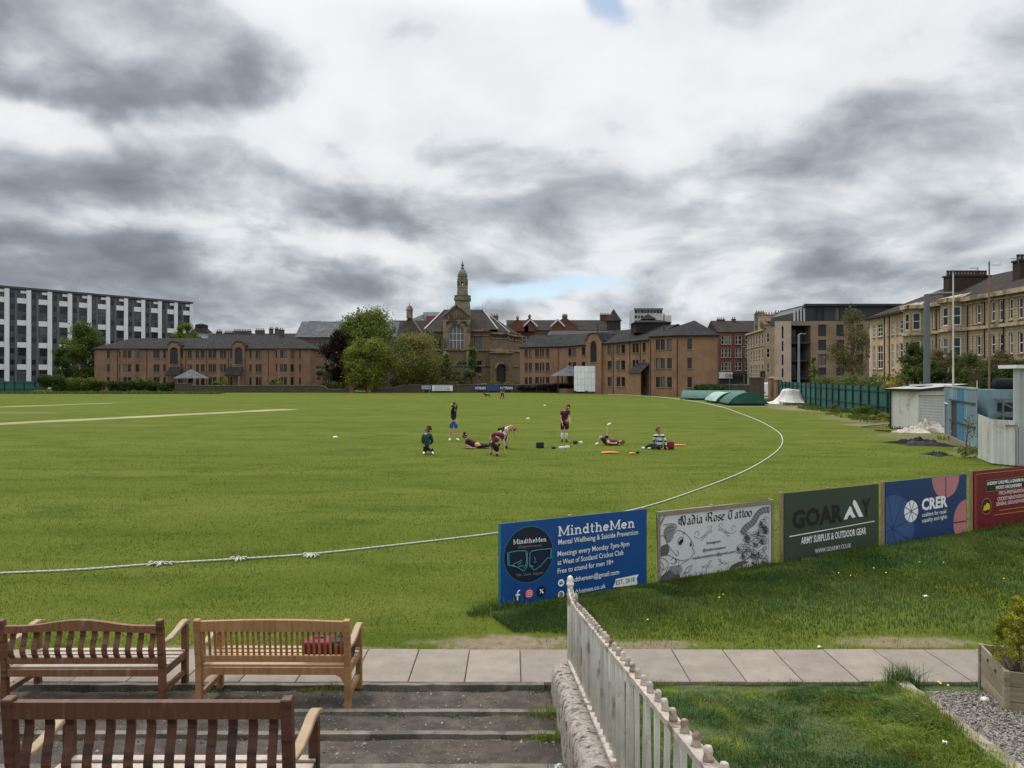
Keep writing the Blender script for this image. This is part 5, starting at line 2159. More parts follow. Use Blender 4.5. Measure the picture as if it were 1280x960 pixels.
def chimney(parent, name, c, w, d, z0, z1, ang, mat, pots=4, pm=clay_m):
 m = MB()
 m.box((c[0], c[1], (z0 + z1) / 2), (w, d, z1 - z0), ang)
 m.box((c[0], c[1], z1 + 0.08), (w + 0.2, d + 0.2, 0.16), ang)
 ch = m.build(name, mat, parent)
 ca, sa = math.cos(ang), math.sin(ang)
 q = MB()
 for k in range(pots):
  u = (k + 0.5) / pots * w - w / 2
  q.lathe((c[0] + ca * u, c[1] + sa * u, z1 + 0.16), [(0.15, 0), (0.13, 0.3), (0.16, 0.5), (0.13, 0.55)], 7)
 off = Vector(ch.parent.get('_w', (0, 0, 0)))
 ch['_w'] = tuple(off)
 q.build('chimney_pots', pm, ch)
 return ch


def pipes(parent, f, ss, z0, z1):
 for s in ss:
  m = MB()
  p = f.pt(s, 0, 0.06)
  m.tube([(p.x, p.y, z0), (p.x, p.y, z1)], 0.055, 6)
  m.build('downpipe', pipe_m, parent)


ST_flat = (frame_brown, 1, (), 0.09, False)
ST_flat2 = (frame_brown, 2, (), 0.09, False)
ST_arch = (frame_brown, 3, (0.3, 0.6), 0.08, True)
ST_sash = (frame_white, 1, (0.5,), 0.085, False)
ST_sash_thin = (frame_white, 1, (0.5,), 0.08, False)
ST_dark2 = (frame_dark, 2, (), 0.07, False)
ST_dark1 = (frame_dark, 1, (), 0.07, False)
ST_band4 = (frame_dark, 4, (0.45,), 0.09, False)

# ================= brown brick flats on the left
Y0 = 160.0
f = Facade(((118 - CX) / FPX * Y0, Y0), ((388 - CX) / FPX * Y0, Y0), 0, 9.6)
bd = thing('apartment_building', 'low brown brick flats with hipped dark roof and two round-headed gablets, left of the trees', 'building', tuple(f.P0))


def cl(x):
 return 110 + x / 4.414


rowsL = [(7.5, 9.15), (4.4, 6.1), (1.4, 3.2)]
singles = [(105, 120), (415, 430), (512, 525), (785, 795), (890, 903), (1165, 1175)]
doubles = [(362, 378), (380, 395), (550, 560), (562, 573), (595, 613), (622, 644), (665, 684), (688, 708), (730, 744), (748, 763), (925, 940), (943, 958)]
for (za, zb) in rowsL:
 for (a, b) in singles + doubles:
  f.wp(cl(a), cl(b), za, zb, ST_flat)
m = MB()
f.wall(m)
f.rest(m, 13)
m.build('wall', brick_l, bd)
f.windows(bd, sill_m)
m = MB()
R0, R1 = hip_roof(m, f, 13, 9.62, 2.7, 0.45, 5, 5)
m.build('roof', slate_dark, bd)
m = MB()
f.band(m, -0.3, f.L + 0.3, 9.42, 0.2, 0.34)
m.build('gutter', gutter_m, bd)
pipes(bd, f, [f.s(cl(x)) for x in (163, 325, 540, 655, 775, 995)], 0, 9.4)
for (a, b) in ((170, 288), (1032, 1140)):            # canted bays
 s0, s1 = f.s(cl(a)), f.s(cl(b))
 o_ = 0.9
 A, B_ = f.pt(s0, 0), f.pt(s1, 0)
 C0, C1 = f.pt(s0 + 0.9, 0, o_), f.pt(s1 - 0.9, 0, o_)
 m = MB()
 for (p, q) in ((A, C0), (C0, C1), (C1, B_)):
  ff = Facade((p.x, p.y), (q.x, q.y), 0, 9.58, 0.12)
  for (za, zb) in rowsL:
   if ff.L > 2:
    ff.add(ff.L * 0.2, ff.L * 0.48, za, zb, ST_flat)
    ff.add(ff.L * 0.52, ff.L * 0.80, za, zb, ST_flat)
   else:
    ff.add(ff.L * 0.25, ff.L * 0.8, za, zb, ST_flat)
  ff.wall(m)
  ff.windows(bd)
 m.build('bay', brick_l, bd)
 m = MB()
 ap = f.pt((s0 + s1) / 2, 10.75, -1.2)
 e = [f.pt(s0 - .2, 9.6, 0.1), f.pt(s0 + .8, 9.6, o_ + .3), f.pt(s1 - .8, 9.6, o_ + .3), f.pt(s1 + .2, 9.6, 0.1), f.pt(s1 + .1, 9.75, -1), f.pt(s0 - .1, 9.75, -1)]
 for i in range(len(e)):
  m.poly([e[i], e[(i + 1) % len(e)], ap])
 m.poly(e[::-1])
 m.build('bay_roof', slate_dark, bd)


def gablet(bd, f, px0, px1, ztop, brick, awin, style=ST_arch, proj=0.45):
 s0, s1 = f.s(px0), f.s(px1)
 c = (s0 + s1) / 2
 r = (s1 - s0) / 2
 m = MB()
 ff = Facade(tuple(f.pt(s0, 0, proj).xy), tuple(f.pt(s1, 0, proj).xy), 0, ztop - r, 0.2)
 aw, za, zb = awin
 ff.z1 = ztop - r * 0.55
 ff.add(ff.L / 2 - aw / 2, ff.L / 2 + aw / 2, za, min(zb, ff.z1 - 0.2), style)
 ff.wall(m)
 P = [f.pt(s0, ff.z1, proj), f.pt(s1, ff.z1, proj), f.pt(c + r * .55, ztop - r * .1, proj), f.pt(c, ztop, proj), f.pt(c - r * .55, ztop - r * .1, proj)]
 m.poly(P)
 for s in (s0, s1):
  m.quad(f.pt(s, 0, proj), f.pt(s, ff.z1, proj), f.pt(s, ff.z1, -0.5), f.pt(s, 0, -0.5))
 m.build('gablet', brick, bd)
 ff.windows(bd, sill_m)
 m = MB()
 Q = [f.pt(s0 - .25, ff.z1 - .15, 0)] + [f.pt(s0, ff.z1 + 0.05, 0), f.pt(c - r * .55, ztop, 0), f.pt(c, ztop + .12, 0), f.pt(c + r * .55, ztop, 0), f.pt(s1, ff.z1 + .05, 0)] + [f.pt(s1 + .25, ff.z1 - .15, 0)]
 for a, b in zip(Q[:-1], Q[1:]):
  o1, o2 = f.n * (proj + 0.15), f.n * -4.0
  m.quad(a + o1, b + o1, b + o2, a + o2)
  t = Vector((0, 0, -0.16))
  m.quad(a + o1, b + o1, b + o1 + t, a + o1 + t)
 m.build('gablet_roof', slate_dark, bd)


gablet(bd, f, cl(447), cl(512), 11.2, brick_l, (1.8, 6.1, 9.9))
gablet(bd, f, cl(802), cl(868), 11.2, brick_l, (1.8, 6.1, 9.9))
for (a, b) in ((455, 530), (775, 862)):              # lean-to porches
 s0, s1 = f.s(cl(a)), f.s(cl(b))
 m = MB()
 m.quad(f.pt(s0, 3.7, 2.4), f.pt(s1, 3.7, 2.4), f.pt(s1, 5.5, 0.46), f.pt(s0, 5.5, 0.46))
 m.quad(f.pt(s0, 3.55, 2.4), f.pt(s1, 3.55, 2.4), f.pt(s1, 3.7, 2.4), f.pt(s0, 3.7, 2.4))
 m.quad(f.pt(s0, 3.55, 2.4), f.pt(s0, 3.7, 2.4), f.pt(s0, 5.5, 0.46), f.pt(s0, 5.3, 0.46))
 m.quad(f.pt(s1, 3.55, 2.4), f.pt(s1, 3.7, 2.4), f.pt(s1, 5.5, 0.46), f.pt(s1, 5.3, 0.46))
 m.build('porch_roof', slate_dark, bd)
 m = MB()
 for s in (s0 + .3, s1 - .3):
  p = f.pt(s, 0, 2.1)
  m.box((p.x, p.y, 1.8), (0.4, 0.4, 3.6))
 m.build('porch_post', brick_l, bd)


def pavilion(name, label, px, py0, py1, Y, w):
 """little open shelter with a pyramid roof"""
 c = W(px, HY, Y)
 b = thing(name, label, 'shelter', (c.x, c.y, 0))
 z1 = CAMH + (HY - py0) / FPX * Y
 z0 = CAMH + (HY - py1) / FPX * Y
 m = MB()
 m.lathe((c.x, c.y, z0), [(w * 0.62, 0), (w * 0.60, 0.12), (0.15, z1 - z0)], 8)
 m.build('roof', slate_grey, b)
 for k in range(4):
  a = k * math.pi / 2 + 0.5
  q = MB()
  q.box((c.x + w * .42 * math.cos(a), c.y + w * .42 * math.sin(a), z0 / 2), (0.25, 0.25, z0))
  q.build('post', frame_brown, b)
 m = MB()
 m.lathe((c.x, c.y, 0), [(w * .40, 0), (w * .40, 0.9)], 8)
 m.build('low_wall', brick_l, b)


pavilion('bin_shelter', 'small shelter with grey pyramid roof before the brown brick flats', 239, 462, 473, 150, 5.6)

# ================= orange brick flats on the right (bending towards the viewer)
PT = [(650, 153), (699, 149), (757, 136), (812, 122.5)]
PT = [((p - CX) / FPX * y, y) for p, y in PT]
bd = thing('apartment_building', 'long orange brick flats with dark tiled roof behind the white sight screen', 'building', (PT[0][0], PT[0][1], 0))


def cr(x):
 return 630 + x / 4.571


EV = 9.6
rowsR = [(7.55, 9.2), (4.55, 6.25), (1.5, 3.2)]
cols = [[(118, 136), (142, 160), (178, 199), (205, 215), (219, 230), (240, 260)],
  [(367, 386), (392, 412), (444, 464)],
  [(592, 615), (643, 664), (670, 692), (734, 750), (753, 769), (792, 809), (813, 831)]]
mw, mr, mg = MB(), MB(), MB()
segs = []
for i in range(3):
 f = Facade(PT[i], PT[i + 1], 0, EV)
 segs.append(f)
 for (za, zb) in rowsR:
  for (a, b) in cols[i]:
   f.wp(cr(a), cr(b), za, zb, ST_flat)
 f.wall(mw)
 f.windows(bd, sill_m)
 f.band(mg, -0.1, f.L + 0.1, 9.42, 0.2, 0.34)
dep = 12.0
inn_ = []
rid = []
for i in range(4):
 n0 = segs[max(i - 1, 0)].n
 n1 = segs[min(i, 2)].n
 nn = (n0 + n1).normalized()
 p = Vector((PT[i][0], PT[i][1], 0))
 inn_.append(p - nn * dep)
 rid.append(p - nn * dep / 2 + Vector((0, 0, EV + 2.9)))
 segs_out = p + nn * 0.45
 mr.v.append((segs_out.x, segs_out.y, EV + 0.02))
 mr.v.append(tuple(rid[-1]))
 b_ = p - nn * (dep + .45)
 mr.v.append((b_.x, b_.y, EV + 0.02))
for i in range(3):
 a = i * 3
 mr.f += [(a, a + 3, a + 4, a + 1), (a + 1, a + 4, a + 5, a + 2), (a + 2, a + 5, a + 3, a)]
 mr.m += [0, 0, 0]
 p, q = inn_[i], inn_[i + 1]
 mw.quad((q.x, q.y, 0), (p.x, p.y, 0), (p.x, p.y, EV), (q.x, q.y, EV))
mr.f += [(0, 1, 2)]
mr.m += [0]
p, q = inn_[0], Vector((PT[0][0], PT[0][1], 0))
mw.quad((p.x, p.y, 0), (q.x, q.y, 0), (q.x, q.y, EV), (p.x, p.y, EV))
mw.poly([(p.x, p.y, EV), (q.x, q.y, EV), tuple(rid[0])])
# end pavilion
E = ((843 - CX) / FPX * 116.0, 116.0)
F_ = ((896 - CX) / FPX * 115.0, 115.0)
fa = Facade(((812 - CX) / FPX * 119.5, 119.5), E, 0, 9.95)
fb = Facade(E, F_, 0, 9.95)
for (za, zb) in ((7.7, 9.45), (4.6, 6.3), (1.5, 3.2)):
 for (a, b) in ((868, 890), (896, 918), (932, 960)):
  fa.wp(cr(a), cr(b), za, zb, ST_flat)
 fb.wp(cr(1048), cr(1073), za, zb, ST_flat)
fa.wall(mw)
fb.wall(mw)
fa.windows(bd, sill_m)
fb.windows(bd, sill_m)
D0 = Vector(fa.P0)
F1 = Vector((F_[0], F_[1], 0))
Bk = F1 - fb.n * 11 + fb.d * 1.0
Bl = D0 - fa.n * 9
for p, q in ((F1, Bk), (Bk, Bl), (Bl, D0)):
 mw.quad((p.x, p.y, 0), (q.x, q.y, 0), (q.x, q.y, 9.95), (p.x, p.y, 9.95))
mw.build('wall', brick_r, bd)
e = [fa.pt(-.3, 9.97, .45), Vector((E[0], E[1], 9.97)) + (fa.n + fb.n).normalized() * .5, fb.pt(fb.L + .45, 9.97, .45), Vector((Bk.x + .4, Bk.y + .4, 9.97)), Vector((Bl.x - .3, Bl.y + .3, 9.97))]
ap0 = Vector(((868 - CX) / FPX * 121, 121, CAMH + (HY - 400.5) / FPX * 121))
for i in range(5):
 mr.poly([e[i], e[(i + 1) % 5], ap0])
mr.poly(e[::-1])
mr.build('roof', slate_dark, bd)
fa.band(mg, 0, fa.L, 9.76, 0.2, 0.34)
fb.band(mg, 0, fb.L, 9.76, 0.2, 0.34)
mg.build('gutter', gutter_m, bd)
for f_, xs in ((segs[0], (310,)), (segs[1], ()), (segs[2], (625, 720, 780)), (fa, (838, 975)), (fb, (990,))):
 pipes(bd, f_, [f_.s(cr(x)) for x in xs if 0 < f_.s(cr(x)) < f_.L], 0, 9.4)
gablet(bd, segs[1], cr(478), cr(566), 11.7, brick_r, (2.0, 6.1, 10.4))
f = segs[2]
m = MB()
s0, s1 = f.s(cr(765)), f.s(cr(840))
m.quad(f.pt(s0, 3.9, 2.2), f.pt(s1, 3.9, 2.2), f.pt(s1, 5.7, 0.05), f.pt(s0, 5.7, 0.05))
m.poly([f.pt(s0, 3.9, 2.2), f.pt(s0, 5.7, 0.05), f.pt(s0, 3.9, 0.05)])
m.build('porch_roof', slate_dark, bd)
m = MB()
m.quad(f.pt(s0 + .2, 0, 1.9), f.pt(s1 - .2, 0, 1.9), f.pt(s1 - .2, 3.95, 1.9), f.pt(s0 + .2, 3.95, 1.9))
m.quad(f.pt(s0 + .2, 0, 0), f.pt(s0 + .2, 0, 1.9), f.pt(s0 + .2, 3.95, 1.9), f.pt(s0 + .2, 3.95, 0))
m.build('porch_wall', brick_r, bd)
# raised roof behind with a lantern
m = MB()
c = W(813, 400, 132)
m.box((c.x, c.y, 12.2), (6.4, 5, 1.9))
m.lathe((c.x, c.y, 13.15), [(4.9, 0), (2.0, .55)], 4, squash=.8)
m.build('rear_roof', slate_dark, bd)
m = MB()
c = W(810, 400, 132)
m.lathe((c.x, c.y, 13.3), [(1.5, 0), (1.5, .5), (1.9, .55), (0.1, 1.6)], 4)
m.build('roof_lantern', slate_dark, bd)
for (px, dy, z) in ((747, 138, 12.0), (830, 121, 12.5)):
 m = MB()
 c = W(px, 400, dy)
 m.tube([(c.x, c.y, 10), (c.x, c.y, z + 1.5)], 0.09, 5)
 m.build('vent_pipe', pipe_m, bd)
pavilion('bin_shelter', 'small shelter with grey pyramid roof beside the sight screen', 712, 457, 470, 143, 6.6)

# ================= the domed public hall
Y0 = 168.0
K = Y0 / FPX


def hx(px):
 return (px - CX) * K


def hz(py):
 return CAMH + (HY - py) * K


hall = thing('town_hall', 'old sandstone hall with slender domed tower, pedimented centre and arched window', 'building', (hx(571), Y0, 0))
mw, mt, mr = MB(), MB(), MB()
ST_hall = (frame_dark, 3, (0.6,), 0.12, False)
ST_harch = (frame_white, 4, (0.36, 0.62), 0.14, True)
ST_hround = (frame_dark, 2, (0.5,), 0.12, True)
corn = hz(412)
fL = Facade((hx(532), Y0), (hx(556), Y0), 0, corn, 0.35)
fL.wp(543, 551, hz(436), hz(421), ST_hall)
fL.wp(543, 551, hz(464), hz(449), ST_hall)
fC = Facade((hx(556), Y0 - 1.8), (hx(587), Y0 - 1.8), 0, hz(402), 0.5)
fC.add(fC.L / 2 - hx(640 + 9.2), fC.L / 2 + hx(640 + 9.2), hz(437), hz(406), ST_harch)
fR = Facade((hx(587), Y0), (hx(612), Y0), 0, corn, 0.35)
fR.wp(593, 602, hz(436), hz(420), ST_hall)
fR.wp(593, 602, hz(466), hz(451), ST_hall)
fW1 = Facade((hx(612), Y0), (hx(636), Y0 + 2.5), 0, corn - 0.6, 0.3)
fW2 = Facade((hx(636), Y0 + 2.5), (hx(652), Y0 + 9), 0, corn - 0.9, 0.3)
for ff, ss in ((fW1, (0.1, 0.24, 0.38, 0.52, 0.66, 0.8)), (fW2, (0.15, 0.4, 0.65))):
 for u in ss:
  ff.add(ff.L * u, ff.L * u + 0.6, hz(423), hz(414), (frame_dark, 1, (), 0.1, False))
for ff in (fL, fC, fR, fW1, fW2):
 ff.wall(mw)
 ff.windows(hall)
 for (z, h, o_) in ((ff.z1 - 0.45, 0.45, 0.55), (ff.z1 - 1.5, 0.22, 0.2), (hz(438.5), 0.4, 0.35), (hz(458), 0.3, 0.2)):
  if ff is fC and z > hz(438):
   continue
  ff.band(mt, -0.05, ff.L + 0.05, z, h, o_)
mw.quad(fC.pt(0, 0), fC.pt(0, fC.z1), fL.pt(fL.L, fC.z1), fL.pt(fL.L, 0))
mw.quad(fC.pt(fC.L, 0), fC.pt(fC.L, fC.z1), fR.pt(0, fC.z1), fR.pt(0, 0))
for p, q in (((hx(532), Y0), (hx(532), Y0 + 26)), ((hx(532), Y0 + 26), (hx(652), Y0 + 26)), ((hx(652), Y0 + 26), (hx(652), Y0 + 9))):
 mw.quad((p[0], p[1], 0), (q[0], q[1], 0), (q[0], q[1], corn - 1.1), (p[0], p[1], corn - 1.1))
# pediment over the centre
cxm = (hx(556) + hx(587)) / 2
pz0, pz1 = hz(402), hz(382.5)
P = [(hx(555), pz0), (hx(588), pz0), (hx(588), pz0 + 1.0), (hx(580), pz0 + 2.4), (cxm, pz1), (hx(563), pz0 + 2.4), (hx(555), pz0 + 1.0)]
m = MB()
m.prism([(x, Y0 - 1.9, z) for x, z in P], (0, 3.4, 0))
m.build('pediment', hall_stone, hall)
m = MB()
for a, b in zip(P[2:-1], P[3:]):
 m.beam((a[0], Y0 - 1.6, a[1] + .12), (b[0], Y0 - 1.6, b[1] + .12), 1.4, 0.35)
m.box((cxm, Y0 - 1.85, pz0), (hx(640 + 34), 0.9, 0.4))
m.build('pediment_cornice', hall_trim, hall)
# arched surround, pilasters and gable carving
m = MB()
r = fC.L / 2
zc = hz(406) - hx(640 + 9.2)
for a0, a1 in zip(np.linspace(0, math.pi, 14)[:-1], np.linspace(0, math.pi, 14)[1:]):
 R = hx(640 + 11.4)
 m.beam((cxm + R * math.cos(a0), Y0 - 1.95, zc + R * math.sin(a0)), (cxm + R * math.cos(a1), Y0 - 1.95, zc + R * math.sin(a1)), 0.5, 0.75, up=(math.cos((a0 + a1) / 2), 0, math.sin((a0 + a1) / 2)))
for sx in (-1, 1):
 m.box((cxm + sx * hx(640 + 11.4), Y0 - 1.95, (zc + hz(438)) / 2), (0.75, 0.5, zc - hz(438)))
 m.box((cxm + sx * hx(640 + 14.6), Y0 - 1.97, hz(420)), (0.8, 0.6, hz(402) - hz(438)))
 m.box((cxm + sx * hx(640 + 14.6), Y0 - 1.97, hz(456)), (0.9, 0.7, hz(440) - hz(474)))
for k in range(-3, 4):
 m.box((cxm + k * 0.62, Y0 - 1.97, hz(398) + 0.4 - abs(k) * 0.1), (0.34, 0.3, 1.1))
m.build('arch_surround', hall_trim, hall)
# entrance porch on the right
fP = Facade((hx(613), Y0 - 2.4), (hx(641), Y0 - 1.0), 0, hz(440), 0.5)
fP.wp(620.5, 632.5, 0.3, hz(455), None)
m = MB()
fP.wall(m)
m.quad(fP.pt(0, 0), fP.pt(0, fP.z1), (hx(613), Y0 + .5, fP.z1), (hx(613), Y0 + .5, 0))
m.quad(fP.pt(fP.L, 0), fP.pt(fP.L, fP.z1), (hx(641), Y0 + 3, fP.z1), (hx(641), Y0 + 3, 0))
m.quad(fP.pt(0, fP.z1), fP.pt(fP.L, fP.z1), (hx(641), Y0 + 3, fP.z1 + .1), (hx(613), Y0 + .5, fP.z1 + .1))
ps = (fP.s(613), fP.s(641))
m.build('porch', hall_stone, hall)
m = MB()
s0, s1 = fP.s(616), fP.s(637)
m.prism([fP.pt(s0, fP.z1 - .1, .25), fP.pt(s1, fP.z1 - .1, .25), fP.pt((s0 + s1) / 2, hz(435.5), .25)], -fP.n * 1.2)
fP.band(m, -.1, fP.L + .1, fP.z1 - .35, .35, .5)
sc = (fP.s(620.5) + fP.s(632.5)) / 2
rr_ = (fP.s(632.5) - fP.s(620.5)) / 2 + .25
zc = hz(455) - rr_ + .25
for a0, a1 in zip(np.linspace(0, math.pi, 10)[:-1], np.linspace(0, math.pi, 10)[1:]):
 m.beam(fP.pt(sc + rr_ * math.cos(a0), zc + rr_ * math.sin(a0), .1), fP.pt(sc + rr_ * math.cos(a1), zc + rr_ * math.sin(a1), .1), .4, .5)
m.build('porch_pediment', hall_trim, hall)
q = MB()
w_ = fP.s(632.5) - fP.s(620.5)
P = [fP.pt(sc - w_ / 2, 0.3, -.45), fP.pt(sc + w_ / 2, .3, -.45), fP.pt(sc + w_ / 2, hz(455), -.45), fP.pt(sc - w_ / 2, hz(455), -.45)]
q.poly(P)
dr = q.build('door', frame_dark, hall)
mw.build('wall', hall_stone, hall)
mt.build('cornice', hall_trim, hall)
# mansard roofs, left and right of the centre, with pale hips
ridge = hz(383.5)
e1, e2 = hx(531), hx(622)
A = [(e1, Y0 - .5, corn), (e2, Y0 - .5, corn), (e2, Y0 + 24, corn), (e1, Y0 + 24, corn)]
Bq = [(hx(550), Y0 + 9, ridge), (hx(602), Y0 + 9, ridge), (hx(602), Y0 + 16, ridge), (hx(550), Y0 + 16, ridge)]
for i in range(4):
 j = (i + 1) % 4
 mr.quad(A[i], A[j], Bq[j], Bq[i])
mr.poly(Bq)
A2 = [(hx(612), Y0 + .3, corn - .55), (hx(637), Y0 + 2.2, corn - .6), (hx(653), Y0 + 9, corn - .9), (hx(653), Y0 + 24, corn - .9), (hx(612), Y0 + 24, corn - .6)]
apx = (hx(611), Y0 + 12, hz(389))
for i in range(4):
 mr.poly([A2[i], A2[i + 1], apx])
mr.build('roof', slate_brown, hall)
m = MB()
for i in (0, 1):
 m.beam(Vector(A[i]) + Vector((0, -.05, .1)), Vector(Bq[i]) + Vector((0, -.05, .1)), .32, .22)
m.beam(Vector(A2[1]) + Vector((0, 0, .1)), Vector(apx) + Vector((0, 0, .1)), .2, .16)
m.beam(Vector(Bq[0]) + Vector((0, 0, .1)), Vector(Bq[1]) + Vector((0, 0, .1)), .3, .25)
m.build('lead_hips', lead_m, hall)
m = MB()
for k in range(9):
 x = hx(590) + k * 0.27 * 1.1
 m.tube([(x, Y0 + 8.9, ridge), (x, Y0 + 8.9, ridge + .85)], .035, 4)
m.beam((hx(590), Y0 + 8.9, ridge + .85), (hx(603), Y0 + 8.9, ridge + .85), .06, .06)
for px in (601, 605, 555, 560):
 x = hx(px)
 m.tube([(x, Y0 + 10, ridge - 1), (x, Y0 + 10, ridge + (1.9 if px > 600 else 1.4))], .04, 4)
m.build('roof_rail', lead_m, hall)
chimney(hall, 'chimney', (hx(616), Y0 + 14), 2.0, 1.0, hz(396), hz(389), 0, hall_trim, 3)
# tower: square base, balcony, octagon shaft, open lantern, dome and finial
tx, ty = hx(577), Y0 + 3.2
T = MB()
T.lathe((tx, ty, 0), [(hx(640 + 14.3), hz(405)), (hx(640 + 14.0), hz(388)), (hx(640 + 12.6), hz(376))], 4, rot=0)
tower = T.build('tower_base', spire_stone, hall)
T = MB()
T.lathe((tx, ty, 0), [(hx(640 + 9.4), hz(376)), (hx(640 + 11.4), hz(374)), (hx(640 + 11.6), hz(371)), (hx(640 + 10.8), hz(370.6)), (hx(640 + 10.8), hz(368.6)), (hx(640 + 11.4), hz(368.4)), (hx(640 + 11.4), hz(367.8)), (hx(640 + 7.6), hz(367.6))], 8)
T.build('balcony', spire_stone, hall)
T = MB()
T.lathe((tx, ty, 0), [(hx(640 + 7.8), hz(368)), (hx(640 + 7.4), hz(365)), (hx(640 + 6.8), hz(358.5)), (hx(640 + 7.2), hz(358)), (hx(640 + 7.0), hz(356)), (hx(640 + 6.3), hz(355.4))], 8)
T.build('shaft', spire_stone, hall)
for k in range(8):
 a = 2 * math.pi * (k + .5) / 8
 q = MB()
 R = hx(640 + 5.7)
 q.box((tx + R * math.cos(a), ty + R * math.sin(a), (hz(355.6) + hz(346.5)) / 2), (.46, .42, hz(346.5) - hz(355.6)), a)
 q.build('lantern_pier', spire_stone, hall)
T = MB()
T.lathe((tx, ty, 0), [(hx(640 + 5.0), hz(347.6)), (hx(640 + 6.3), hz(346.8)), (hx(640 + 6.3), hz(344)), (hx(640 + 7.0), hz(343.6)), (hx(640 + 7.0), hz(342.9)), (hx(640 + 6.3), hz(342.5))], 8)
for k in range(8):
 a = 2 * math.pi * k / 8
 T.lathe((tx + hx(640 + 6.2) * math.cos(a), ty + hx(640 + 6.2) * math.sin(a), hz(351.2)), [(.16, 0), (.2, .35), (.06, .7)], 6)
T.build('lantern_cornice', spire_stone, hall, smooth=False)
T = MB()
T.lathe((tx, ty, 0), [(hx(640 + 6.0) * math.cos(t), hz(342.5) + (hz(333.4) - hz(342.5)) * math.sin(t)) for t in np.linspace(0, 1.45, 8)], 16)
T.build('dome', M('dome_lead', (0.15, 0.145, 0.125), 0.7, 0.2, 2, world=True), hall, smooth=True)
T = MB()
T.lathe((tx, ty, hz(333.6)), [(.42, 0), (.45, .25), (.2, .35), (.16, .6), (.42, .8), (.42, 1.0), (.14, 1.2), (.2, 1.5), (.05, 1.7), (.03, 2.3)], 10)
T.build('finial', spire_stone, hall, smooth=True)

# ================= white and grey slab block, far left
P0 = Vector((-123.6, 172, 0))
P1 = Vector((-94.4, 210, 0))
dirv = (P1 - P0).normalized()
Pm = P0 - dirv * 16
f = Facade(tuple(Pm.xy), tuple((P1 + dirv * 0.2).xy), 0, 25.2, 0.12)
blk = thing('slab_block', 'long slab block of flats with white ribs and grey panels, far left', 'building', tuple(Pm))
c_dg = M('charcoal_panel', (0.060, 0.063, 0.074), 0.6, 0.08, 0.5, world=True)
c_mg = M('grey_panel', (0.105, 0.11, 0.125), 0.6, 0.08, 0.5, world=True)
c_wh = M('white_panel', (0.60, 0.62, 0.645), 0.6, 0.05, 0.5, world=True)
ribs_px = [33 / 4.923, 175 / 4.923, 315 / 4.923, 440 / 4.923, 568 / 4.923, 680 / 4.923, 790 / 4.923, 902 / 4.923, 1000 / 4.923, 1090 / 4.923, 1176 / 4.923]
rs = [f.s(p) for p in ribs_px]
bay = (rs[-1] - rs[1]) / 9
rs = [rs[-1] - k * bay for k in range(14) if rs[-1] - k * bay > 1.0][::-1]
FH = 2.72
zt0 = 22.6                                   # base of the top storey windows
mp, mg2, mwh = MB(), MB(), MB()
STs = (frame_dark, 2, (), 0.08, False)
for k in range(len(rs) - 1):
 a, b = rs[k] + 0.55, rs[k + 1] - 0.45
 wA, wB = (b - a) * 0.24, (b - a) * 0.48
 for fl in range(9):
  z = zt0 - fl * FH
  if z < 0.4:
   break
  f.add(a + 0.18, a + 0.18 + wA, z, z + 1.3, STs)
 z = zt0
 f.add(b - 1.0, b - 0.2, z, z + 1.25, STs)
 fl = 1
 while zt0 - fl * FH > 0.6:
  zw = zt0 - fl * FH - 0.55
  f.add(b - wB, b - 0.05, zw, zw + 2.0, ST_band4)
  f.band(mwh, b - wB - .25, b + 0.2, zw + 2.05, 1.3 if fl > 1 else 1.3, 0.12)
  z2 = zt0 - (fl + 1) * FH
  if z2 > 0.6:
   f.add(b - 1.0, b - 0.2, z2 + 0.25, z2 + 1.35, STs)
  fl += 2
 f.band(mwh, b - 1.25, b + .2, zt0 + 1.28, 0.65, 0.12)
 f.band(mg2, a + 0.1 + wA + 0.25, b - wB - 0.3, 1.0, 23.5, 0.06) if k % 1 == 0 else None
for s in rs:
 f.band(mwh, s - 0.5, s + 0.5, 0.2, 24.6, 0.30)
m = MB()
f.wall(m)
f.rest(m, 14)
m.quad(f.pt(0, 25.2), f.pt(f.L, 25.2), f.pt(f.L, 25.2, -14), f.pt(0, 25.2, -14))
f.band(m, 0, f.L, 24.9, 0.5, 0.4)
m.build('wall', c_dg, blk)
mg2.build('grey_panels', c_mg, blk)
mwh.build('white_ribs', c_wh, blk)
f.windows(blk)

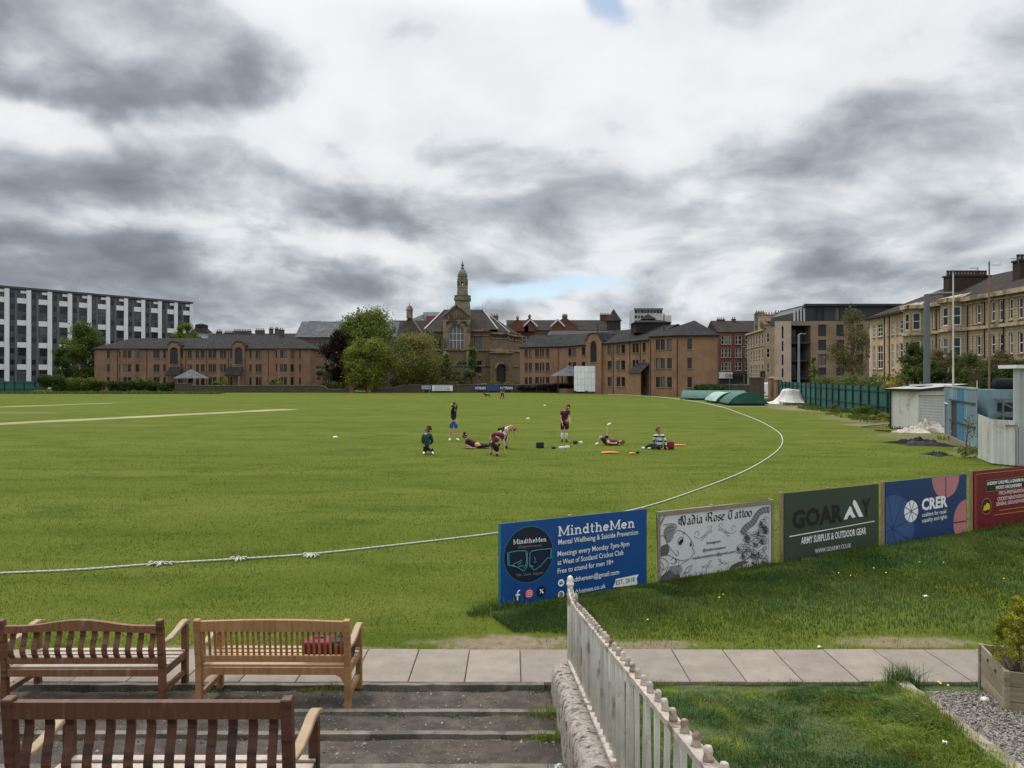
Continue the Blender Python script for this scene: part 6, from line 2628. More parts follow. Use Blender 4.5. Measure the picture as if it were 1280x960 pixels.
# ================= older buildings behind
def simple_block(name, label, px0, px1, Y, z1, rise, depth, wallm, roofm, rows, ncol, st, hipL=None, hipR=None, chims=(), Yr=None, sill=None, extra=None, ww=1.1, wcols=None):
 Yr = Yr or Y
 f = Facade(((px0 - CX) / FPX * Y, Y), ((px1 - CX) / FPX * Yr, Yr), 0, z1, 0.15)
 b = thing(name, label, 'building', tuple(f.P0))
 for (za, zb) in rows:
  if wcols:
   for (a, c) in wcols:
    f.wp(a, c, za, zb, st)
  else:
   for k in range(ncol):
    s = f.L * (k + 0.5) / ncol
    f.add(s - ww / 2, s + ww / 2, za, zb, st)
 m = MB()
 f.wall(m)
 f.rest(m, depth)
 if rise > 0 and hipL == 0:
  m.poly([f.pt(0, z1), f.pt(0, z1, -depth), f.pt(0, z1 + rise - .05, -depth / 2)])
 if rise > 0 and hipR == 0:
  m.poly([f.pt(f.L, z1), f.pt(f.L, z1, -depth), f.pt(f.L, z1 + rise - .05, -depth / 2)])
 if rise == 0:
  m.quad(f.pt(0, z1), f.pt(f.L, z1), f.pt(f.L, z1, -depth), f.pt(0, z1, -depth))
 m.build('wall', wallm, b)
 f.windows(b, sill)
 if rise > 0:
  m = MB()
  hip_roof(m, f, depth, z1, rise, 0.3, hipL, hipR)
  m.build('roof', roofm, b)
 for (px, py, w) in chims:
  Yc = Y + depth / 2
  c = W(px, py, Yc)
  chimney(b, 'chimney', (c.x, c.y), w, 0.9, z1, c.z, f.ang, wallm, max(2, int(w / .45)))
 return b, f


simple_block('tenement', 'grey stone tenement with pale slate roof between the brown flats and the purple tree', 370, 494, 178, 13.2, 4.4, 12, grey_stone, slate_grey,
    [(9.6, 11.6), (5.6, 7.6), (1.6, 3.6)], 6, ST_sash, 0, 0, ((394, 404.5, 3.0), (352, 413, 1.2)), wcols=[(389, 392), (396, 399), (402, 405), (409, 412), (416, 419), (424, 427), (440, 443), (455, 458), (470, 473)])
b, f = simple_block('tenement', 'dark roofed tenement row with many chimneys showing above the brown flats', 196, 372, 205, 14.0, 2.2, 12, grey_stone, slate_dark,
     [(10.5, 12)], 10, ST_sash, 0, 0, ((274, 415, 1.5), (286, 416.5, 2.4), (303, 414.5, 5.2), (325, 413.5, 2.6), (339, 411.5, 1.0), (346, 411.5, 1.0)))
m = MB()
c = W(252, 420, 200)
m.box((c.x, c.y, 13.6), (2.6, 2.6, 4.4))
b['_w'] = tuple(b.location)
m.build('dormer', c_wh, b)
m = MB()
m.lathe((c.x, c.y, 15.7), [(3.2, 0), (1.8, 1.2), (1.8, 2.2), (0.3, 2.6)], 4)
m.build('dormer_roof', slate_dark, b)
b, f = simple_block('school_building', 'grey roofed old building with a small domed ventilator, left of the hall', 486, 531, 200, 13.0, 6.8, 16, grey_stone, slate_brown,
     [(8, 10.5)], 6, ST_sash, 0, 0, ())
m = MB()
c = W(512, 396, 198)
m.prism([(c.x - 5, c.y - 0.2, 13), (c.x + 5, c.y - .2, 13), (c.x, c.y - .2, 20.3)], (0, 6, 0))
m.build('gable', grey_stone, b)
m = MB()
m.lathe((c.x, c.y, 19.6), [(.9, 0), (.85, 2.0), (1.0, 2.1), (.95, 2.6), (.6, 3.3), (.1, 3.7), (.05, 4.3)], 10)
m.build('ventilator', hall_trim, b)
b, f = simple_block('glass_building', 'modern grey and red clad block rising behind the hall roof', 529, 558, 225, 23.8, 0, 16, M('grey_cladding', (0.30, 0.32, 0.35), 0.5, 0.1, .4, world=True), slate_grey,
     [], 4, ST_dark1)
m = MB()
f.band(m, f.s(533), f.s(546), 17.0, 5.6, .3)
m.build('red_cladding', M('red_cladding', (0.22, 0.05, 0.045), .6, .1, .4, world=True), b)
m = MB()
m.quad(f.pt(-9, 19.0, 1), f.pt(0, 23.0, 1), f.pt(0, 23.0, -10), f.pt(-9, 19.0, -10))
m.quad(f.pt(-9, 8, 1), f.pt(0, 8, 1), f.pt(0, 23.0, 1), f.pt(-9, 19.0, 1))
m.build('sloping_wing', M('grey_cladding2', (0.26, 0.28, 0.31), 0.5, 0.1, .4, world=True), b)

b, f = simple_block('tenement', 'red sandstone tenement row with gabled dormers and conical corner turret behind the orange flats', 634, 772, 215, 17.4, 3.6, 13, brick_red, slate_brown,
     [(13.4, 15.6)], 16, ST_sash, 0, 0, ((706, 395, 1.6), (756, 394, 3.0)))
for (px, w, top) in ((647, 6.5, 398.5), (662, 3.0, 397), (706, 7.5, 396)):
 m = MB()
 c = W(px, top, 214)
 m.prism([(c.x - w / 2, 214, 17), (c.x + w / 2, 214, 17), (c.x + w / 2, 214, c.z - w * .35), (c.x, 214, c.z), (c.x - w / 2, 214, c.z - w * .35)], (0, 4, 0))
 m.build('gable', brick_red, b)
 m = MB()
 m.lathe((c.x, 214.2, c.z - .2), [(.25, 0), (.5, .4), (.5, .8), (.1, 1.2)], 8)
 m.build('gable_finial', hall_trim, b)
for px in (663, 697):
 m = MB()
 c = W(px, 403, 214)
 for sx in (-1, 1):
  m.beam((c.x, 213.6, c.z + .9), (c.x + sx * 2.1, 213.6, c.z - 1.2), .4, .35)
 m.build('dormer_barge', frame_white, b)
m = MB()
c = W(767, 395, 212)
m.lathe((c.x, c.y, 0), [(2.1, 8), (2.1, c.z - 1.7), (2.5, c.z - 1.5), (1.0, c.z + .6), (0.1, c.z + 2.0)], 12)
m.build('turret', slate_brown, b)
simple_block('flat_roofed_block', 'low pale flat roofed block between red tenement and orange flats', 688, 792, 190, 15.6, 0, 12, M('pale_render', (0.20, 0.20, 0.195), .8, .1, .5, world=True), slate_grey, [(12, 14)], 10, ST_dark1)
b, f = simple_block('tower_block', 'distant pale tower block above the orange flats roof', 793, 828, 420, 43.6, 0, 18, M('pale_tower', (0.33, 0.36, 0.40), .6, .08, .2, world=True), slate_grey,
     [(23 + k * 3.0, 24.8 + k * 3.0) for k in range(7)], 9, (frame_dark, 1, (), .1, False), ww=1.5)
m = MB()
f.band(m, f.L * .35, f.L * 1.28, 10, 29.5, 3)
m.build('lower_wing', M('pale_tower2', (0.42, 0.42, 0.41), .7, .08, .2, world=True), b)
m = MB()
f.band(m, -.2, f.L + .2, 42.8, 1.2, .8)
m.build('parapet', c_mg, b)

# street corner tenements on the right
b, f = simple_block('tenement', 'red sandstone corner tenement with shop front at the end of the street', 898, 958, 195, 15.6, 3.6, 13, brick_red, slate_brown,
     [(12.2, 14.6), (8.6, 11.0), (5.0, 7.4)], 5, ST_sash, 0, 0, ((901, 400, 2.2), (917, 399.5, 1.0), (950, 391.5, 2.4)), sill=sill_m, wcols=[(901.5, 905), (906, 909.2), (910.5, 913.8), (919, 922.3), (923, 927), (931.5, 935)])
m = MB()
f.band(m, 0, f.L, 3.3, .9, .4)
m.build('fascia', frame_dark, b)
m = MB()
f.band(m, f.s(898.5), f.s(915), 2.9, 1.7, .55)
sgn = m.build('shop_sign', frame_white, b)
m = MB()
f.band(m, 0.3, f.L - .3, 0.2, 2.6, .1)
m.build('shop_window', frame_dark, b)
m = MB()
a = f.pt(f.s(908), 3.2, .62)
for dx in (0, 1.0):
 pass
for k in range(10):
 t0, t1 = 2 * math.pi * k / 10, 2 * math.pi * (k + 1) / 10
 m.beam(a + Vector((.42 * math.cos(t0), 0, .45 + .42 * math.sin(t0))), a + Vector((.42 * math.cos(t1), 0, .45 + .42 * math.sin(t1))), .05, .14)
m.beam(a + Vector((.85, 0, 0)), a + Vector((.85, 0, .9)), .14, .05)
m.beam(a + Vector((.85, 0, .9)), a + Vector((1.4, 0, 0)), .14, .05)
m.beam(a + Vector((1.4, 0, 0)), a + Vector((1.4, 0, .9)), .14, .05)
m.build('lettering', M('sign_purple', (0.10, 0.02, 0.12), .6, .1), b)

f = Facade(((934 - CX) / FPX * 188, 188), ((955 - CX) / FPX * 168, 168), 0, 14.6, .15)
b = thing('tenement', 'blond sandstone tenement receding along the street left of the modern flats', 'building', tuple(f.P0))
for (za, zb) in ((11.2, 13.4), (7.6, 9.9), (4.0, 6.3)):
 for k in range(6):
  s = f.L * (k + .5) / 6
  f.add(s - .8, s + .8, za, zb, ST_sash)
m = MB()
f.wall(m)
f.rest(m, 12)
f2 = Facade(((955 - CX) / FPX * 168, 168), ((972 - CX) / FPX * 166, 166), 0, 15.5, .15)
for (za, zb) in ((11.4, 13.6), (7.8, 10.0), (4.2, 6.4)):
 f2.wp(958, 962, za, zb, ST_sash)
f2.wall(m)
f2.rest(m, 10)
f2.windows(b)
m.build('wall', blond_stone, b)
f.windows(b, sill_m)
m = MB()
hip_roof(m, f, 12, 14.6, 2.6, .3, 0, 0)
hip_roof(m, f2, 10, 15.5, 1.4, .3)
m.build('roof', slate_brown, b)
m = MB()
f.band(m, 0, f.L, 14.2, .4, .5)
f.band(m, 0, f.L, 10.6, .25, .2)
m.build('cornice', blond_trim, b)
c = W(949, 392, 180)
chimney(b, 'chimney', (c.x + 1, c.y + 3), 2.2, 1.0, 14, c.z, 0, hall_trim, 3)
c = W(965, 391, 172)
chimney(b, 'chimney', (c.x, c.y + 3), 4.2, 1.2, 14, c.z - .3, 0, blond_trim, 6)
c = W(984, 388.5, 172)
chimney(b, 'chimney', (c.x, c.y + 3), 4.0, 1.2, 12, c.z - .3, 0, blond_trim, 6)

# ================= modern flats at the corner
Y0 = 116.0
fa = Facade(((968.5 - CX) / FPX * Y0, Y0), ((989 - CX) / FPX * Y0, Y0), 0, 12.3, .25)
fm = Facade(((1013.5 - CX) / FPX * Y0, Y0), ((1087 - CX) / FPX * Y0, Y0), 0, 12.3, .25)
mod = thing('apartment_building', 'modern pale brick flats with balcony recess and black penthouse storey', 'building', tuple(fa.P0))


def cm(x):
 return 880 + x / 5.333


for (y0, y1) in ((283, 200), (367, 302), (460, 390), (543, 480)):
 za, zb = (CAMH + (HY - 370 - y0 / 5.333) / FPX * Y0, CAMH + (HY - 370 - y1 / 5.333) / FPX * Y0)
 fa.wp(cm(518), cm(531), max(.3, za), zb, ST_dark1)
for (y0, y1) in ((268, 190), (362, 292), (458, 388), (530, 478)):
 za, zb = max(.4, CAMH + (HY - 370 - y0 / 5.333) / FPX * Y0), CAMH + (HY - 370 - y1 / 5.333) / FPX * Y0
 for (a, c) in ((760, 815), (882, 936), (1015, 1062)):
  fm.wp(cm(a), cm(c), za, zb, ST_dark2)
m = MB()
fa.wall(m)
p, q = fa.pt(fa.L, 0), fa.pt(fa.L, 0, -3)
m.quad(p, q, q + Vector((0, 0, 12.3)), p + Vector((0, 0, 12.3)))
p, q = fa.pt(0, 0), Vector((49.6, Y0 + 16, 0))
m.quad(q, p, p + Vector((0, 0, 12.3)), q + Vector((0, 0, 12.3)))
m.build('end_wall', beige_brick, mod)
m = MB()
fm.wall(m)
p, q = fm.pt(0, 0), fm.pt(0, 0, -3)
m.quad(q, p, p + Vector((0, 0, 12.3)), q + Vector((0, 0, 12.3)))
p, q = fm.pt(fm.L, 0), fm.pt(fm.L, 0, -16)
m.quad(p, q, q + Vector((0, 0, 12.3)), p + Vector((0, 0, 12.3)))
p, q = Vector((49.6, Y0 + 16, 0)), fm.pt(fm.L, 0, -16)
m.quad(q, p, p + Vector((0, 0, 12.3)), q + Vector((0, 0, 12.3)))
x0, x1 = fa.pt(fa.L, 0).x, fm.pt(0, 0).x
m.box(((x0 + x1) / 2, Y0 + .16, 11.95), (x1 - x0, .3, .7))
m.quad((fa.P0.x, Y0, 12.3), (fm.pt(fm.L, 0).x, Y0, 12.3), (fm.pt(fm.L, 0).x, Y0 + 16, 12.3), (49.6, Y0 + 16, 12.3))
m.build('wall', pale_brick, mod)
fa.windows(mod)
fm.windows(mod)
m = MB()
m.quad((x0, Y0 + 3, 0), (x1, Y0 + 3, 0), (x1, Y0 + 3, 12.2), (x0, Y0 + 3, 12.2))
m.build('recess_wall', M('dark_recess', (0.045, 0.045, 0.05), .6, .2, .8, world=True), mod)  # even dark tone on the back wall of the balcony recess
for k in range(4):
 z = 2.9 * k + .2
 m = MB()
 m.box(((x0 + x1) / 2, Y0 + 1.5, z + 2.75), (x1 - x0 - .02, 2.9, .22))
 m.build('balcony_slab', frame_dark, mod)
 for u in (.12, .38, .7):
  put_window(mod, (x0 + (x1 - x0) * (u + .1), Y0 + 2.9, z + .1), 0, .9, 2.1, ST_dark1, 'balcony_door')
 if k:
  q = MB()
  for i in range(14):
   x = x0 + (x1 - x0) * (i + .5) / 14
   q.box((x, Y0 + .1, z + .5), (.03, .03, 1.0))
  q.box(((x0 + x1) / 2, Y0 + .1, z + 1.02), (x1 - x0 - .04, .05, .05))
  q.build('balcony_rail', frame_dark, mod)
pent = M('black_cladding', (0.028, 0.030, 0.036), .5, .2, .6, world=True)
m = MB()
f = Facade(((1006 - CX) / FPX * 118.5, 118.5), ((1128 - CX) / FPX * 118.5, 118.5), 12.0, 15.2, .2)
for (a, c) in ((1016.5, 1022), (1024, 1030), (1044, 1050), (1062, 1068)):
 f.wp(a, c, 12.6, 14.8, ST_dark1)
f.wall(m)
f.rest(m, 11)
m.quad(f.pt(0, 15.2), f.pt(f.L, 15.2), f.pt(f.L, 15.2, -11), f.pt(0, 15.2, -11))
f.band(m, -.2, f.L + .2, 15.0, .35, .6)
P = [((992 - CX) / FPX * 118.5, 12.3), ((1006 - CX) / FPX * 118.5, 12.3), ((1006 - CX) / FPX * 118.5, 15.0), ((992 - CX) / FPX * 118.5, 13.9)]
m.prism([(x, 118.6, z) for x, z in P], (0, 10, 0))
m.build('penthouse', pent, mod)
f.windows(mod)
for px in (993, 997, 1001, 1005):
 m = MB()
 x = (px - CX) / FPX * 118.4
 m.box((x, 118.4, 13.4), (.28, .2, 2.4))
 m.build('penthouse_fin', M('silver_fin', (.35, .36, .38), .5, .1), mod)

# ================= buff new-build end of the terrace, then the blond tenement terrace
TX = 45.0
f = Facade((TX + 1.0, 91.5), (TX + .05, 81.5), 0, 10.7, .16)
nb = thing('apartment_building', 'buff blockwork flats with tall white windows joining the sandstone terrace', 'building', tuple(f.P0))


def ct(x):
 return 1060 + x / 5.333


ST_tall = (frame_white, 2, (0.35, 0.7), 0.09, False)
for (a, c) in ((165, 182), (195, 232), (290, 306), (345, 380)):
 f.wp(ct(a), ct(c), 8.2, 9.8, ST_tall)
 f.wp(ct(a), ct(c), 4.2, 7.1, ST_tall)
 f.wp(ct(a), ct(c), 1.4, 3.2, ST_tall)
for (a, c) in ((262, 275), (322, 335)):
 f.wp(ct(a), ct(c), 8.2, 9.8, ST_sash_thin)
 f.wp(ct(a), ct(c), 5.2, 7.0, ST_sash_thin)
 f.wp(ct(a), ct(c), 1.8, 3.4, ST_dark1)
m = MB()
f.wall(m)
f.rest(m, 11.5)
m.build('wall', new_stone, nb)
f.windows(nb, new_stone)
m = MB()
f.band(m, -.3, f.L, 10.55, .25, .55)
m.build('gutter', gutter_m, nb)
pipes(nb, f, [f.s(ct(x)) for x in (245, 278)], 0, 10.5)
m = MB()
A, B_, Cc, D = f.pt(-.4, 10.72, .5), f.pt(f.L, 10.72, .5), f.pt(f.L, 10.72, -12), f.pt(-.4, 10.72, -12)
R0, R1 = Vector((51.2, 85.2, 13.6)), Vector((51.0, 81.5, 13.75))
m.quad(A, B_, R1, R0)
m.poly([D, A, R0])
m.quad(Cc, D, R0, R1)
m.build('roof', slate_brown, nb)

f = Facade((TX, 81.4), (TX, 38.0), 0, 11.0, .2)
tr_ = thing('tenement', 'blond sandstone tenement terrace with bay windows and tall chimney stacks, far right', 'building', tuple(f.P0))
rowsT = [(8.35, 10.25), (5.25, 7.15), (1.9, 4.1)]
ST_t = (frame_white, 1, (0.5,), 0.10, False)
for (a, c) in ((560, 576), (606, 626), (950, 978), (1005, 1033), (1070, 1098), (1133, 1165)):
 for (za, zb) in rowsT:
  f.wp(ct(a), ct(c), za, zb, ST_t)
for (a, c) in ((828, 843), (853, 882), (890, 905)):
 for (za, zb) in rowsT:
  f.wp(ct(a), ct(c), za, zb, ST_t)
for k in range(9):
 s = f.s(1280) + 1.2 + k * 2.1
 for (za, zb) in rowsT:
  f.add(s, s + 1.1, za, zb, ST_t)
m = MB()
f.wall(m)
f.rest(m, 12)
mb2 = MB()
mt = MB()
for (a, c, rd) in ((402, 500, 0), (652, 772, 0)):      # canted bays
 s0, s1 = f.s(ct(a)), f.s(ct(c))
 s0 = max(s0, .1)
 mb2 = MB()
 A, B_ = f.pt(s0, 0), f.pt(s1, 0)
 C0, C1 = f.pt(s0 + .75, 0, 1.0), f.pt(s1 - .75, 0, 1.0)
 for (p, q) in ((A, C0), (C0, C1), (C1, B_)):
  ff = Facade((p.x, p.y), (q.x, q.y), 0, 11.05, .15)
  for (za, zb) in rowsT:
   if ff.L > 1.9:
    ff.add(ff.L * .1, ff.L * .44, za, zb, ST_t)
    ff.add(ff.L * .56, ff.L * .9, za, zb, ST_t)
   else:
    ff.add(ff.L * .2, ff.L * .8, za, zb, ST_t)
  ff.wall(mb2)
  ff.windows(tr_)
  for (z, h, o_) in ((10.7, .4, .35), (7.75, .3, .2), (4.6, .3, .25)):
   ff.band(mt, -.05, ff.L + .05, z, h, o_)
 e = [f.pt(s0 - .2, 11.1, .3), f.pt(s0 + .6, 11.1, 1.35), f.pt(s1 - .6, 11.1, 1.35), f.pt(s1 + .2, 11.1, .3), f.pt(s1, 11.6, -.8), f.pt(s0, 11.6, -.8)]
 mt.poly(e)
 mb2.build('bay', blond_stone, tr_)
m.build('wall', blond_stone, tr_)
f.windows(tr_, blond_trim)
for (z, h, o_) in ((10.62, .42, .5), (7.75, .3, .2), (4.6, .3, .25), (10.3, .14, .14)):
 f.band(mt, 0, f.L, z, h, o_)
mt.build('cornice', blond_trim, tr_)
pipes(tr_, f, [f.s(ct(x)) for x in (540, 590, 800, 912, 1040)], 0, 10.6)
m = MB()
A, B_, Cc, D = f.pt(-.0, 11.06, .35), f.pt(f.L, 11.06, .35), f.pt(f.L, 11.06, -12.3), f.pt(0, 11.06, -12.3)
R0, R1 = f.pt(0, 14.0, -6), f.pt(f.L, 14.0, -6)
m.quad(A, B_, R1, R0)
m.quad(Cc, D, R0, R1)
m.poly([D, A, R0])
m.build('roof', slate_brown, tr_)
dk = brick_mat('sooty_brick', (0.06, 0.042, 0.034), (0.045, 0.032, 0.027), (0.04, 0.03, 0.025))
dpot = M('dark_pot', (.055, .035, .028), .9, .2, 3)
chimney(tr_, 'chimney', (48.2, 75.5), 4.3, 1.0, 10.6, 13.75, 0, dk, 13, dpot)
chimney(tr_, 'chimney', (49.4, 66.5), 4.6, 1.0, 10.6, 13.9, 0, dk, 13, dpot)
chimney(tr_, 'chimney', (49.0, 52.0), 4.6, 1.0, 10.6, 13.9, 0, dk, 13, dpot)
wire = M('aerial_wire', (0.2, 0.2, 0.2), .5, .1)
for (px, py, Y) in ((1222, 334, 75.5), (1273, 322, 66.0), (1250, 330, 66)):
 p = W(px, py, Y)
 m = MB()
 m.tube([(p.x, p.y, 13.7), (p.x, p.y, p.z)], .03, 4)
 m.tube([(p.x - .8, p.y, p.z - .1), (p.x + .1, p.y, p.z - .1)], .025, 4)
 for k in range(5):
  x = p.x - .7 + k * .18
  m.tube([(x, p.y - .2, p.z - .1), (x, p.y + .2, p.z - .1)], .015, 4)
 m.build('aerial', wire, tr_)
# ------------------------------------------------------------------ street and far boundary
asphalt = M('asphalt', (0.055, 0.055, 0.058), 0.9, 0.2, 1.5, world=True, col2=(0.08, 0.08, 0.08), amt2=0.3)
pave_m = M('pavement', (0.22, 0.205, 0.185), 0.9, 0.15, 1.5, world=True)
m = MB()
m.quad((37.5, 92, 0.008), (43.0, 92, 0.008), (52.5, 190, 0.008), (44.5, 190, 0.008))
m.quad((-150, 150.5, 0.008), (36, 150.5, 0.008), (36, 156.5, 0.008), (-150, 156.5, 0.008))
m.build('road', asphalt, kind='structure')
m = MB()
m.prism([(36.0, 92, 0), (37.45, 92, 0), (44.4, 190, 0), (42.6, 190, 0)], (0, 0, 0.12))
m.prism([(43.05, 96, 0), (44.9, 96, 0), (55, 190, 0), (52.6, 190, 0)], (0, 0, 0.12))
m.build('pavement', pave_m, kind='structure')

# rubble boundary wall with dips and gate piers
rubble = brick_mat('rubble_wall', (0.105, 0.082, 0.062), (0.07, 0.056, 0.045), (0.045, 0.038, 0.03), 3.2)
cope = M('wall_cope', (0.15, 0.128, 0.105), 0.95, 0.25, 1.5, world=True, col2=(0.08, 0.07, 0.055), amt2=.5)


def wall_run(name, label, pts, th=0.35, piers=(), group='stone boundary walls'):
 """pts: (px, Y, ztop) along the boundary"""
 P = [Vector(((px - CX) / FPX * Y, Y, z)) for px, Y, z in pts]
 b = thing(name, label, 'wall', (P[0].x, P[0].y, 0), group=group)
 m, c = MB(), MB()
 for a, e in zip(P[:-1], P[1:]):
  d = Vector((e.x - a.x, e.y - a.y, 0)).normalized()
  n = Vector((d.y, -d.x, 0)) * th / 2
  A = [a + n, e + n, e - n, a - n]
  lo = [Vector((p.x, p.y, -0.1)) for p in A]
  m.quad(lo[0], lo[1], A[1], A[0])
  m.quad(lo[2], lo[3], A[3], A[2])
  m.quad(lo[3], lo[0], A[0], A[3])
  m.quad(lo[1], lo[2], A[2], A[1])
  m.quad(A[0], A[1], A[2], A[3])
  c.sweep([a + Vector((0, 0, .08)), e + Vector((0, 0, .08))], th + .14, .16)
 m.build('masonry', rubble, b)
 c.build('coping', cope, b)
 for (px, Y, w, h) in piers:
  q = MB()
  x = (px - CX) / FPX * Y
  q.box((x, Y, h / 2), (w, w, h))
  q.lathe((x, Y, h), [(w * .8, 0), (w * .8, .12), (w * .2, .35)], 4)
  q.build('pier', brick_l if w > .6 else cope, b)
 return b


YW = 147.0
wall_run('boundary_wall', 'low dark stone boundary wall before the brown flats, left of the gate gap', [(219, YW, 1.75), (240, YW, 1.75), (242, YW, 1.35), (400, YW, 1.45), (407, YW, 1.1), (410, YW, .65), (431, YW, .65), (435, YW, 1.3), (438, YW, 1.45)], piers=((440, YW, .9, 1.75),))
wall_run('boundary_wall', 'dark stone boundary wall before the hall carrying small sponsor boards', [(464, YW, 1.4), (468, YW, 1.35), (474, YW, .75), (488, YW, .75), (505, YW, 1.5), (650, YW - .5, 1.6), (720, YW - 2, 1.9)], piers=((462, YW, .9, 1.8),))
wall_run('boundary_wall', 'dark boundary wall and hedge line right of the sight screen', [(745, 141, 1.9), (800, 131, 1.9), (860, 118, 2.0), (938, 107, 1.9)])
wall_run('gate_wall', 'short grey brick wall end by the green fence and white van', [(937, 105, 3.0), (955, 104, 3.0)], .5, piers=((966, 101, 1.0, 2.9), (972, 99.5, .8, 2.7)))

# sponsor boards on the wall
for (p0, p1, y0, y1, face, txt, ink, lab) in (
  (527, 538.5, 482, 486.5, M('pale_grey_board', (.34, .37, .43), .5, .05), 'CLUB', ink_blue2, 'small pale grey sponsor board on the wall before the hall'),
  (540, 566, 481.8, 488.5, M('far_white_board', (.62, .63, .65), .5, .05), 'SCOTLAND', ink_midgrey, 'white sponsor board with two grey lines on the far wall'),
  (593, 608, 482, 488.5, M('far_navy_board', (.018, .03, .075), .5, .05), 'MCTEARS', ink_white, 'navy sponsor board with white word, left of the blue one'),
  (608.3, 624, 482, 488.3, M('far_blue_board', (.025, .055, .17), .5, .05), None, ink_blue2, 'plain blue sponsor board between two navy ones on the far wall'),
  (624.3, 642, 482, 488.3, MATS['far_navy_board'] if 'far_navy_board' in MATS else None, 'MCTEARS', ink_white, 'navy sponsor board with white word, right of the blue one')):
 Yb = YW - 1.1
 face = face or MATS['far_navy_board']
 a, b = W(p0, y1, Yb), W(p1, y0, Yb)
 o = thing('sponsor_board', lab, 'sponsor board', (a.x, Yb, 0), group='sponsor boards on the far wall')
 m = MB()
 m.box(((a.x + b.x) / 2, Yb, (a.z + b.z) / 2), (b.x - a.x, .05, b.z - a.z))
 m.build('panel', face, o)
 for x in (a.x + .3, b.x - .3):
  m = MB()
  m.box((x, Yb + .08, b.z / 2), (.1, .1, b.z))
  m.build('post', post_m, o)
 if txt:
  cu = bpy.data.curves.new('lettering', 'FONT')
  cu.body = txt
  cu.offset = .02
  ob = bpy.data.objects.new('lettering', cu)
  COL.objects.link(ob)
  me = bpy.data.meshes.new_from_object(ob.evaluated_get(bpy.context.evaluated_depsgraph_get()))
  bpy.data.objects.remove(ob)
  n = len(me.vertices)
  co = np.empty(n * 3, np.float32)
  me.vertices.foreach_get('co', co)
  co = co.reshape(-1, 3)
  u = (co[:, 0] - co[:, 0].min()) / (co[:, 0].max() - co[:, 0].min())
  wd, ht = b.x - a.x, b.z - a.z
  if txt == 'SCOTLAND':
   out = np.stack([a.x + wd * (.12 + .76 * u), np.full(n, Yb - .032), a.z + ht * .14 + co[:, 1] / .69 * ht * .34], 1)
  else:
   out = np.stack([a.x + wd * (.06 + .88 * u), np.full(n, Yb - .032), a.z + ht * .3 + co[:, 1] / .69 * ht * .45], 1)
  out -= np.array(o['_w'])
  me.vertices.foreach_set('co', out.astype(np.float32).ravel())
  me.materials.clear()
  me.materials.append(ink)
  link('lettering', me, o)
  if txt == 'SCOTLAND':
   m = MB()
   m.box((a.x + wd * .5, Yb - .03, a.z + ht * .72), (wd * .7, .01, ht * .14))
   m.build('print', ink_grey, o)

# ------------------------------------------------------------------ sight screen
ss_m = M('white_slats', (0.76, 0.79, 0.82), 0.6, 0.05, 2, ov=.06, world=True, streak=.15)
a, b = W(717.5, 489.5, 138), W(748, 457.5, 138)
scr = thing('sight_screen', 'tall white slatted cricket sight screen standing at the far boundary', 'sight screen', (a.x, 138, 0))
nb_ = 7
nrow = 4
for r in range(nrow):
 for k in range(nb_):
  x0 = a.x + (b.x - a.x) * k / nb_
  x1 = a.x + (b.x - a.x) * (k + 1) / nb_
  z0 = a.z + (b.z - a.z) * r / nrow
  z1 = a.z + (b.z - a.z) * (r + 1) / nrow
  m = MB()
  m.box(((x0 + x1) / 2, 138 + rnd.uniform(-.015, .015), (z0 + z1) / 2), (x1 - x0 - .03, .05, z1 - z0 - .03))
  m.build('slat_panel', ss_m, scr)
m = MB()
for k in range(5):
 x = a.x + (b.x - a.x) * k / 4
 m.beam((x, 138.1, .3), (x, 138.1, b.z), .08, .1)
 m.beam((x, 138.15, b.z * .8), (x, 139.8, .3), .07, .07)
m.beam((a.x, 138.1, .35), (b.x, 138.1, .35), .1, .12)
m.build('frame', frame_dark, scr)
for x in (a.x + .2, b.x - .2, a.x + 2.4):
 q = MB()
 q.tube([(x, 137.9, .3), (x, 138.3, .3)], .3, 12)
 q.build('wheel', frame_dark, scr)

# ------------------------------------------------------------------ green panel fences
gf_m = M('green_sheet', (0.024, 0.092, 0.080), 0.6, 0.15, .8, ov=.15, world=True, col2=(0.05, 0.115, 0.10), amt2=.35, streak=.35)
gp_m = M('green_post', (0.010, 0.042, 0.038), 0.6, 0.15, 2, world=True)


def panel_fence(name, label, A, B_, hA, hB, n, ribs=4):
 A, B_ = Vector(A), Vector(B_)
 b = thing(name, label, 'fence', tuple(A), group='green sheet fences')
 for k in range(n):
  p, q = A.lerp(B_, k / n), A.lerp(B_, (k + 1) / n)
  h0, h1 = hA + (hB - hA) * k / n, hA + (hB - hA) * (k + 1) / n
  d = (q - p).normalized()
  nn = Vector((d.y, -d.x, 0))
  m = MB()
  L = (q - p).length
  steps = ribs * 4
  prof = [0, 0, .03, .03]
  pts = [p + d * (L * i / steps) + nn * prof[i % 4] for i in range(steps + 1)]
  for i in range(steps):
   u0, u1 = i / steps, (i + 1) / steps
   m.quad(pts[i] + Vector((0, 0, .06)), pts[i + 1] + Vector((0, 0, .06)), pts[i + 1] + Vector((0, 0, h0 + (h1 - h0) * u1)), pts[i] + Vector((0, 0, h0 + (h1 - h0) * u0)))
  o = m.build('panel', gf_m, b)
  m = MB()
  pp = p + nn * .08
  m.box((pp.x, pp.y, h0 / 2 + .04), (.13, .13, h0 + .1), math.atan2(d.y, d.x))
  m.build('post', gp_m, b)
 m = MB()
 for f_ in (.35, .85):
  m.beam(A + Vector((0, 0, hA * f_)) + nn * .06, B_ + Vector((0, 0, hB * f_)) + nn * .06, .05, .09)
 m.build('rail', gp_m, b)
 return b


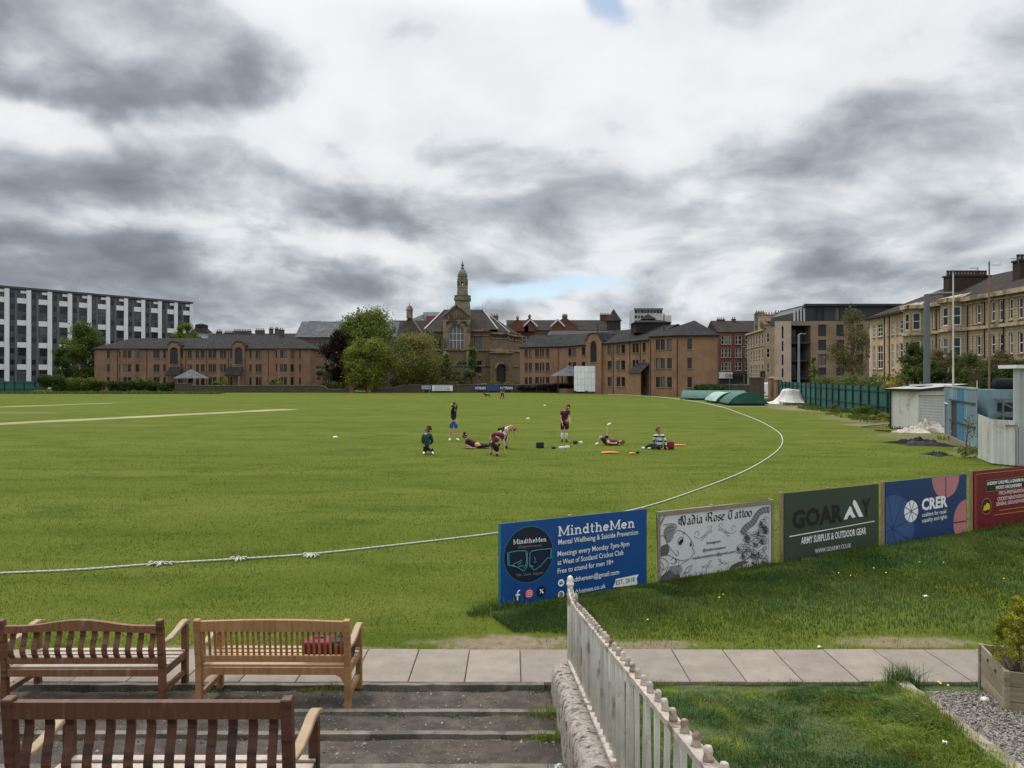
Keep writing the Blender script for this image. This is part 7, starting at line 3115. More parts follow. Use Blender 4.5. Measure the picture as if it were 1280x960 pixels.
panel_fence('panel_fence', 'green ribbed sheet fence running along the right boundary behind the tarpaulin', (36.6, 97.5, 0), (28.0, 48.5, 0), 2.55, 2.3, 22)
panel_fence('panel_fence', 'green ribbed sheet fence at the far left before the slab block', (-112, 141, 0), (-94.0, 140, 0), 2.4, 2.4, 9)


# ------------------------------------------------------------------ plants
def leafm(name, col, col2, island=.9, amt=.5, scale=.5):
 return M(name, col, 0.7, .3, scale, island=island, world=True, col2=col2, amt2=amt, transl=.4, spec=.12)


lf_dark = leafm('leaf_dark', (0.058, 0.088, 0.022), (0.034, 0.058, 0.016))
lf_mid = leafm('leaf_mid', (0.110, 0.140, 0.034), (0.066, 0.096, 0.025))
lf_birch = leafm('leaf_birch', (0.145, 0.172, 0.040), (0.085, 0.112, 0.028))
lf_bright = leafm('leaf_bright', (0.185, 0.205, 0.040), (0.11, 0.14, 0.03))
lf_purple = leafm('leaf_purple', (0.036, 0.016, 0.020), (0.016, 0.011, 0.012))
lf_autumn = leafm('leaf_autumn', (0.185, 0.178, 0.050), (0.115, 0.138, 0.036))
lf_lime = leafm('leaf_lime', (0.130, 0.165, 0.022), (0.07, 0.11, 0.02))
lf_grey = leafm('leaf_grey', (0.155, 0.165, 0.085), (0.08, 0.10, 0.04))
lf_sparse = leafm('leaf_sparse', (0.14, 0.115, 0.05), (0.075, 0.08, 0.028))
lf_yellow = leafm('leaf_yellow', (0.30, 0.22, 0.04), (0.16, 0.13, 0.03))


def tree(name, label, px, Y, ytop, ybot, wpx, mat, n, size, clumps, seed, cat='tree', group='trees round the cricket ground', shape='round', limbs=7, shell=.45, aspect=.6, base_x=0.0, tr=.2, trunk_mat=None, zbase=0.0):
 """crown between pixel rows ytop..ybot, wpx wide, standing at distance Y"""
 r_ = random.Random(seed)
 k = Y / FPX
 cx_ = (px - CX) * k
 z1 = CAMH + (HY - ytop) * k
 z0 = max(.3, CAMH + (HY - ybot) * k)
 wd = wpx * k
 t = thing(name, label, cat, (cx_, Y, zbase), group=group)
 H = z1 - z0
 cls = []
 for i in range(clumps):
  h = r_.uniform(.06, .97)
  if shape == 'round':
   R = math.sqrt(max(.02, 1 - (2 * h - 1) ** 2)) * .5
  elif shape == 'cone':
   R = .5 * (1 - h) ** .7 * min(1, .5 + h * 5) + .05
  elif shape == 'oval':
   R = .5 * (math.sin(math.pi * min(1, h * .92 + .12)) ** .75)
  elif shape == 'column':
   R = .42 * min(1, (1 - h) * 3 + .25)
  elif shape == 'fan':
   R = .5 * min(1, (h + .25)) * min(1, (1 - h) * 2.6 + .3)
  else:
   R = .5
  a = r_.uniform(0, 6.283)
  q = R * wd * math.sqrt(r_.uniform(.1, 1))
  s = wd * r_.uniform(.09, .19)
  sv = s * r_.uniform(.7, 1.15) * (1.0 if shape != 'column' else 1.5)
  cls.append((cx_ + q * math.cos(a), Y + q * math.sin(a) * .9, z0 + H * (.02 + .93 * h), s, s, sv, s * s))
 if shape == 'fan':
  for i in range(11):
   x = (i / 10 - .5) * .92
   hh = (.80 + .22 * r_.random()) * (1 - .35 * abs(x * 2) ** 3)
   for j in range(5):
    f = 1 - j * .055
    s = wd * (.028 + .014 * j)
    cls.append((cx_ + x * wd * (1 - .1 * j), Y + r_.uniform(-.2, .2) * wd, z0 + H * hh * f, s, s, s * 1.9, s * wd * .09))
 m = MB()
 top = z0 + H * .8
 m.tube([(cx_ + base_x, Y, zbase - .1), (cx_ + base_x * .5 + r_.uniform(-.2, .2), Y, z0 + H * .25), (cx_ + r_.uniform(-.3, .3), Y, z0 + H * .55), (cx_, Y, top)],
   [tr * 1.3, tr, tr * .65, tr * .2], 7)
 for i in range(limbs):
  c = cls[r_.randrange(len(cls))]
  hb = z0 + H * r_.uniform(.05, .5)
  if c[2] < hb:
   hb = max(.3, c[2] - H * .1)
  m.tube([(cx_, Y, hb), ((cx_ + c[0]) / 2, (Y + c[1]) / 2, (hb + c[2]) / 2 + H * .02), (c[0], c[1], c[2])], [tr * .45, tr * .3, tr * .1], 5)
 m.build('trunk', trunk_mat or bark_m, t)
 leaf_cloud('crown', cls, n, size, mat, t, shell=shell * .6, aspect=aspect, ragged=.3)
 return t


HG = 'trees before the hall'
tree('birch_tree', 'tallest green birch, rising behind the pale green willow', 460, 156, 387, 478, 70, lf_birch, 26000, .44, 95, 1, shape='fan', tr=.3, group=HG)
tree('maple_tree', 'dark purple leaved tree beside the tall birch', 422, 152, 411, 480, 38, lf_purple, 12000, .40, 42, 2, shape='oval', tr=.22, group=HG)
tree('willow_tree', 'pale green bushy willow in front of the tall birch', 459, 149, 424, 486, 62, lf_bright, 20000, .38, 80, 3, shape='round', tr=.2, group=HG)
tree('cherry_tree', 'olive tree with bronze tips between the willow and the hall', 519, 150, 418, 484, 68, lf_autumn, 19000, .38, 80, 4, shape='round', tr=.2, group=HG)
tree('young_tree', 'narrow dark tree standing before the hall tower', 590, 150, 434, 478, 22, lf_mid, 3600, .36, 26, 5, shape='cone', tr=.12, group=HG)
tree('young_tree', 'slim pale tree left of the narrow dark tree at the hall', 558, 150, 440, 478, 20, lf_birch, 3000, .36, 24, 6, shape='oval', tr=.1, group=HG)
tree('blossom_bush', 'pale grey green blossoming bush before the hall arch', 575, 149, 450, 480, 26, lf_grey, 3400, .32, 24, 7, cat='bush', shape='round', tr=.08, group='bushes behind the far wall')
tree('young_tree', 'small pale tree at the foot of the purple tree', 405, 150, 452, 478, 22, lf_grey, 2200, .32, 20, 8, shape='round', tr=.08, group=HG)
LG = 'trees by the slab block'
tree('poplar_tree', 'large green tree before the white ribs of the slab block', 103, 165, 406, 478, 62, lf_mid, 17000, .45, 52, 9, shape='oval', tr=.3, group=LG)
tree('poplar_tree', 'smaller tree left of the large green tree at the slab block', 78, 158, 432, 474, 26, lf_dark, 4000, .42, 28, 10, shape='oval', tr=.2, group=LG)
tree('lime_tree', 'bright green tree top showing above the brown flats roof', 232, 186, 405, 436, 32, lf_lime, 6000, .42, 32, 11, shape='round', tr=.25, group=LG)
tree('street_tree', 'sparse brownish tree standing against the modern pale flats', 1066, 103, 384, 470, 52, lf_sparse, 5200, .26, 50, 12, shape='oval', tr=.2, limbs=26, group='trees along the street', shell=.8)
tree('street_tree', 'bushy green tree at the foot of the blond terrace', 1143, 76, 428, 478, 36, lf_mid, 6500, .24, 34, 13, shape='oval', tr=.12, group='trees along the street')
tree('street_tree', 'thin young tree beside the grey lamp post at the modern flats', 1017, 108, 446, 474, 12, lf_lime, 900, .26, 14, 14, shape='oval', tr=.07, group='trees along the street')
BG = 'shrubs along the blond terrace'
bi = 0
for (px, Y, yt, yb, w, mt_, lab) in ((1178, 68, 436, 478, 40, lf_sparse, 'tall tawny shrub at the blond terrace, left of the brown pole'), (1212, 64, 444, 480, 38, lf_mid, 'green shrub at the blond terrace between the two net poles'),
         (1247, 60, 440, 482, 40, lf_sparse, 'tawny shrub at the blond terrace right of the brown pole'), (1275, 57, 452, 484, 36, lf_dark, 'dark shrub at the blond terrace at the right edge'),
         (1160, 66, 452, 478, 34, lf_dark, 'dark low shrub behind the white shed roof'), (1230, 58, 460, 486, 44, lf_dark, 'dark low shrub behind the blue container')):
 bi += 1
 tree('shrub', lab, px, Y, yt, yb, w, mt_, 4600, .17, 34, 20 + bi, cat='shrub', shape='round', tr=.06, limbs=14, group=BG, shell=.6)


def hedge(name, label, pts, h, w, mat, n, size, seed, group='clipped hedges'):
 """pts: plan points; rounded hedge of leaf faces over a dense inner mass of twigs"""
 r_ = random.Random(seed)
 P = [Vector(p) for p in pts]
 t = thing(name, label, 'hedge', (P[0].x, P[0].y, 0), group=group)
 cls = []
 m = MB()
 for a, b in zip(P[:-1], P[1:]):
  L = (b - a).length
  k = max(2, int(L / (w * .45)))
  for i in range(k):
   p = a.lerp(b, (i + r_.random()) / k)
   for j in range(3):
    zz_ = h * (.3 + .48 * r_.random())
    s = w * r_.uniform(.34, .5)
    cls.append((p.x + r_.uniform(-.2, .2) * w, p.y + r_.uniform(-.25, .25) * w, zz_, s * 1.2, s, min(s, h - zz_ + .1), 1))
   m.tube([(p.x, p.y, 0), (p.x + r_.uniform(-.2, .2), p.y, h * .6)], .05, 4)
 m.build('stems', bark_m, t)
 leaf_cloud('foliage', cls, n, size, mat, t, shell=.8)
 return t


def gx(px, Y):
 return (px - CX) / FPX * Y


hedge('hedge', 'long clipped dark hedge before the brown brick flats', [(gx(120, 150), 150, 0), (gx(216, 150), 150, 0)], 2.4, 2.2, lf_dark, 9000, .34, 31)
hedge('hedge', 'yellowish rounded hedge left of the dark hedge', [(gx(80, 149), 149, 0), (gx(118, 149), 149, 0)], 3.1, 2.6, lf_mid, 5200, .34, 32)
hedge('hedge', 'dark bushy hedge at the end of the left green fence', [(gx(52, 148), 148, 0), (gx(72, 148), 148, 0)], 3.8, 3.0, lf_dark, 4600, .36, 33)
hedge('hedge', 'low clipped green hedge between the purple tree and the wall dip', [(gx(399, 148.6), 148.6, 0), (gx(432, 148.6), 148.6, 0)], 2.3, 1.5, lf_mid, 3400, .30, 34)
hedge('hedge', 'rounded clipped green hedge before the olive tree', [(gx(489, 148.4), 148.4, 0), (gx(512, 148.4), 148.4, 0)], 2.8, 1.9, lf_mid, 3200, .30, 35)
hedge('hedge', 'low mixed hedge along the wall below the hall windows', [(gx(518, 149.6), 149.6, 0), (gx(572, 149.6), 149.6, 0)], 2.1, 1.5, lf_lime, 4200, .30, 36)
hedge('hedge', 'low hedge at the hall porch behind the white car', [(gx(606, 152), 152, 0), (gx(645, 151), 151, 0)], 2.4, 1.5, lf_mid, 3600, .30, 37)
hedge('hedge', 'ivy covered wall hedge right of the navy boards', [(gx(648, 145.6), 145.6, 0), (gx(716, 143.8), 143.8, 0)], 1.9, .8, lf_purple, 4200, .28, 38)
hedge('hedge', 'green bush hedge right behind the sight screen', [(gx(749, 139.6), 139.6, 0), (gx(790, 132), 132, 0)], 2.5, 1.6, lf_mid, 4600, .30, 39)
hedge('hedge', 'dark ivy hedge along the wall behind the pitch covers', [(gx(795, 131), 131, 0), (gx(905, 109.5), 109.5, 0)], 2.2, 1.2, lf_dark, 6500, .26, 40)
hedge('hedge', 'bright clipped hedge rising behind the green fence, near the modern flats', [(gx(1022, 96), 96, 0), (gx(1062, 88), 88, 0)], 3.5, 2.4, lf_mid, 5200, .24, 41)
hedge('hedge', 'long clipped hedge behind the green fence before the buff flats', [(gx(1052, 82), 82, 0), (gx(1125, 66), 66, 0)], 3.6, 2.2, lf_mid, 8000, .22, 42)
hedge('hedge', 'yellow leaved bush behind the green fence by the shed', [(gx(1108, 64), 64, 0), (gx(1130, 62), 62, 0)], 3.4, 1.2, lf_yellow, 1500, .18, 43)
hedge('hedge', 'low green garden hedge at the street corner right of the orange flats', [(gx(905, 120), 120, 0), (gx(928, 120), 120, 0)], 2.0, 1.5, lf_mid, 2000, .28, 44)
for (px, Y, yt, yb, w, mt_, lab) in ((760, 140, 456, 486, 22, lf_bright, 'yellow green bush right of the sight screen'), (812, 128, 462, 486, 12, lf_bright, 'small bright bush at the orange flats pavilion'),
         (180, 151, 472, 486, 22, lf_mid, 'bush behind the dark hedge at the brown flats'), (276, 150, 474, 484, 18, lf_lime, 'yellow green bush by the white car at the brown flats'),
         (345, 150, 472, 484, 16, lf_autumn, 'low russet bush at the right end of the brown flats')):
 bi += 1
 tree('shrub', lab, px, Y, yt, yb, w, mt_, 1700, .28, 18, 50 + bi, cat='shrub', shape='round', tr=.06, group='bushes behind the far wall')
for (px, py, w, h, mt_, lab) in ((1088, 520, 3.0, 1.0, lf_mid, 'low scrub bush at the foot of the green fence beside the shed'), (1060, 512, 3.2, .8, lf_sparse, 'brown weedy scrub at the foot of the green fence'),
         (1040, 503, 3.0, 1.0, lf_dark, 'dark weeds against the green fence behind the white tarpaulin'), (1104, 527, 1.6, .7, lf_bright, 'bright weeds at the corner of the white shed')):
 c = G(px, py)
 t = thing('scrub', lab, 'shrub', tuple(c), group='scrub at the green fence')
 m = MB()
 cls = []
 for k in range(16):
  a, r = rnd.uniform(0, 6.28), rnd.uniform(0, 1)
  p = (c.x + w * .5 * r * math.cos(a), c.y + w * .6 * r * math.sin(a), rnd.uniform(.15, h * .75) * (1.1 - .5 * r))
  cls.append(p + (w * .16, w * .16, h * .25, 1))
  m.tube([(p[0], p[1], 0), p], .015, 4)
 m.build('stems', bark_m, t)
 leaf_cloud('foliage', cls, 3200, .12, mt_, t, shell=.5)


# ------------------------------------------------------------------ vehicles
tyre_m = M('tyre', (.015, .015, .016), .85, .1, 5)
rim_m = M('rim', (.35, .35, .36), .4, .1, 5, metal=.6)
carglass = M('car_glass', (.02, .024, .028), .1, .1, 2, spec=.6)
lamp_m = M('head_lamp', (.6, .6, .62), .2, .1, 5)
tail_m = M('tail_lamp', (.35, .02, .02), .3, .1, 5)


def car(label, loc, rz, paint, L=4.2, Wd=1.75, H=1.45, van=False, group='cars parked in the streets'):
 c = thing('parked_van' if van else 'parked_car', label, 'van' if van else 'car', loc, rz, group=group, local=True)
 hw = Wd / 2
 if van:
  prof = [(-L / 2, .35), (-L / 2, H * .97), (-L / 2 + .15, H), (L * .16, H), (L * .30, H * .58), (L * .47, H * .48), (L / 2, H * .38), (L / 2, .32)]
  cab = None
 else:
  prof = [(-L / 2, .38), (-L / 2 + .03, .82), (-L / 2 + .25, .92), (L * .18, .93), (L * .42, .80), (L / 2, .62), (L / 2, .32)]
 m = MB()
 N = len(prof)
 for s, k in ((-1, 1.0), (1, 1.0)):
  pass
 ring = []
 for y, sh in ((-hw, .0), (-hw * .97, 1), (hw * .97, 1), (hw, .0)):
  for (x, z) in prof:
   ins = 0.06 if sh == 0 else 0
   m.v.append((x * (1 - ins * .15), y, z - (ins * .6 if z > .6 else -ins * .3)))
 for r in range(3):
  for i in range(N):
   j = (i + 1) % N
   m.f.append((r * N + i, r * N + j, (r + 1) * N + j, (r + 1) * N + i))
   m.m.append(0)
 m.f += [tuple(range(N)), tuple(range(3 * N, 4 * N))[::-1]]
 m.m += [0, 0]
 m.build('body', paint, c, bevel=0.0)
 if not van:
  cabp = [(-L * .44, .9), (-L * .34, H * .96), (-L * .22, H), (L * .02, H), (L * .24, .92)]
  q, g = MB(), MB()
  n = len(cabp)
  for s in (-1, 1):
   for (x, z) in cabp:
    q.v.append((x, s * (hw * .92 - .16 * (z - .9) / (H - .9)), z))
  q.f += [(1, 2, n + 2, n + 1), (2, 3, n + 3, n + 2)]
  q.m += [0, 0]
  q.build('roof', paint, c)
  g.v = list(q.v)
  g.f = [(0, 1, n + 1, n), (3, 4, n + 4, n + 3), (0, 1, 2, 3, 4), (n, n + 1, n + 2, n + 3, n + 4)]
  g.m = [0] * 4
  g.build('window', carglass, c)
  q = MB()
  for s in (-1, 1):
   y = s * (hw * .92)
   for i in (0, 3):
    a = Vector((cabp[i][0], s * (hw * .92), .9)) if i == 0 else Vector((cabp[3][0], s * (hw * .92 - .16), H))
    b = Vector((cabp[1][0], s * (hw * .92 - .14), H * .96)) if i == 0 else Vector((cabp[4][0], s * hw * .92, .92))
    q.beam(a, b, .06, .07)
   q.beam((-.25, s * (hw * .93), .9), (-.3, s * (hw * .93 - .15), H), .05, .06)
  q.build('pillar', paint, c)
 else:
  g = MB()
  for s in (-1, 1):
   y = s * (hw + .004)
   g.poly([(L * .10, y, H * .60), (L * .28, y, H * .60), (L * .17, y, H * .9), (L * .10, y, H * .9)])
  g.poly([(L * .305, -hw * .85, H * .6), (L * .305, hw * .85, H * .6), (L * .18, hw * .8, H * .96), (L * .18, -hw * .8, H * .96)])
  g.build('window', carglass, c)
 for sx in (-1, 1):
  for sy in (-1, 1):
   x = sx * L * .31
   q = MB()
   q.tube([(x, sy * (hw - .2), .31), (x, sy * (hw + .005), .31)], .31, 14)
   w = q.build('wheel', tyre_m, c)
   q = MB()
   q.tube([(x, sy * (hw - .05), .31), (x, sy * (hw + .012), .31)], .19, 10)
   q.build('rim', rim_m, w)
 for sy in (-1, 1):
  q = MB()
  q.box((L / 2 - .06, sy * hw * .72, .66 if not van else H * .36), (.16, .32, .14))
  q.build('headlight', lamp_m, c)
  q = MB()
  q.box((-L / 2 + .02, sy * hw * .8, .78), (.08, .22, .16))
  q.build('tail_light', tail_m, c)
 return c


p_white = M('white_paint', (.72, .72, .72), .3, .03, 2, coat=.3)
p_silver = M('silver_paint', (.42, .43, .44), .3, .03, 2, coat=.3)
p_dark = M('dark_paint', (.03, .035, .045), .3, .03, 2, coat=.3)
p_cream = M('cream_paint', (.62, .60, .52), .3, .03, 2, coat=.3)
car('white car behind the wall at the porch of the brown flats', (gx(281, 154), 154, .0), 0, p_white)
car('pale cream car behind the wall before the hall', (gx(606, 151.5), 151.5, .38), 0, p_cream)
car('silver car in the street between the corner tenements', (gx(916, 160), 160, .0), 1.6, p_silver)
car('white car turning at the street corner by the traffic light', (gx(935, 138), 138, .0), .5, p_white)
car('white van behind the short brick wall end', (gx(960, 112), 112, 0), 1.35, p_white, 5.2, 2.0, 2.3, True)
car('silver car parked before the modern flats behind the green fence', (gx(1018, 108), 108, .55), .15, p_silver)
car('dark car in the street beyond the gate', (gx(946, 150), 150, 0), 1.5, p_dark)

# street lamps, traffic light, floodlight post and net poles
steel = M('galvanised', (.20, .225, .245), .55, .1, 2, world=True, metal=.2)
steel_d = M('painted_grey_post', (.115, .125, .14), .6, .1, 2, world=True)


def lamp_post(label, px, Y, ytop, r, mat, arm=1.2, ang=0.0):
 x = gx(px, Y)
 zt = CAMH + (HY - ytop) / FPX * Y
 b = thing('street_lamp', label, 'lamp post', (x, Y, 0), group='lamp posts')
 m = MB()
 m.tube([(x, Y, 0), (x, Y, zt * .2), (x, Y, zt)], [r * 1.25, r, r * .8], 10)
 m.build('post', mat, b)
 m = MB()
 e = (x + arm * math.cos(ang), Y + arm * math.sin(ang), zt + .12)
 m.tube([(x, Y, zt - .05), (x + arm * .5 * math.cos(ang), Y + arm * .5 * math.sin(ang), zt + .1), e], r * .4, 6)
 m.build('arm', mat, b)
 m = MB()
 m.box((e[0] + .25 * math.cos(ang), e[1] + .25 * math.sin(ang), e[2] - .02), (.6, .28, .12), ang)
 m.build('lamp_head', mat, b)
 return b


lamp_post('thick grey lamp post rising behind the white shed', 1158.5, 56, 368, .26, steel_d, 2.2, .1)
lamp_post('grey lamp post before the balcony recess of the modern flats', 998.5, 106, 418, .19, steel, .5, 0)
lamp_post('pale slim lamp post at the street corner', 936, 140, 434, .13, steel, .8, 3.0)
tl = thing('traffic_light', 'dark traffic light at the street corner before the tenements', 'traffic light', (gx(953, 135), 135, 0))
m = MB()
m.tube([(gx(953, 135), 135, 0), (gx(953, 135), 135, 3.4)], .08, 8)
m.build('post', frame_dark, tl)
m = MB()
m.box((gx(953, 135), 134.9, 3.6), (.8, .4, 1.5))
m.build('signal_head', frame_dark, tl)
for k, cc3 in enumerate(((.25, .02, .02), (.25, .14, .02), (.02, .2, .06))):
 q = MB()
 q.tube([(gx(953, 135), 134.71, 4.05 - k * .45), (gx(953, 135), 134.62, 4.05 - k * .45)], .16, 10)
 q.build('lens', M('lens' + 'abc'[k], cc3, .3, .05), tl)
net_m = M('net_post', (.13, .125, .115), .7, .15, 2, world=True)
for k, (px, Y, yt) in enumerate(((853, 119, 462), (873, 116, 455), (897, 112, 455), (912, 110, 466), (930, 108, 468))):
 m = MB()
 x = gx(px, Y)
 zt = CAMH + (HY - yt) / FPX * Y
 m.tube([(x, Y, 0), (x, Y, zt)], .045, 6)
 o = m.build('net_post', net_m)
 tag(o, ['thin net post farthest left behind the pitch covers', 'tall thin net post at the orange flats gable', 'tall thin net post right of the orange flats', 'short thin net post behind the rear green cover', 'short thin net post beside the short brick wall end'][k], 'post', 'thin posts behind the pitch covers')

# tall net poles by the sheds
pw_m = M('white_pole', (.50, .49, .45), .7, .15, 2, world=True, streak=.4)
pb_m = M('brown_pole', (.20, .125, .085), .8, .2, 3, world=True, streak=.3)
for (px, Y, ytop, ybot_z, mat, lab, r) in ((1191.5, 36.0, 340, 0, pw_m, 'tall thin white pole rising in front of the blue sheeting', .042), (1236.5, 33.0, 330, 0, pb_m, 'tall thin brown pole rising behind the white corrugated gate', .046)):
 x = gx(px, Y)
 zt = CAMH + (HY - ytop) / FPX * Y
 b = thing('net_pole', lab, 'pole', (x, Y, 0), group='tall net poles')
 m = MB()
 m.tube([(x, Y, 0), (x, Y, zt * .5), (x, Y, zt)], [r * 1.15, r, r * .75], 8)
 m.build('shaft', mat, b)
 m = MB()
 m.tube([(x, Y, zt - .03), (x, Y, zt + .12)], [r * 1.1, r * .6], 8)
 m.build('cap', steel_d, b)

# ------------------------------------------------------------------ pitch covers
cov_m = M('green_pvc', (0.012, 0.078, 0.050), .45, .12, .8, world=True, col2=(.02, .11, .085), amt2=.4, bump=.15)
cov_w = M('pale_pvc', (0.26, 0.36, 0.34), .45, .1, .8, world=True, col2=(.16, .25, .23), amt2=.4)


def cover(label, cx_, Y, L, wd, h, rz, side):
 b = thing('pitch_cover', label, 'pitch cover', (cx_, Y, 0), rz, group='roll-on pitch covers', local=True)
 n = 14
 prof = [(-wd / 2 + wd * i / n, .22 + h * math.sin(math.pi * i / n) ** .75) for i in range(n + 1)]
 m = MB()
 K = 6
 for k in range(K):
  y0, y1 = -L / 2 + L * k / K, -L / 2 + L * (k + 1) / K
  for (x0, z0), (x1, z1) in zip(prof[:-1], prof[1:]):
   s0 = 1 - .03 * abs(math.sin(k * math.pi))
   m.quad((x0, y0, z0), (x1, y0, z1), (x1, y1, z1), (x0, y1, z0))
 m.build('sheet', side, b, smooth=True)
 for y in (-L / 2, L / 2):
  q = MB()
  q.poly([(x, y, z) for x, z in prof])
  q.build('end_panel', cov_m, b)
 m = MB()
 for s in (-1, 1):
  m.beam((s * wd / 2, -L / 2, .2), (s * wd / 2, L / 2, .2), .1, .12)
  m.beam((-wd / 2, s * L / 2, .2), (wd / 2, s * L / 2, .2), .1, .12)
 m.build('frame', frame_dark, b)
 for sx in (-1, 1):
  for sy in (-1, 0, 1):
   q = MB()
   q.tube([(sx * wd * .4, sy * L * .42 - .08, .17), (sx * wd * .4, sy * L * .42 + .08, .17)], .17, 10)
   q.build('wheel', tyre_m, b)


cover('green domed pitch cover nearest the camera of the three', gx(929.5, 81.5), 81.8, 6.0, 4.3, 1.25, -.12, cov_m)
cover('middle domed pitch cover with a pale weathered side', gx(906, 88), 88.5, 6.0, 3.4, 1.1, -.05, cov_w)
cover('rear domed pitch cover, largest and partly hidden by the others', gx(899, 97), 99.5, 8.4, 4.6, 1.1, 1.15, cov_m)


# ------------------------------------------------------------------ draped tarpaulins and heaps
def drape(name, label, cat, c, R, H, flat_h, mat, seed, nx=34, ridge=(.2, 0), sx=1.0, sy=1.0, top=.32, lump=0.0):
 """cloth thrown over something: flat-topped hump with folds running down to a creased skirt"""
 m = MB()
 rings = 16
 for i in range(rings + 1):
  f = i / rings
  for k in range(nx):
   a = 2 * math.pi * k / nx
   wob = mnoise.noise(Vector((math.cos(a) * 1.6, math.sin(a) * 1.6, seed))) * 1.5
   fold = math.sin(a * 7 + seed + 2 * wob) * .5 + math.sin(a * 12 + seed * 2) * .3
   rr2 = R * (f ** .9) * (1 + .28 * wob * f + .06 * fold * f)
   if f < top:
    z = H * (1 - .06 * (f / top) ** 2 + .08 * mnoise.noise(Vector((math.cos(a) * f * 3, math.sin(a) * f * 3, seed * 3))))
   elif f < .72:
    u = (f - top) / (.72 - top)
    z = H * (.94 - .87 * (u ** .85))
    rr2 = R * ((top ** .9) + (rr2 / R - top ** .9) * (.45 + .55 * u))
    rr2 *= 1 + .11 * fold * (1 - u * .3)
    z *= 1 + .12 * fold * u
   else:
    z = H * .07 + flat_h * (.5 + .7 * mnoise.noise(Vector((rr2 * math.cos(a) * .8, rr2 * math.sin(a) * .8, seed + 5))))
    z = max(.02, z * (1 - (f - .72) / .30))
   if lump:
    px_, py_ = f * math.cos(a), f * math.sin(a)
    g_ = abs(mnoise.fractal(Vector((px_ * 2.2 + seed, py_ * 2.2, seed)), .7, 2.0, 4))
    z = H * (1 - f ** 2.5) * (.25 + lump * g_) + .012 * (1 - f)
    rr2 = R * f * (1 + .9 * wob * f)
   m.v.append((c[0] + rr2 * math.cos(a) * sx, c[1] + rr2 * math.sin(a) * sy, z + .01))
 for i in range(rings):
  for k in range(nx):
   j = (k + 1) % nx
   m.f.append((i * nx + k, i * nx + j, (i + 1) * nx + j, (i + 1) * nx + k))
   m.m.append(0)
 o = m.build(name, mat, None, smooth=False)
 o.data.polygons.foreach_set('use_smooth', [True] * len(o.data.polygons))
 tag(o, label, cat)
 return o


tarp_m = M('pale_tarp', (0.46, 0.44, 0.41), .6, .12, 1.2, world=True, col2=(.32, .30, .27), amt2=.4, bump=.2)
tarp_s = M('stained_tarp', (0.38, 0.34, 0.285), .7, .2, 2.0, world=True, col2=(.16, .125, .09), amt2=.55, bump=.3)
tarp_k = M('black_sheet', (0.018, 0.018, 0.021), .85, .3, 2.0, spec=.1, world=True, col2=(.05, .052, .058), amt2=.4, bump=.3)
c = G(994, 505)
drape('tarpaulin', 'pale tarpaulin draped over a roller beside the green fence', 'tarpaulin', (c.x, c.y + 1.2, 0), 2.45, 1.75, .22, tarp_m, 2.3, nx=46, sx=1.15, sy=1.0, top=.34)
c = G(1148, 541)
for k, (dx, dy, R, H, sd_, mt_, lab) in enumerate(((-.25, .2, .75, .28, 1.1, tarp_s, 'crumpled pale sheet at the corner of the white shed'), (.55, .6, .9, .42, 4.2, tarp_s, 'stained pale sheets heaped against the grey side of the shed'), (1.25, 1.1, .7, .5, 7.7, tarp_s, 'brown stained bundle between the shed and the blue sheeting'))):
 drape('ground_sheet', lab, 'tarpaulin', (c.x + dx, c.y + dy, 0), R, H, .1, mt_, sd_, nx=36, sx=1.2, sy=.8, lump=1.3)
c = G(1148, 555)
drape('black_sheet', 'crumpled black plastic sheet lying on the grass before the shed', 'tarpaulin', (c.x, c.y, 0), 1.0, .26, .12, tarp_k, 3.1, nx=40, sx=1.2, sy=.8, lump=1.5)
c = G(1172, 569)
drape('black_sheet', 'flat black plastic scrap lying in the grass by the blue sheeting', 'tarpaulin', (c.x, c.y, 0), .45, .12, .05, tarp_k, 8.1, nx=36, sx=1.2, sy=.8, lump=1.5)
wood_m = M('old_timber', (.19, .15, .105), .9, .25, 4, stretch=(.5, 4, 4))
for k, (px, py, L, a, h, lab) in enumerate(((1090, 534, 1.5, .3, .10, 'weathered plank lying on the grass left of the shed'), (1098, 531, 1.2, -.4, .22, 'second plank crossing the first, left of the shed'), (1103, 540, .9, .1, .08, 'short dark timber at the left foot of the shed'))):
 c = G(px, py)
 q = MB()
 q.box((0, 0, h), (L, .2, .08))
 o = q.build('plank', wood_m if k < 2 else M('dark_timber', (.05, .045, .04), .9, .2), loc=(c.x, c.y, 0), rz=a)
 o.rotation_euler = (0, .05 * (k - 1), a)
 tag(o, lab, 'plank', 'loose timbers by the shed')

# ------------------------------------------------------------------ white shed
sh_white = M('shed_white', (.56, .55, .51), .8, .08, 2, ov=.05, world=True, col2=(.38, .36, .31), amt2=.35, streak=.3)
sh_grey = M('shed_shutter', (.44, .44, .43), .7, .06, 2, world=True, streak=.15)
felt = M('roof_felt', (.30, .30, .295), .9, .12, 2, world=True, col2=(.2, .2, .2), amt2=.35)
C0 = Vector((23.85, 41.8, 0))
dl = Vector((-.42, .91, 0)).normalized()
dr_ = Vector((.905, .425, 0)).normalized()
Ll, Lr = 1.75, 4.0
shed = thing('shed', 'small white shed with shallow grey roof and roller shutter side', 'shed', tuple(C0))
hf, hb = 2.32, 2.62
A0 = C0 + dl * Ll
m = MB()


def up(p, z):
 return Vector((p.x, p.y, z))


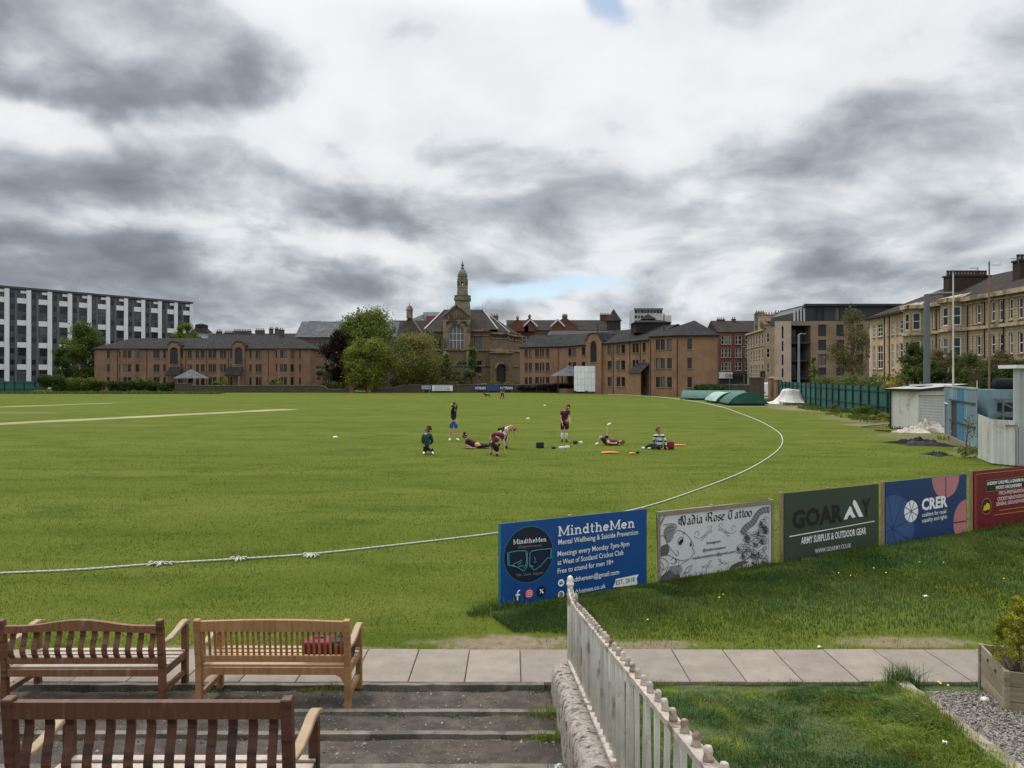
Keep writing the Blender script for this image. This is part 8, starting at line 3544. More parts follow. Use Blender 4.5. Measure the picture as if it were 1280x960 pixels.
B0 = C0 + dr_ * Lr
B1 = B0 + dl * Ll
npl = 3
for k in range(npl):                               # board cladding on the field side
 p, q = A0.lerp(C0, k / npl), A0.lerp(C0, (k + 1) / npl)
 d = (q - p).normalized()
 nrm = Vector((d.y, -d.x, 0))
 mm = MB()
 mm.prism([up(p + d * .008, .05), up(q - d * .008, .05), up(q - d * .008, hf), up(p + d * .008, hf)], -nrm * .05)
 mm.build('wall_board', sh_white, shed)
m.quad(up(A0 + dr_ * .06, 0), up(C0 + dr_ * .06, 0), up(C0 + dr_ * .06, hf), up(A0 + dr_ * .06, hf))
m.quad(up(C0, 0), up(B0, 0), up(B0, hf), up(C0, hf))
m.quad(up(B0, 0), up(B1, 0), up(B1, hf), up(B0, hf))
m.quad(up(B1, 0), up(A0, 0), up(A0, hf), up(B1, hf))
m.build('wall', sh_white, shed)
nr = Vector((dr_.y, -dr_.x, 0))
ns_ = 22
for k in range(ns_):
 z0, z1 = .06 + (hf - .3) * k / ns_, .06 + (hf - .3) * (k + 1) / ns_
 mm = MB()
 a, b = C0 + dr_ * .12 + nr * .012, C0 + dr_ * (Lr - .4) + nr * .012
 mm.quad(up(a, z0), up(b, z0), up(b + nr * .018, z0 + (z1 - z0) * .55), up(a + nr * .018, z0 + (z1 - z0) * .55))
 mm.quad(up(a + nr * .018, z0 + (z1 - z0) * .55), up(b + nr * .018, z0 + (z1 - z0) * .55), up(b, z1), up(a, z1))
 mm.build('shutter_slat', sh_grey, shed)
m = MB()
a, b = C0 + dr_ * .0 + nr * .03, C0 + dr_ * (Lr - .3) + nr * .03
m.beam(up(a, hf - .13), up(b, hf - .13), .14, .24)
m.build('shutter_box', sh_white, shed)
m = MB()
o_ = .28
R = [up(A0 + dl * o_ - dr_ * .25, hf + .02), up(C0 - dl * o_ - dr_ * .25, hf + .02), up(B0 - dl * o_ + dr_ * .2, hb), up(B1 + dl * o_ + dr_ * .2, hb)]
m.prism(R, (0, 0, .10))
m.build('roof', felt, shed)
m = MB()
for p, q in ((R[0], R[1]), (R[1], R[2])):
 m.beam(p + Vector((0, 0, .02)), q + Vector((0, 0, .02)), .03, .15)
m.build('fascia', gutter_m, shed)
m = MB()
cv = (R[0] + R[1] + R[2] + R[3]) / 4 + Vector((-.3, 0, .16))
m.box(cv, (1.1, .7, .1), .4)
m.build('rooflight', sh_grey, shed)
m = MB()
p = A0 - dr_ * .08
m.tube([up(p, 0), up(p, hf)], .05, 6)
m.build('downpipe', gutter_m, shed)

# ------------------------------------------------------------------ blue sheeting, white corrugated gate, tall ribbed column
blue_m = M('blue_sheet', (.165, .235, .27), .55, .15, 1.2, ov=.15, world=True, col2=(.20, .30, .34), amt2=.5, streak=.45)
blue_b = M('bright_blue_sheet', (.065, .185, .31), .5, .15, 1.2, world=True, streak=.3)
wh_cor = M('white_sheet', (.50, .50, .47), .6, .1, 1.5, world=True, col2=(.27, .20, .14), amt2=.28, streak=.5)
gal_cor = M('silver_sheet', (.36, .38, .39), .5, .08, 1.5, world=True, streak=.3)


def corrugated(name, parent, p, q, z0, z1a, z1b, mat, pitch=.12, dep=.03):
 p, q = Vector(p), Vector(q)
 d = (q - p)
 L = d.length
 d.normalize()
 nn = Vector((d.y, -d.x, 0))
 n = max(2, int(L / pitch)) * 4
 m = MB()
 sh = [0, dep, dep, 0]
 pts = [p + d * (L * i / n) + nn * sh[i % 4] for i in range(n + 1)]
 for i in range(n):
  u0, u1 = i / n, (i + 1) / n
  a, b = pts[i], pts[i + 1]
  m.quad((a.x, a.y, z0), (b.x, b.y, z0), (b.x, b.y, z1a + (z1b - z1a) * u1), (a.x, a.y, z1a + (z1b - z1a) * u0))
 o = m.build(name, mat, parent)
 md = o.modifiers.new('thick', 'SOLIDIFY')
 md.thickness = .006
 return o


A = Vector((22.75, 37.4, 0))
Bq_ = Vector((19.35, 29.6, 0))
bf = thing('sheet_fence', 'tall faded blue corrugated sheeting between the white shed and the white gate', 'fence', tuple(A))
ns_ = 9
for k in range(ns_):
 p, q = A.lerp(Bq_, k / ns_), A.lerp(Bq_, (k + 1) / ns_ - .004)
 if k in (2, 3):
  continue
 corrugated('sheet', bf, p, q, .12, 2.60, 2.58, blue_b if k in (4, 5) else blue_m, .16)
d = (Bq_ - A).normalized()
nn = Vector((d.y, -d.x, 0))
p, q = A.lerp(Bq_, 2 / ns_), A.lerp(Bq_, 4 / ns_)
corrugated('sheet', bf, p, q, 1.95, 2.6, 2.6, blue_m, .16)
m = MB()
m.quad(up(p - nn * .05, .1), up(q - nn * .05, .1), up(q - nn * .05, 1.95), up(p - nn * .05, 1.95))
m.build('gap_shade', frame_dark, bf)  # dark sheet behind the missing panels, the gap's shade put in as colour
for k in range(0, ns_ + 1, 2):
 m = MB()
 p = A.lerp(Bq_, k / ns_) - nn * .08
 m.box((p.x, p.y, 1.3), (.1, .1, 2.6))
 m.build('post', frame_dark, bf)
for z, of in ((1.0, .06), (2.0, .06)):
 m = MB()
 m.beam(up(A.lerp(Bq_, .2) + nn * of, z), up(A.lerp(Bq_, .97) + nn * of, z), .05, .06)
 m.build('rail', frame_dark, bf)
m = MB()
m.beam(up(A + nn * .03, .08), up(Bq_ + nn * .03, .08), .12, .2)
m.build('sill_board', wood_m, bf)
m = MB()
m.beam(up(A, 2.66), up(Bq_, 2.64), .12, .07)
m.build('top_capping', felt, bf)
# brace pole lying against the sheeting, and the white rail
brace = thing('timber_prop', 'dark timber prop leaning against the blue sheeting', 'prop', tuple(G(1222, 560)))
m = MB()
m.tube([W(1212, 484, 33.6), W(1216, 515, 32.6), W(1223, 560, 30.6)], [.05, .06, .06], 6)
m.build('shaft', frame_dark, brace)
rl = thing('white_handrail', 'white painted pipe rail in front of the blue sheeting', 'rail', tuple(G(1181, 546)))
m = MB()
a, b = W(1181, 504, 37.0), W(1217, 511, 33.0)
m.tube([(a.x, a.y, 0), a, b], .045, 7)
m.tube([(b.x, b.y, 0), (b.x, b.y, b.z)], .04, 7)
m.build('pipe', pw_m, rl)
tw = thing('sapling', 'thin bare sapling at the foot of the blue sheeting', 'sapling', tuple(G(1206, 572)))
c = G(1206, 572)
m = MB()
m.tube([c, c + Vector((.1, 0, .9)), c + Vector((.25, .1, 1.7))], [.025, .018, .006], 5)
for k in range(8):
 z = .5 + k * .14
 a = rnd.uniform(0, 6.28)
 m.tube([c + Vector((.1 * z, 0, z)), c + Vector((.1 * z + .3 * math.cos(a), .3 * math.sin(a), z + .25))], [.009, .003], 4)
m.build('trunk', bark_m, tw)
leaf_cloud('leaves', [(c.x + .15, c.y, .25, .5, .4, .25, 1), (c.x + .2, c.y, 1.2, .35, .3, .5, .4)], 420, .09, lf_mid, tw, shell=.3)
# white corrugated gate
g0, g1, g2 = G(1223.5, 574.5), G(1239.5, 581), G(1269, 584)
gt = thing('corrugated_gate', 'low white corrugated gate with rust stains before the tall column', 'gate', tuple(g0))
corrugated('gate_leaf', gt, g0, g1, .06, 1.72, 1.62, wh_cor, .13)
for u0, u1 in ((0, .5), (.5, 1)):
 corrugated('gate_leaf', gt, g1.lerp(g2, u0), g1.lerp(g2, u1 - .01), .06, 1.62, 1.62, wh_cor, .13)
m = MB()
d_ = (g2 - g1).normalized()
n_ = Vector((d_.y, -d_.x, 0))
p = g1.lerp(g2, .62) + n_ * .05
m.beam(up(p, 1.42), up(p + d_ * .40, 1.45), .03, .035)
m.beam(up(p + d_ * .42, .1), up(p + d_ * .42, 1.4), .02, .02)
m.build('hasp', M('rusty_iron', (.19, .10, .06), .8, .3, 9), gt)
# tall silver column (end of a container stack)
t0 = G(1268.5, 583.5)
tc_ = thing('ribbed_column', 'tall silver ribbed column with white cap at the right edge', 'column', tuple(t0))
t1 = t0 + Vector((1.5, -.25, 0))
corrugated('cladding', tc_, t0, t1, .05, 3.42, 3.42, gal_cor, .2, .05)
corrugated('cladding', tc_, t0 + Vector((.95, 1.2, 0)), t0, .05, 3.42, 3.42, gal_cor, .2, .05)
m = MB()
m.box((t0.x + .85, t0.y + .25, 3.48), (1.9, 0.9, .12))
m.build('cap', frame_white, tc_)
m = MB()
m.box((t0.x + 1.2, t0.y + .45, 1.7), (.5, .6, 3.4))
m.build('core', sh_grey, tc_)
# stored clutter behind the gate: blue container, frames, rolled nets
cb_ = thing('storage_container', 'blue storage container with openings painted as dark shade behind the white gate', 'container', (22.6, 31.5, 0))
m = MB()
m.box((23.1, 32.0, 1.3), (4.2, 1.2, 2.55), 0)
m.build('body', blue_m, cb_)
m = MB()
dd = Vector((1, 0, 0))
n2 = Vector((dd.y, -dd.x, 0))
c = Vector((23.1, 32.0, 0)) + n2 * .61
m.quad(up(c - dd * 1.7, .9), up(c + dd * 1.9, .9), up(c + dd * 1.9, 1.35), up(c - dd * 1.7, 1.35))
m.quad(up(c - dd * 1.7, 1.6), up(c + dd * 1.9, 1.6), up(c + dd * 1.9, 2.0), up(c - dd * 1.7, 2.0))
m.build('opening_shade', frame_dark, cb_)  # flat dark panels on the closed body, painting the shade of openings
m = MB()
for z in (1.48, 2.14):
 m.beam(up(c - dd * 2.0 + n2 * .2, z), up(c + dd * 2.0 + n2 * .2, z), .08, .08)
for u in (-1.6, -.2, 1.2):
 m.beam(up(c + dd * u + n2 * .2, 0), up(c + dd * u + n2 * .2, 2.14), .07, .07)
m.beam(up(c - dd * 1.9 + n2 * .2, 2.14), up(c - dd * .6 + n2 * .2, 1.48), .06, .06)
m.build('rack', steel_d, cb_)
for k, (u, lab) in enumerate(((-.2, 'dark rolled net on top of the container, left'), (.9, 'grey rolled sheet on top of the container, right'))):
 p = Vector((22.4, 32.0, 2.82)) + dd * u
 m = MB()
 m.tube([p - dd * .5, p - dd * .2, p + dd * .2, p + dd * .5], [.24, .27, .26, .23], 10)
 o = m.build('rolled_net', tarp_k if k == 0 else M('grey_roll', (.10, .105, .11), .6, .2, 3), smooth=True)
 tag(o, lab, 'roll', 'rolls on the container')
rs_ = thing('notice_sign', 'small dark red notice on a post behind the blue sheeting', 'sign', (gx(1222, 44), 44, 0))
m = MB()
m.box((gx(1222, 44), 44, CAMH + (HY - 471.5) / FPX * 44), (.5, .04, .4))
m.build('panel', M('notice_red', (.07, .018, .022), .6, .1), rs_)
m = MB()
m.tube([(gx(1222, 44), 44.05, 0), (gx(1222, 44), 44.05, 3.2)], .035, 6)
m.build('post', pw_m, rs_)
# ------------------------------------------------------------------ people
skin_m = M('skin', (.46, .27, .19), .6, .08, 6)
SKINS = {}


def skinned(name, pts, edges, radii, mat, parent=None, sub=1):
 """grow one continuous surface round a skeleton"""
 me = bpy.data.meshes.new(name)
 me.from_pydata([tuple(p) for p in pts], edges, [])
 o = bpy.data.objects.new(name, me)
 COL.objects.link(o)
 md = o.modifiers.new('skin', 'SKIN')
 md.use_smooth_shade = True
 for i, r in enumerate(radii):
  d = me.skin_vertices[0].data[i]
  d.radius = (r, r) if not hasattr(r, '__len__') else r
  d.use_root = (i == 0)
 sd_ = o.modifiers.new('sub', 'SUBSURF')
 sd_.levels = sd_.render_levels = sub
 dg = bpy.context.evaluated_depsgraph_get()
 m2 = bpy.data.meshes.new_from_object(o.evaluated_get(dg))
 bpy.data.objects.remove(o)
 m2.name = name
 m2.materials.clear()
 m2.materials.append(mat)
 m2.polygons.foreach_set('use_smooth', [True] * len(m2.polygons))
 return link(name, m2, parent)


CLOTH = {}


def cloth(name, col):
 if name not in CLOTH:
  CLOTH[name] = M('cloth_' + name, col, .85, .15, 12, bump=.25, bscale=40)
 return CLOTH[name]


def V3(*a):
 return Vector(a)


def person(label, loc, J, top, bottom, shoes, hair, sleeves='long', legs='shorts', extra=None, s=1.0, group='cricketers warming up on the field', socks=None, hair_long=0):
 """J: joints in metres, x to the photo's right, y away, z up. Required: pelvis chest neck head face(dir)
 and for L/R: sh el wr hip kn an toe"""
 p = thing('person', label, 'person', loc, 0, group=group, local=True)
 J = {k: Vector(v) * s if k != 'face' else Vector(v).normalized() for k, v in J.items()}
 pts, ed, rad = [], [], []

 def add(v, r, prev=None):
  pts.append(Vector(v))
  rad.append((r * s, r * s) if not hasattr(r, '__len__') else (r[0] * s, r[1] * s))
  if prev is not None:
   ed.append((prev, len(pts) - 1))
  return len(pts) - 1
 pel = add(J['pelvis'], .125)
 mid = add(J['pelvis'].lerp(J['chest'], .5), .112, pel)
 ch = add(J['chest'], .125, mid)
 up_ = (J['neck'] - J['chest']).normalized()
 nb = add(J['chest'].lerp(J['neck'], .72), .085, ch)
 nk = add(J['neck'], .054, nb)
 hd = J['head']
 f = J['face']
 hu = (hd - J['neck']).normalized()
 h1 = add(hd - hu * .045 * s + f * .012 * s, .072, nk)
 h2 = add(hd + hu * .03 * s, .088, h1)
 h3 = add(hd + hu * .095 * s, .062, h2)
 ns = add(hd - hu * .005 * s + f * .105 * s, .018, h2)              # nose
 side = f.cross(hu).normalized()
 for q in (-1, 1):
  add(hd + side * q * .092 * s, .016, h2)                          # ears
 for S_ in 'LR':
  sh = add(J['sh' + S_], .066, nb)
  a = J['sh' + S_].lerp(J['el' + S_], .5)
  e0 = add(a, .052, sh)
  el = add(J['el' + S_], .043, e0)
  fm = add(J['el' + S_].lerp(J['wr' + S_], .45), .04, el)
  wr = add(J['wr' + S_], .027, fm)
  hdv = (J['wr' + S_] - J['el' + S_]).normalized()
  if ('hd' + S_) in J:
   hdv = J['hd' + S_].normalized()
  sd2 = hdv.cross(Vector((.3, .2, 1))).normalized()
  pm = add(J['wr' + S_] + hdv * .055 * s, .034, wr)
  for k in range(4):
   o1 = sd2 * (k - 1.5) * .021 * s
   k1 = add(J['wr' + S_] + hdv * .10 * s + o1, .0105, pm)
   k2 = add(J['wr' + S_] + hdv * (.135 + (.008 if k in (1, 2) else 0)) * s + o1 * 1.05 - Vector((0, 0, .012 * s)), .0095, k1)
   add(J['wr' + S_] + hdv * (.162 + (.012 if k in (1, 2) else 0)) * s + o1 * 1.0 - Vector((0, 0, .03 * s)), .008, k2)
  t1 = add(J['wr' + S_] + hdv * .05 * s + sd2 * .045 * s, .012, pm)
  add(J['wr' + S_] + hdv * .09 * s + sd2 * .058 * s, .010, t1)
  hp = add(J['hip' + S_], .095, pel)
  th = add(J['hip' + S_].lerp(J['kn' + S_], .45), .082, hp)
  kn = add(J['kn' + S_], .056, th)
  cf = add(J['kn' + S_].lerp(J['an' + S_], .32), .058, kn)
  an = add(J['an' + S_], .036, cf)
  ft = add(J['an' + S_].lerp(J['toe' + S_], .5) - Vector((0, 0, .0)), .034, an)
  add(J['toe' + S_], .026, ft)
 body = skinned('body', pts, ed, rad, skin_m, p)
 # shirt or jacket
 c, e, r = [], [], []

 def addc(v, q, prev=None):
  c.append(Vector(v))
  r.append((q * s, q * s))
  if prev is not None:
   e.append((prev, len(c) - 1))
  return len(c) - 1
 i0 = addc(J['pelvis'].lerp(J['chest'], -.05), .148)
 i1 = addc(J['pelvis'].lerp(J['chest'], .5), .138, i0)
 i2 = addc(J['chest'], .15, i1)
 i3 = addc(J['chest'].lerp(J['neck'], .68), .108, i2)
 addc(J['chest'].lerp(J['neck'], .96), .062, i3)
 for S_ in 'LR':
  a = addc(J['sh' + S_], .08, i3)
  b = addc(J['sh' + S_].lerp(J['el' + S_], .55), .068, a)
  if sleeves == 'long':
   b2 = addc(J['el' + S_], .058, b)
   addc(J['el' + S_].lerp(J['wr' + S_], .92), .042, b2)
 skinned('top', c, e, r, top, p)
 c, e, r = [], [], []
 i0 = addc(J['pelvis'].lerp(J['chest'], .12), .136)
 i1 = addc(J['pelvis'], .143, i0)
 for S_ in 'LR':
  a = addc(J['hip' + S_], .112, i1)
  b = addc(J['hip' + S_].lerp(J['kn' + S_], .5), .102, a)
  if legs == 'long':
   k = addc(J['kn' + S_], .074, b)
   k2 = addc(J['kn' + S_].lerp(J['an' + S_], .4), .072, k)
   addc(J['kn' + S_].lerp(J['an' + S_], .93), .054, k2)
  else:
   addc(J['hip' + S_].lerp(J['kn' + S_], .82), .094, b)
 skinned('shorts' if legs != 'long' else 'trousers', c, e, r, bottom, p)
 for S_ in 'LR':
  c, e, r = [], [], []
  d = (J['toe' + S_] - J['an' + S_])
  a = addc(J['an' + S_] - d * .18, .05)
  b = addc(J['an' + S_].lerp(J['toe' + S_], .5), .05, a)
  addc(J['toe' + S_] + d * .05, .036, b)
  skinned('shoe', c, e, r, shoes, p)
  if socks is not None:
   c, e, r = [], [], []
   a = addc(J['an' + S_].lerp(J['kn' + S_], .05), .047)
   b = addc(J['an' + S_].lerp(J['kn' + S_], .6), .07, a)
   addc(J['an' + S_].lerp(J['kn' + S_], .95), .066, b)
   skinned('leg_pad', c, e, r, socks, p)
 # hair: a close cap over crown and back
 c, e, r = [], [], []
 a = addc(hd - f * .028 * s + hu * .045 * s, .096)
 b = addc(hd + f * .012 * s + hu * .078 * s, .074, a)
 addc(hd - f * .045 * s - hu * (.02 + hair_long) * s, .078, a)
 skinned('hair', c, e, r, hair, p)
 # eyes and mouth
 m = MB()
 for q in (-1, 1):
  m.lathe(hd + f * .083 * s + side * q * .033 * s + hu * .022 * s, [(.001, -.008), (.010, -.005), (.011, 0), (.010, .005), (.001, .008)], 6)
 m.build('eyes', hair_dark, body)
 m = MB()
 m.box(hd + f * .083 * s - hu * .055 * s, (.04 * s, .012 * s, .010 * s), math.atan2(side.y, side.x))
 m.build('mouth', M('lips', (.32, .12, .10), .5, .05), body)
 return p


hair_dark = M('hair_dark', (.022, .016, .013), .7, .2, 20)
hair_red = M('hair_auburn', (.16, .055, .025), .7, .2, 20)
hair_blond = M('hair_fair', (.36, .25, .12), .7, .2, 20)
black_c = cloth('black', (.012, .012, .014))
green_c = cloth('bottle_green', (.010, .045, .036))
blue_c = cloth('royal_blue', (.018, .085, .28))
maroon_c = cloth('maroon', (.105, .012, .032))
dkmaroon_c = cloth('dark_maroon', (.05, .010, .020))
pink_c = cloth('dusty_pink', (.40, .20, .21))
cream_c = cloth('cream', (.58, .50, .40))
white_c = cloth('white', (.70, .70, .70))
dkgreen_c = cloth('olive_black', (.024, .026, .018))
navy_c = cloth('navy', (.012, .014, .024))

# striped top
stripe = bpy.data.materials.new('cloth_striped')
stripe.use_nodes = True
t_ = NT(stripe.node_tree)
tc2 = t_.node('ShaderNodeTexCoord')
s2 = t_.node('ShaderNodeSeparateXYZ')
t_.l.new(tc2.outputs['Object'], s2.inputs[0])
wv = t_.ramp(t_.math('FRACT', t_.math('MULTIPLY', s2.outputs[2], 5.0)), [(0.0, (.50, .52, .55)), (.62, (.50, .52, .55)), (.63, (.012, .014, .02)), (1.0, (.012, .014, .02))], 'CONSTANT')
t_.l.new(wv, t_.n['Principled BSDF'].inputs['Base Color'])
t_.n['Principled BSDF'].inputs['Roughness'].default_value = .85

# 1 kneeling in a green jacket, seen from behind
g = G(534, 568)
person('kneeling person in bottle green jacket with black trousers, seen from behind', tuple(g), dict(
 pelvis=(0, .0, .28), chest=(-.03, .02, .62), neck=(0, .04, .83), head=(.035, .05, .955), face=(.5, .85, -.1),
 shL=(-.16, .03, .75), elL=(-.20, .10, .50), wrL=(-.10, .28, .36), shR=(.13, .05, .75), elR=(.19, .15, .50), wrR=(.08, .30, .36),
 hipL=(-.09, .02, .25), knL=(-.13, .40, .09), anL=(-.12, -.04, .09), toeL=(-.12, -.16, .03),
 hipR=(.09, .02, .25), knR=(.16, .40, .09), anR=(.20, -.02, .09), toeR=(.26, -.12, .03)),
 green_c, black_c, white_c, hair_dark, 'long', 'long', s=1.02)
# 2 standing, hands on head
g = G(567, 551)
person('standing person in black hooded top and royal blue shorts, hands clasped behind the head', tuple(g), dict(
 pelvis=(0, 0, .95), chest=(.0, .02, 1.30), neck=(.01, .03, 1.53), head=(.03, .02, 1.67), face=(.9, -.35, .05),
 shL=(-.05, -.16, 1.46), elL=(.06, -.27, 1.68), wrL=(-.07, -.10, 1.72), shR=(.05, .17, 1.46), elR=(.15, .24, 1.68), wrR=(-.05, .12, 1.73),
 hdL=(-.3, 1, .1), hdR=(-.3, -1, .1),
 hipL=(-.10, 0, .92), knL=(-.13, -.03, .50), anL=(-.17, .03, .09), toeL=(-.19, -.15, .035),
 hipR=(.10, 0, .92), knR=(.12, -.02, .50), anR=(.14, .04, .09), toeR=(.27, -.08, .035)),
 black_c, blue_c, white_c, hair_dark, 'long', 'shorts', s=1.02)
# 3 lying, propped on elbows, head left
g = G(594, 560.5)
person('person in dark maroon top lying propped on the elbows, feet towards the right', tuple(g), dict(
 pelvis=(.10, .05, .13), chest=(-.22, .02, .25), neck=(-.40, .0, .40), head=(-.43, -.01, .53), face=(.95, -.2, .1),
 shL=(-.36, -.14, .33), elL=(-.38, -.16, .06), wrL=(-.12, -.18, .04), shR=(-.36, .17, .33), elR=(-.40, .2, .06), wrR=(-.16, .22, .05),
 hipL=(.18, -.04, .12), knL=(.58, -.04, .13), anL=(.98, -.03, .08), toeL=(1.05, -.04, .20),
 hipR=(.18, .13, .12), knR=(.60, .14, .12), anR=(1.0, .15, .08), toeR=(1.06, .17, .20)),
 dkmaroon_c, dkgreen_c, black_c, hair_dark, 'short', 'long', s=1.02)
# 4 lunging with a hand on the ground
g = G(620, 569.5)
person('person in maroon shirt and black shorts in a lunge, one hand on the grass', tuple(g), dict(
 pelvis=(-.10, .02, .48), chest=(.06, .04, .72), neck=(.17, .12, .90), head=(.20, .22, .965), face=(.5, .8, -.3),
 shL=(-.08, .08, .82), elL=(-.24, .10, .60), wrL=(-.20, .14, .38), shR=(.25, .04, .80), elR=(.31, .0, .46), wrR=(.33, -.02, .14), hdR=(.1, .05, -1),
 hipL=(-.18, .02, .44), knL=(-.20, .32, .40), anL=(-.19, .20, .08), toeL=(-.20, .30, .03),
 hipR=(-.01, .0, .43), knR=(.06, .10, .08), anR=(.04, -.26, .10), toeR=(.04, -.34, .03)),
 maroon_c, black_c, black_c, hair_dark, 'short', 'shorts', s=1.03)
# 5 doubled over behind, fair arms reaching
g = Vector((gx(630.5, 31.2), 31.2, 0))
person('person behind the crouching one, bent double with bare arms reaching to the right', tuple(g), dict(
 pelvis=(-.02, .0, .50), chest=(.10, -.02, .76), neck=(.26, -.03, .84), head=(.37, -.03, .83), face=(.85, -.2, -.6),
 shL=(.12, -.16, .86), elL=(.24, -.20, .98), wrL=(.36, -.16, .76), shR=(.14, .14, .86), elR=(.30, .16, .98), wrR=(.42, .10, .78),
 hipL=(-.05, -.09, .47), knL=(.14, -.11, .36), anL=(.02, -.10, .09), toeL=(.15, -.11, .03),
 hipR=(-.05, .09, .47), knR=(.14, .11, .36), anR=(.02, .10, .09), toeR=(.15, .11, .03)),
 cream_c, black_c, black_c, hair_red, 'short', 'shorts', s=1.02)
# 6 standing, looking down
g = G(706, 552.5)
person('standing person in maroon and white shirt, maroon shorts and pale leg pads, looking down', tuple(g), dict(
 pelvis=(-.02, 0, .93), chest=(.0, -.02, 1.26), neck=(.06, -.05, 1.47), head=(.11, -.09, 1.585), face=(.55, -.6, -.5),
 shL=(-.14, -.01, 1.40), elL=(-.20, -.02, 1.12), wrL=(-.14, -.12, .92), shR=(.17, -.02, 1.40), elR=(.20, -.10, 1.12), wrR=(.22, -.26, 1.00),
 hipL=(-.10, 0, .90), knL=(-.12, -.02, .48), anL=(-.12, .04, .09), toeL=(-.15, -.13, .035),
 hipR=(.09, 0, .90), knR=(.09, -.03, .48), anR=(.06, .06, .09), toeR=(.10, -.12, .035)),
 dkmaroon_c, dkmaroon_c, black_c, hair_red, 'short', 'shorts', s=1.03, socks=white_c)
# 7 lying on the back with one leg raised
g = G(760, 556.5)
person('person lying on the back in maroon top with one bare leg raised straight up', tuple(g), dict(
 pelvis=(-.04, .0, .13), chest=(.26, .0, .14), neck=(.50, .0, .15), head=(.62, .0, .15), face=(-.1, -.1, 1),
 shL=(.42, -.18, .13), elL=(.25, -.30, .10), wrL=(.06, -.24, .12), shR=(.42, .18, .13), elR=(.30, .26, .2), wrR=(.05, .14, .42),
 hipL=(-.12, -.09, .14), knL=(-.36, -.10, .42), anL=(-.46, -.10, .10), toeL=(-.60, -.11, .04),
 hipR=(-.10, .09, .15), knR=(-.02, .08, .54), anR=(.0, .08, .92), toeR=(.14, .06, 1.00)),
 maroon_c, black_c, white_c, hair_red, 'short', 'shorts', s=1.0)
# 8 sitting, leaning on one arm, legs to the left
g = G(823, 562)
person('sitting person in striped white and navy top with black trousers, legs stretched left', tuple(g), dict(
 pelvis=(.05, .05, .13), chest=(.06, .06, .46), neck=(.04, .06, .66), head=(.02, .05, .79), face=(-.5, .85, -.1),
 shL=(-.13, .07, .58), elL=(-.17, .14, .36), wrL=(-.10, .26, .2), shR=(.22, .04, .58), elR=(.30, -.02, .34), wrR=(.33, -.04, .10), hdR=(.5, -.1, -.6),
 hipL=(-.02, .0, .13), knL=(-.34, .02, .20), anL=(-.62, -.06, .07), toeL=(-.74, -.10, .09),
 hipR=(.08, .0, .12), knR=(-.10, -.12, .12), anR=(-.36, -.06, .07), toeR=(-.48, -.09, .06)),
 stripe, navy_c, white_c, hair_red, 'long', 'long', s=1.0)
# 9 far walker
g = G(628, 499)
person('distant person in grey green jacket walking near the far wall', tuple(g), dict(
 pelvis=(0, 0, .95), chest=(.0, .0, 1.30), neck=(.0, .0, 1.53), head=(.0, .0, 1.68), face=(-.9, -.3, .0),
 shL=(-.19, .0, 1.46), elL=(-.30, -.04, 1.20), wrL=(-.22, -.2, 1.05), shR=(.19, .0, 1.46), elR=(.30, .0, 1.2), wrR=(.24, -.1, 1.0),
 hipL=(-.10, 0, .92), knL=(-.16, -.05, .50), anL=(-.26, .03, .09), toeL=(-.36, -.05, .035),
 hipR=(.10, 0, .92), knR=(.14, -.03, .50), anR=(.22, .04, .09), toeR=(.14, -.06, .035)),
 cloth('grey_green', (.055, .075, .068)), black_c, black_c, hair_dark, 'long', 'long', s=1.03, group='people far across the field')
# the dog (running, dark)
g = G(609.5, 496.5)
dg_ = thing('dog', 'small black dog running ahead of the distant walker', 'dog', tuple(g), local=True)
pts = [(0, 0, .36), (-.22, 0, .38), (-.40, 0, .40), (-.50, 0, .50), (-.58, 0, .56), (-.70, 0, .53), (-.34, -.08, .22), (-.46, -.08, .04), (-.34, .08, .22), (-.24, .08, .03),
  (.22, 0, .36), (.30, -.08, .24), (.38, -.08, .15), (.42, -.08, .03), (.28, .08, .22), (.26, .08, .13), (.34, .08, .03), (.36, 0, .42), (.52, 0, .52), (-.56, -.05, .63), (-.56, .05, .63)]
ed = [(0, 1), (1, 2), (2, 3), (3, 4), (4, 5), (2, 6), (6, 7), (2, 8), (8, 9), (0, 10), (10, 11), (11, 12), (12, 13), (10, 14), (14, 15), (15, 16), (10, 17), (17, 18), (4, 19), (4, 20)]
skinned('body', pts, ed, [.11, .125, .10, .07, .07, .035, .04, .025, .04, .025, .10, .055, .035, .024, .055, .035, .024, .03, .015, .02, .02], cloth('black_fur', (.012, .011, .011)), dg_)

# ------------------------------------------------------------------ kit on the grass
orange = M('orange_plastic', (.72, .20, .035), .5, .1, 5)
kit_w = M('kit_white', (.6, .6, .58), .6, .1, 8)
c = G(675, 560)
o = soft_box('kit_box', black_cloth, (c.x, c.y, .13), (.34, .24, .26), None, 5, .12, 0, .02)
tag(o, 'black kit box standing alone on the grass left of the leg pads', 'box')
for k, (px, py, sz, mt_, lab, cat) in enumerate(((692, 561, (.16, .1, .09), black_cloth, 'small black pouch on the grass beside white shoes', 'pouch'), (702, 561, (.26, .10, .10), kit_w, 'white shoe on the grass left of the standing padded person', 'shoe'), (709, 560.5, (.22, .10, .11), kit_w, 'white shoe on the grass below the padded person', 'shoe'),
             (719, 555, (.17, .14, .15), black_cloth, 'small black bag on the grass right of the padded person', 'bag'), (726, 555, (.15, .13, .13), kit_w, 'white ball bag on the grass beside the small black bag', 'bag'),
             (797, 567, (.12, .10, .10), black_cloth, 'black ball lying beside the short orange mat', 'ball'))):
 c = G(px, py)
 o = soft_box(cat.replace(' ', '_'), mt_, (c.x, c.y, sz[2] / 2), sz, None, k + 2, .5, .3, .08)
 tag(o, lab, cat)
c = G(837, 561.5)
hb_ = thing('holdall', 'dark red holdall on the grass behind the sitting striped person', 'bag', tuple(c), local=True)
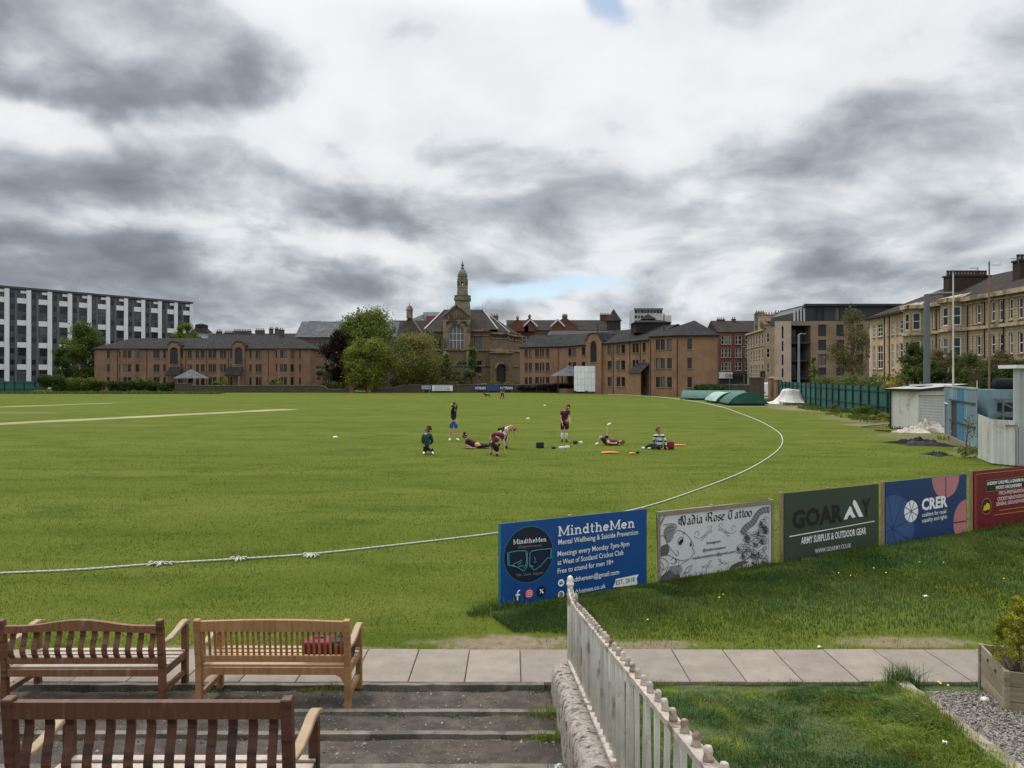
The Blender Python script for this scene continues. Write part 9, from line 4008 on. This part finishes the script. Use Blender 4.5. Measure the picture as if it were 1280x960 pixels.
soft_box('bag_body', maroon_cloth, (0, 0, .17), (.36, .28, .34), hb_, 6, .35)
soft_box('end_pocket', black_cloth, (-.17, 0, .15), (.14, .25, .28), hb_, 7, .35)
q = MB()
q.sweep([(-.08, 0, .33), (-.06, 0, .39), (.06, 0, .39), (.08, 0, .33)], .03, .008)
q.build('strap', black_cloth, hb_)


def training_mat(label, px0, px1, py, w, mat):
 a, b = G(px0, py), G(px1, py)
 q = MB()
 n = 10
 L = b.x - a.x
 for i in range(n + 1):
  u = i / n
  hw = w / 2 * (1 - .55 * u ** 3) if True else w
  for s in (-1, 1):
   for z in (.012, .05):
    q.v.append((a.x + L * u, a.y + s * hw, z + .02 * math.sin(u * 3.1)))
 for i in range(n):
  k = i * 4
  for (x, y) in ((0, 1), (1, 3), (3, 2), (2, 0)):
   q.f.append((k + x, k + y, k + 4 + y, k + 4 + x))
   q.m.append(0)
 q.f += [(0, 1, 3, 2), (n * 4, n * 4 + 2, n * 4 + 3, n * 4 + 1)]
 q.m += [0, 0]
 o = q.build('marker_flag', mat)
 tag(o, label, 'flag', 'orange markers on the grass')


training_mat('long flat orange marker lying on the grass below the raised leg', 752, 774, 566.8, .30, orange)
training_mat('short orange marker lying beside the black ball', 787, 794.5, 567.8, .22, orange)
training_mat('orange marker lying behind the dark red holdall', 840, 858, 557.5, .30, orange)
for k, (px, py) in enumerate(((660, 523.5), (681, 507), (419, 547), (1, 0))):
 if px == 1:
  break
 c = G(px, py)
 m = MB()
 m.lathe((c.x, c.y, 0), [(.10 * (1 + c.y / 120), .01), (.09 * (1 + c.y / 120), .05), (.04, .08)], 10)
 o = m.build('marker_disc', kit_w)
 tag(o, ['white marker disc on the grass behind the bent person', 'white marker disc farthest away on the grass', 'white marker disc lying alone left of the group'][k], 'marker', 'white markers on the field')
# ------------------------------------------------------------------ names and labels for the setting
LAB = {'field_grass': ('short mown green grass of the cricket field', 'grass'), 'bank_grass': ('rough green grass on the bank before the advertising boards', 'grass'),
  'board_foot_grass': ('tall tufted grass at the feet of the advertising boards', 'grass'), 'lawn_grass': ('lush tussocky lawn grass right of the white railing', 'grass'),
  'weeds': ('weeds sprouting along kerbs, path edges and walls', 'weeds'), 'rough_grass': ('rough grass along the right boundary by the sheds', 'grass'),
  'verge_grass': ('uncut grass before the far left green fence', 'grass'), 'dandelions': ('small yellow dandelions scattered over the grass bank', 'flowers'),
  'terrace_grit': ('small grit and crumbs strewn over the ash terraces', 'grit'),
  'ground': ('wide mown green cricket field', 'field'), 'path': ('pale concrete flag path crossing before the benches', 'path'), 'terrace': ('dark ash terraces behind worn concrete kerbs', 'terrace'),
  'lawn': ('soil under the lush lawn right of the railing', 'lawn'), 'gravel_bed': ('grey gravel bed under the planter', 'gravel bed'), 'road': ('asphalt street beyond the boundary wall', 'road'),
  'pavement': ('pavement along the far street', 'pavement')}
for o in list(SC.objects):
 if '_w' in o:
  del o['_w']
 if o.parent is None:
  base = o.name.split('.')[0]
  if base in LAB and 'label' not in o:
   o['label'], o['category'] = LAB[base]
ps_ = [o for o in SC.objects if o.name.split('.')[0] == 'pitch_strip' and o.parent is None]
for o, l in zip(ps_, ('worn pale pitch strip, the nearer tan line across the field', 'mown square strip, the farther tan line across the field')):
 o['label'], o['category'] = l, 'pitch'
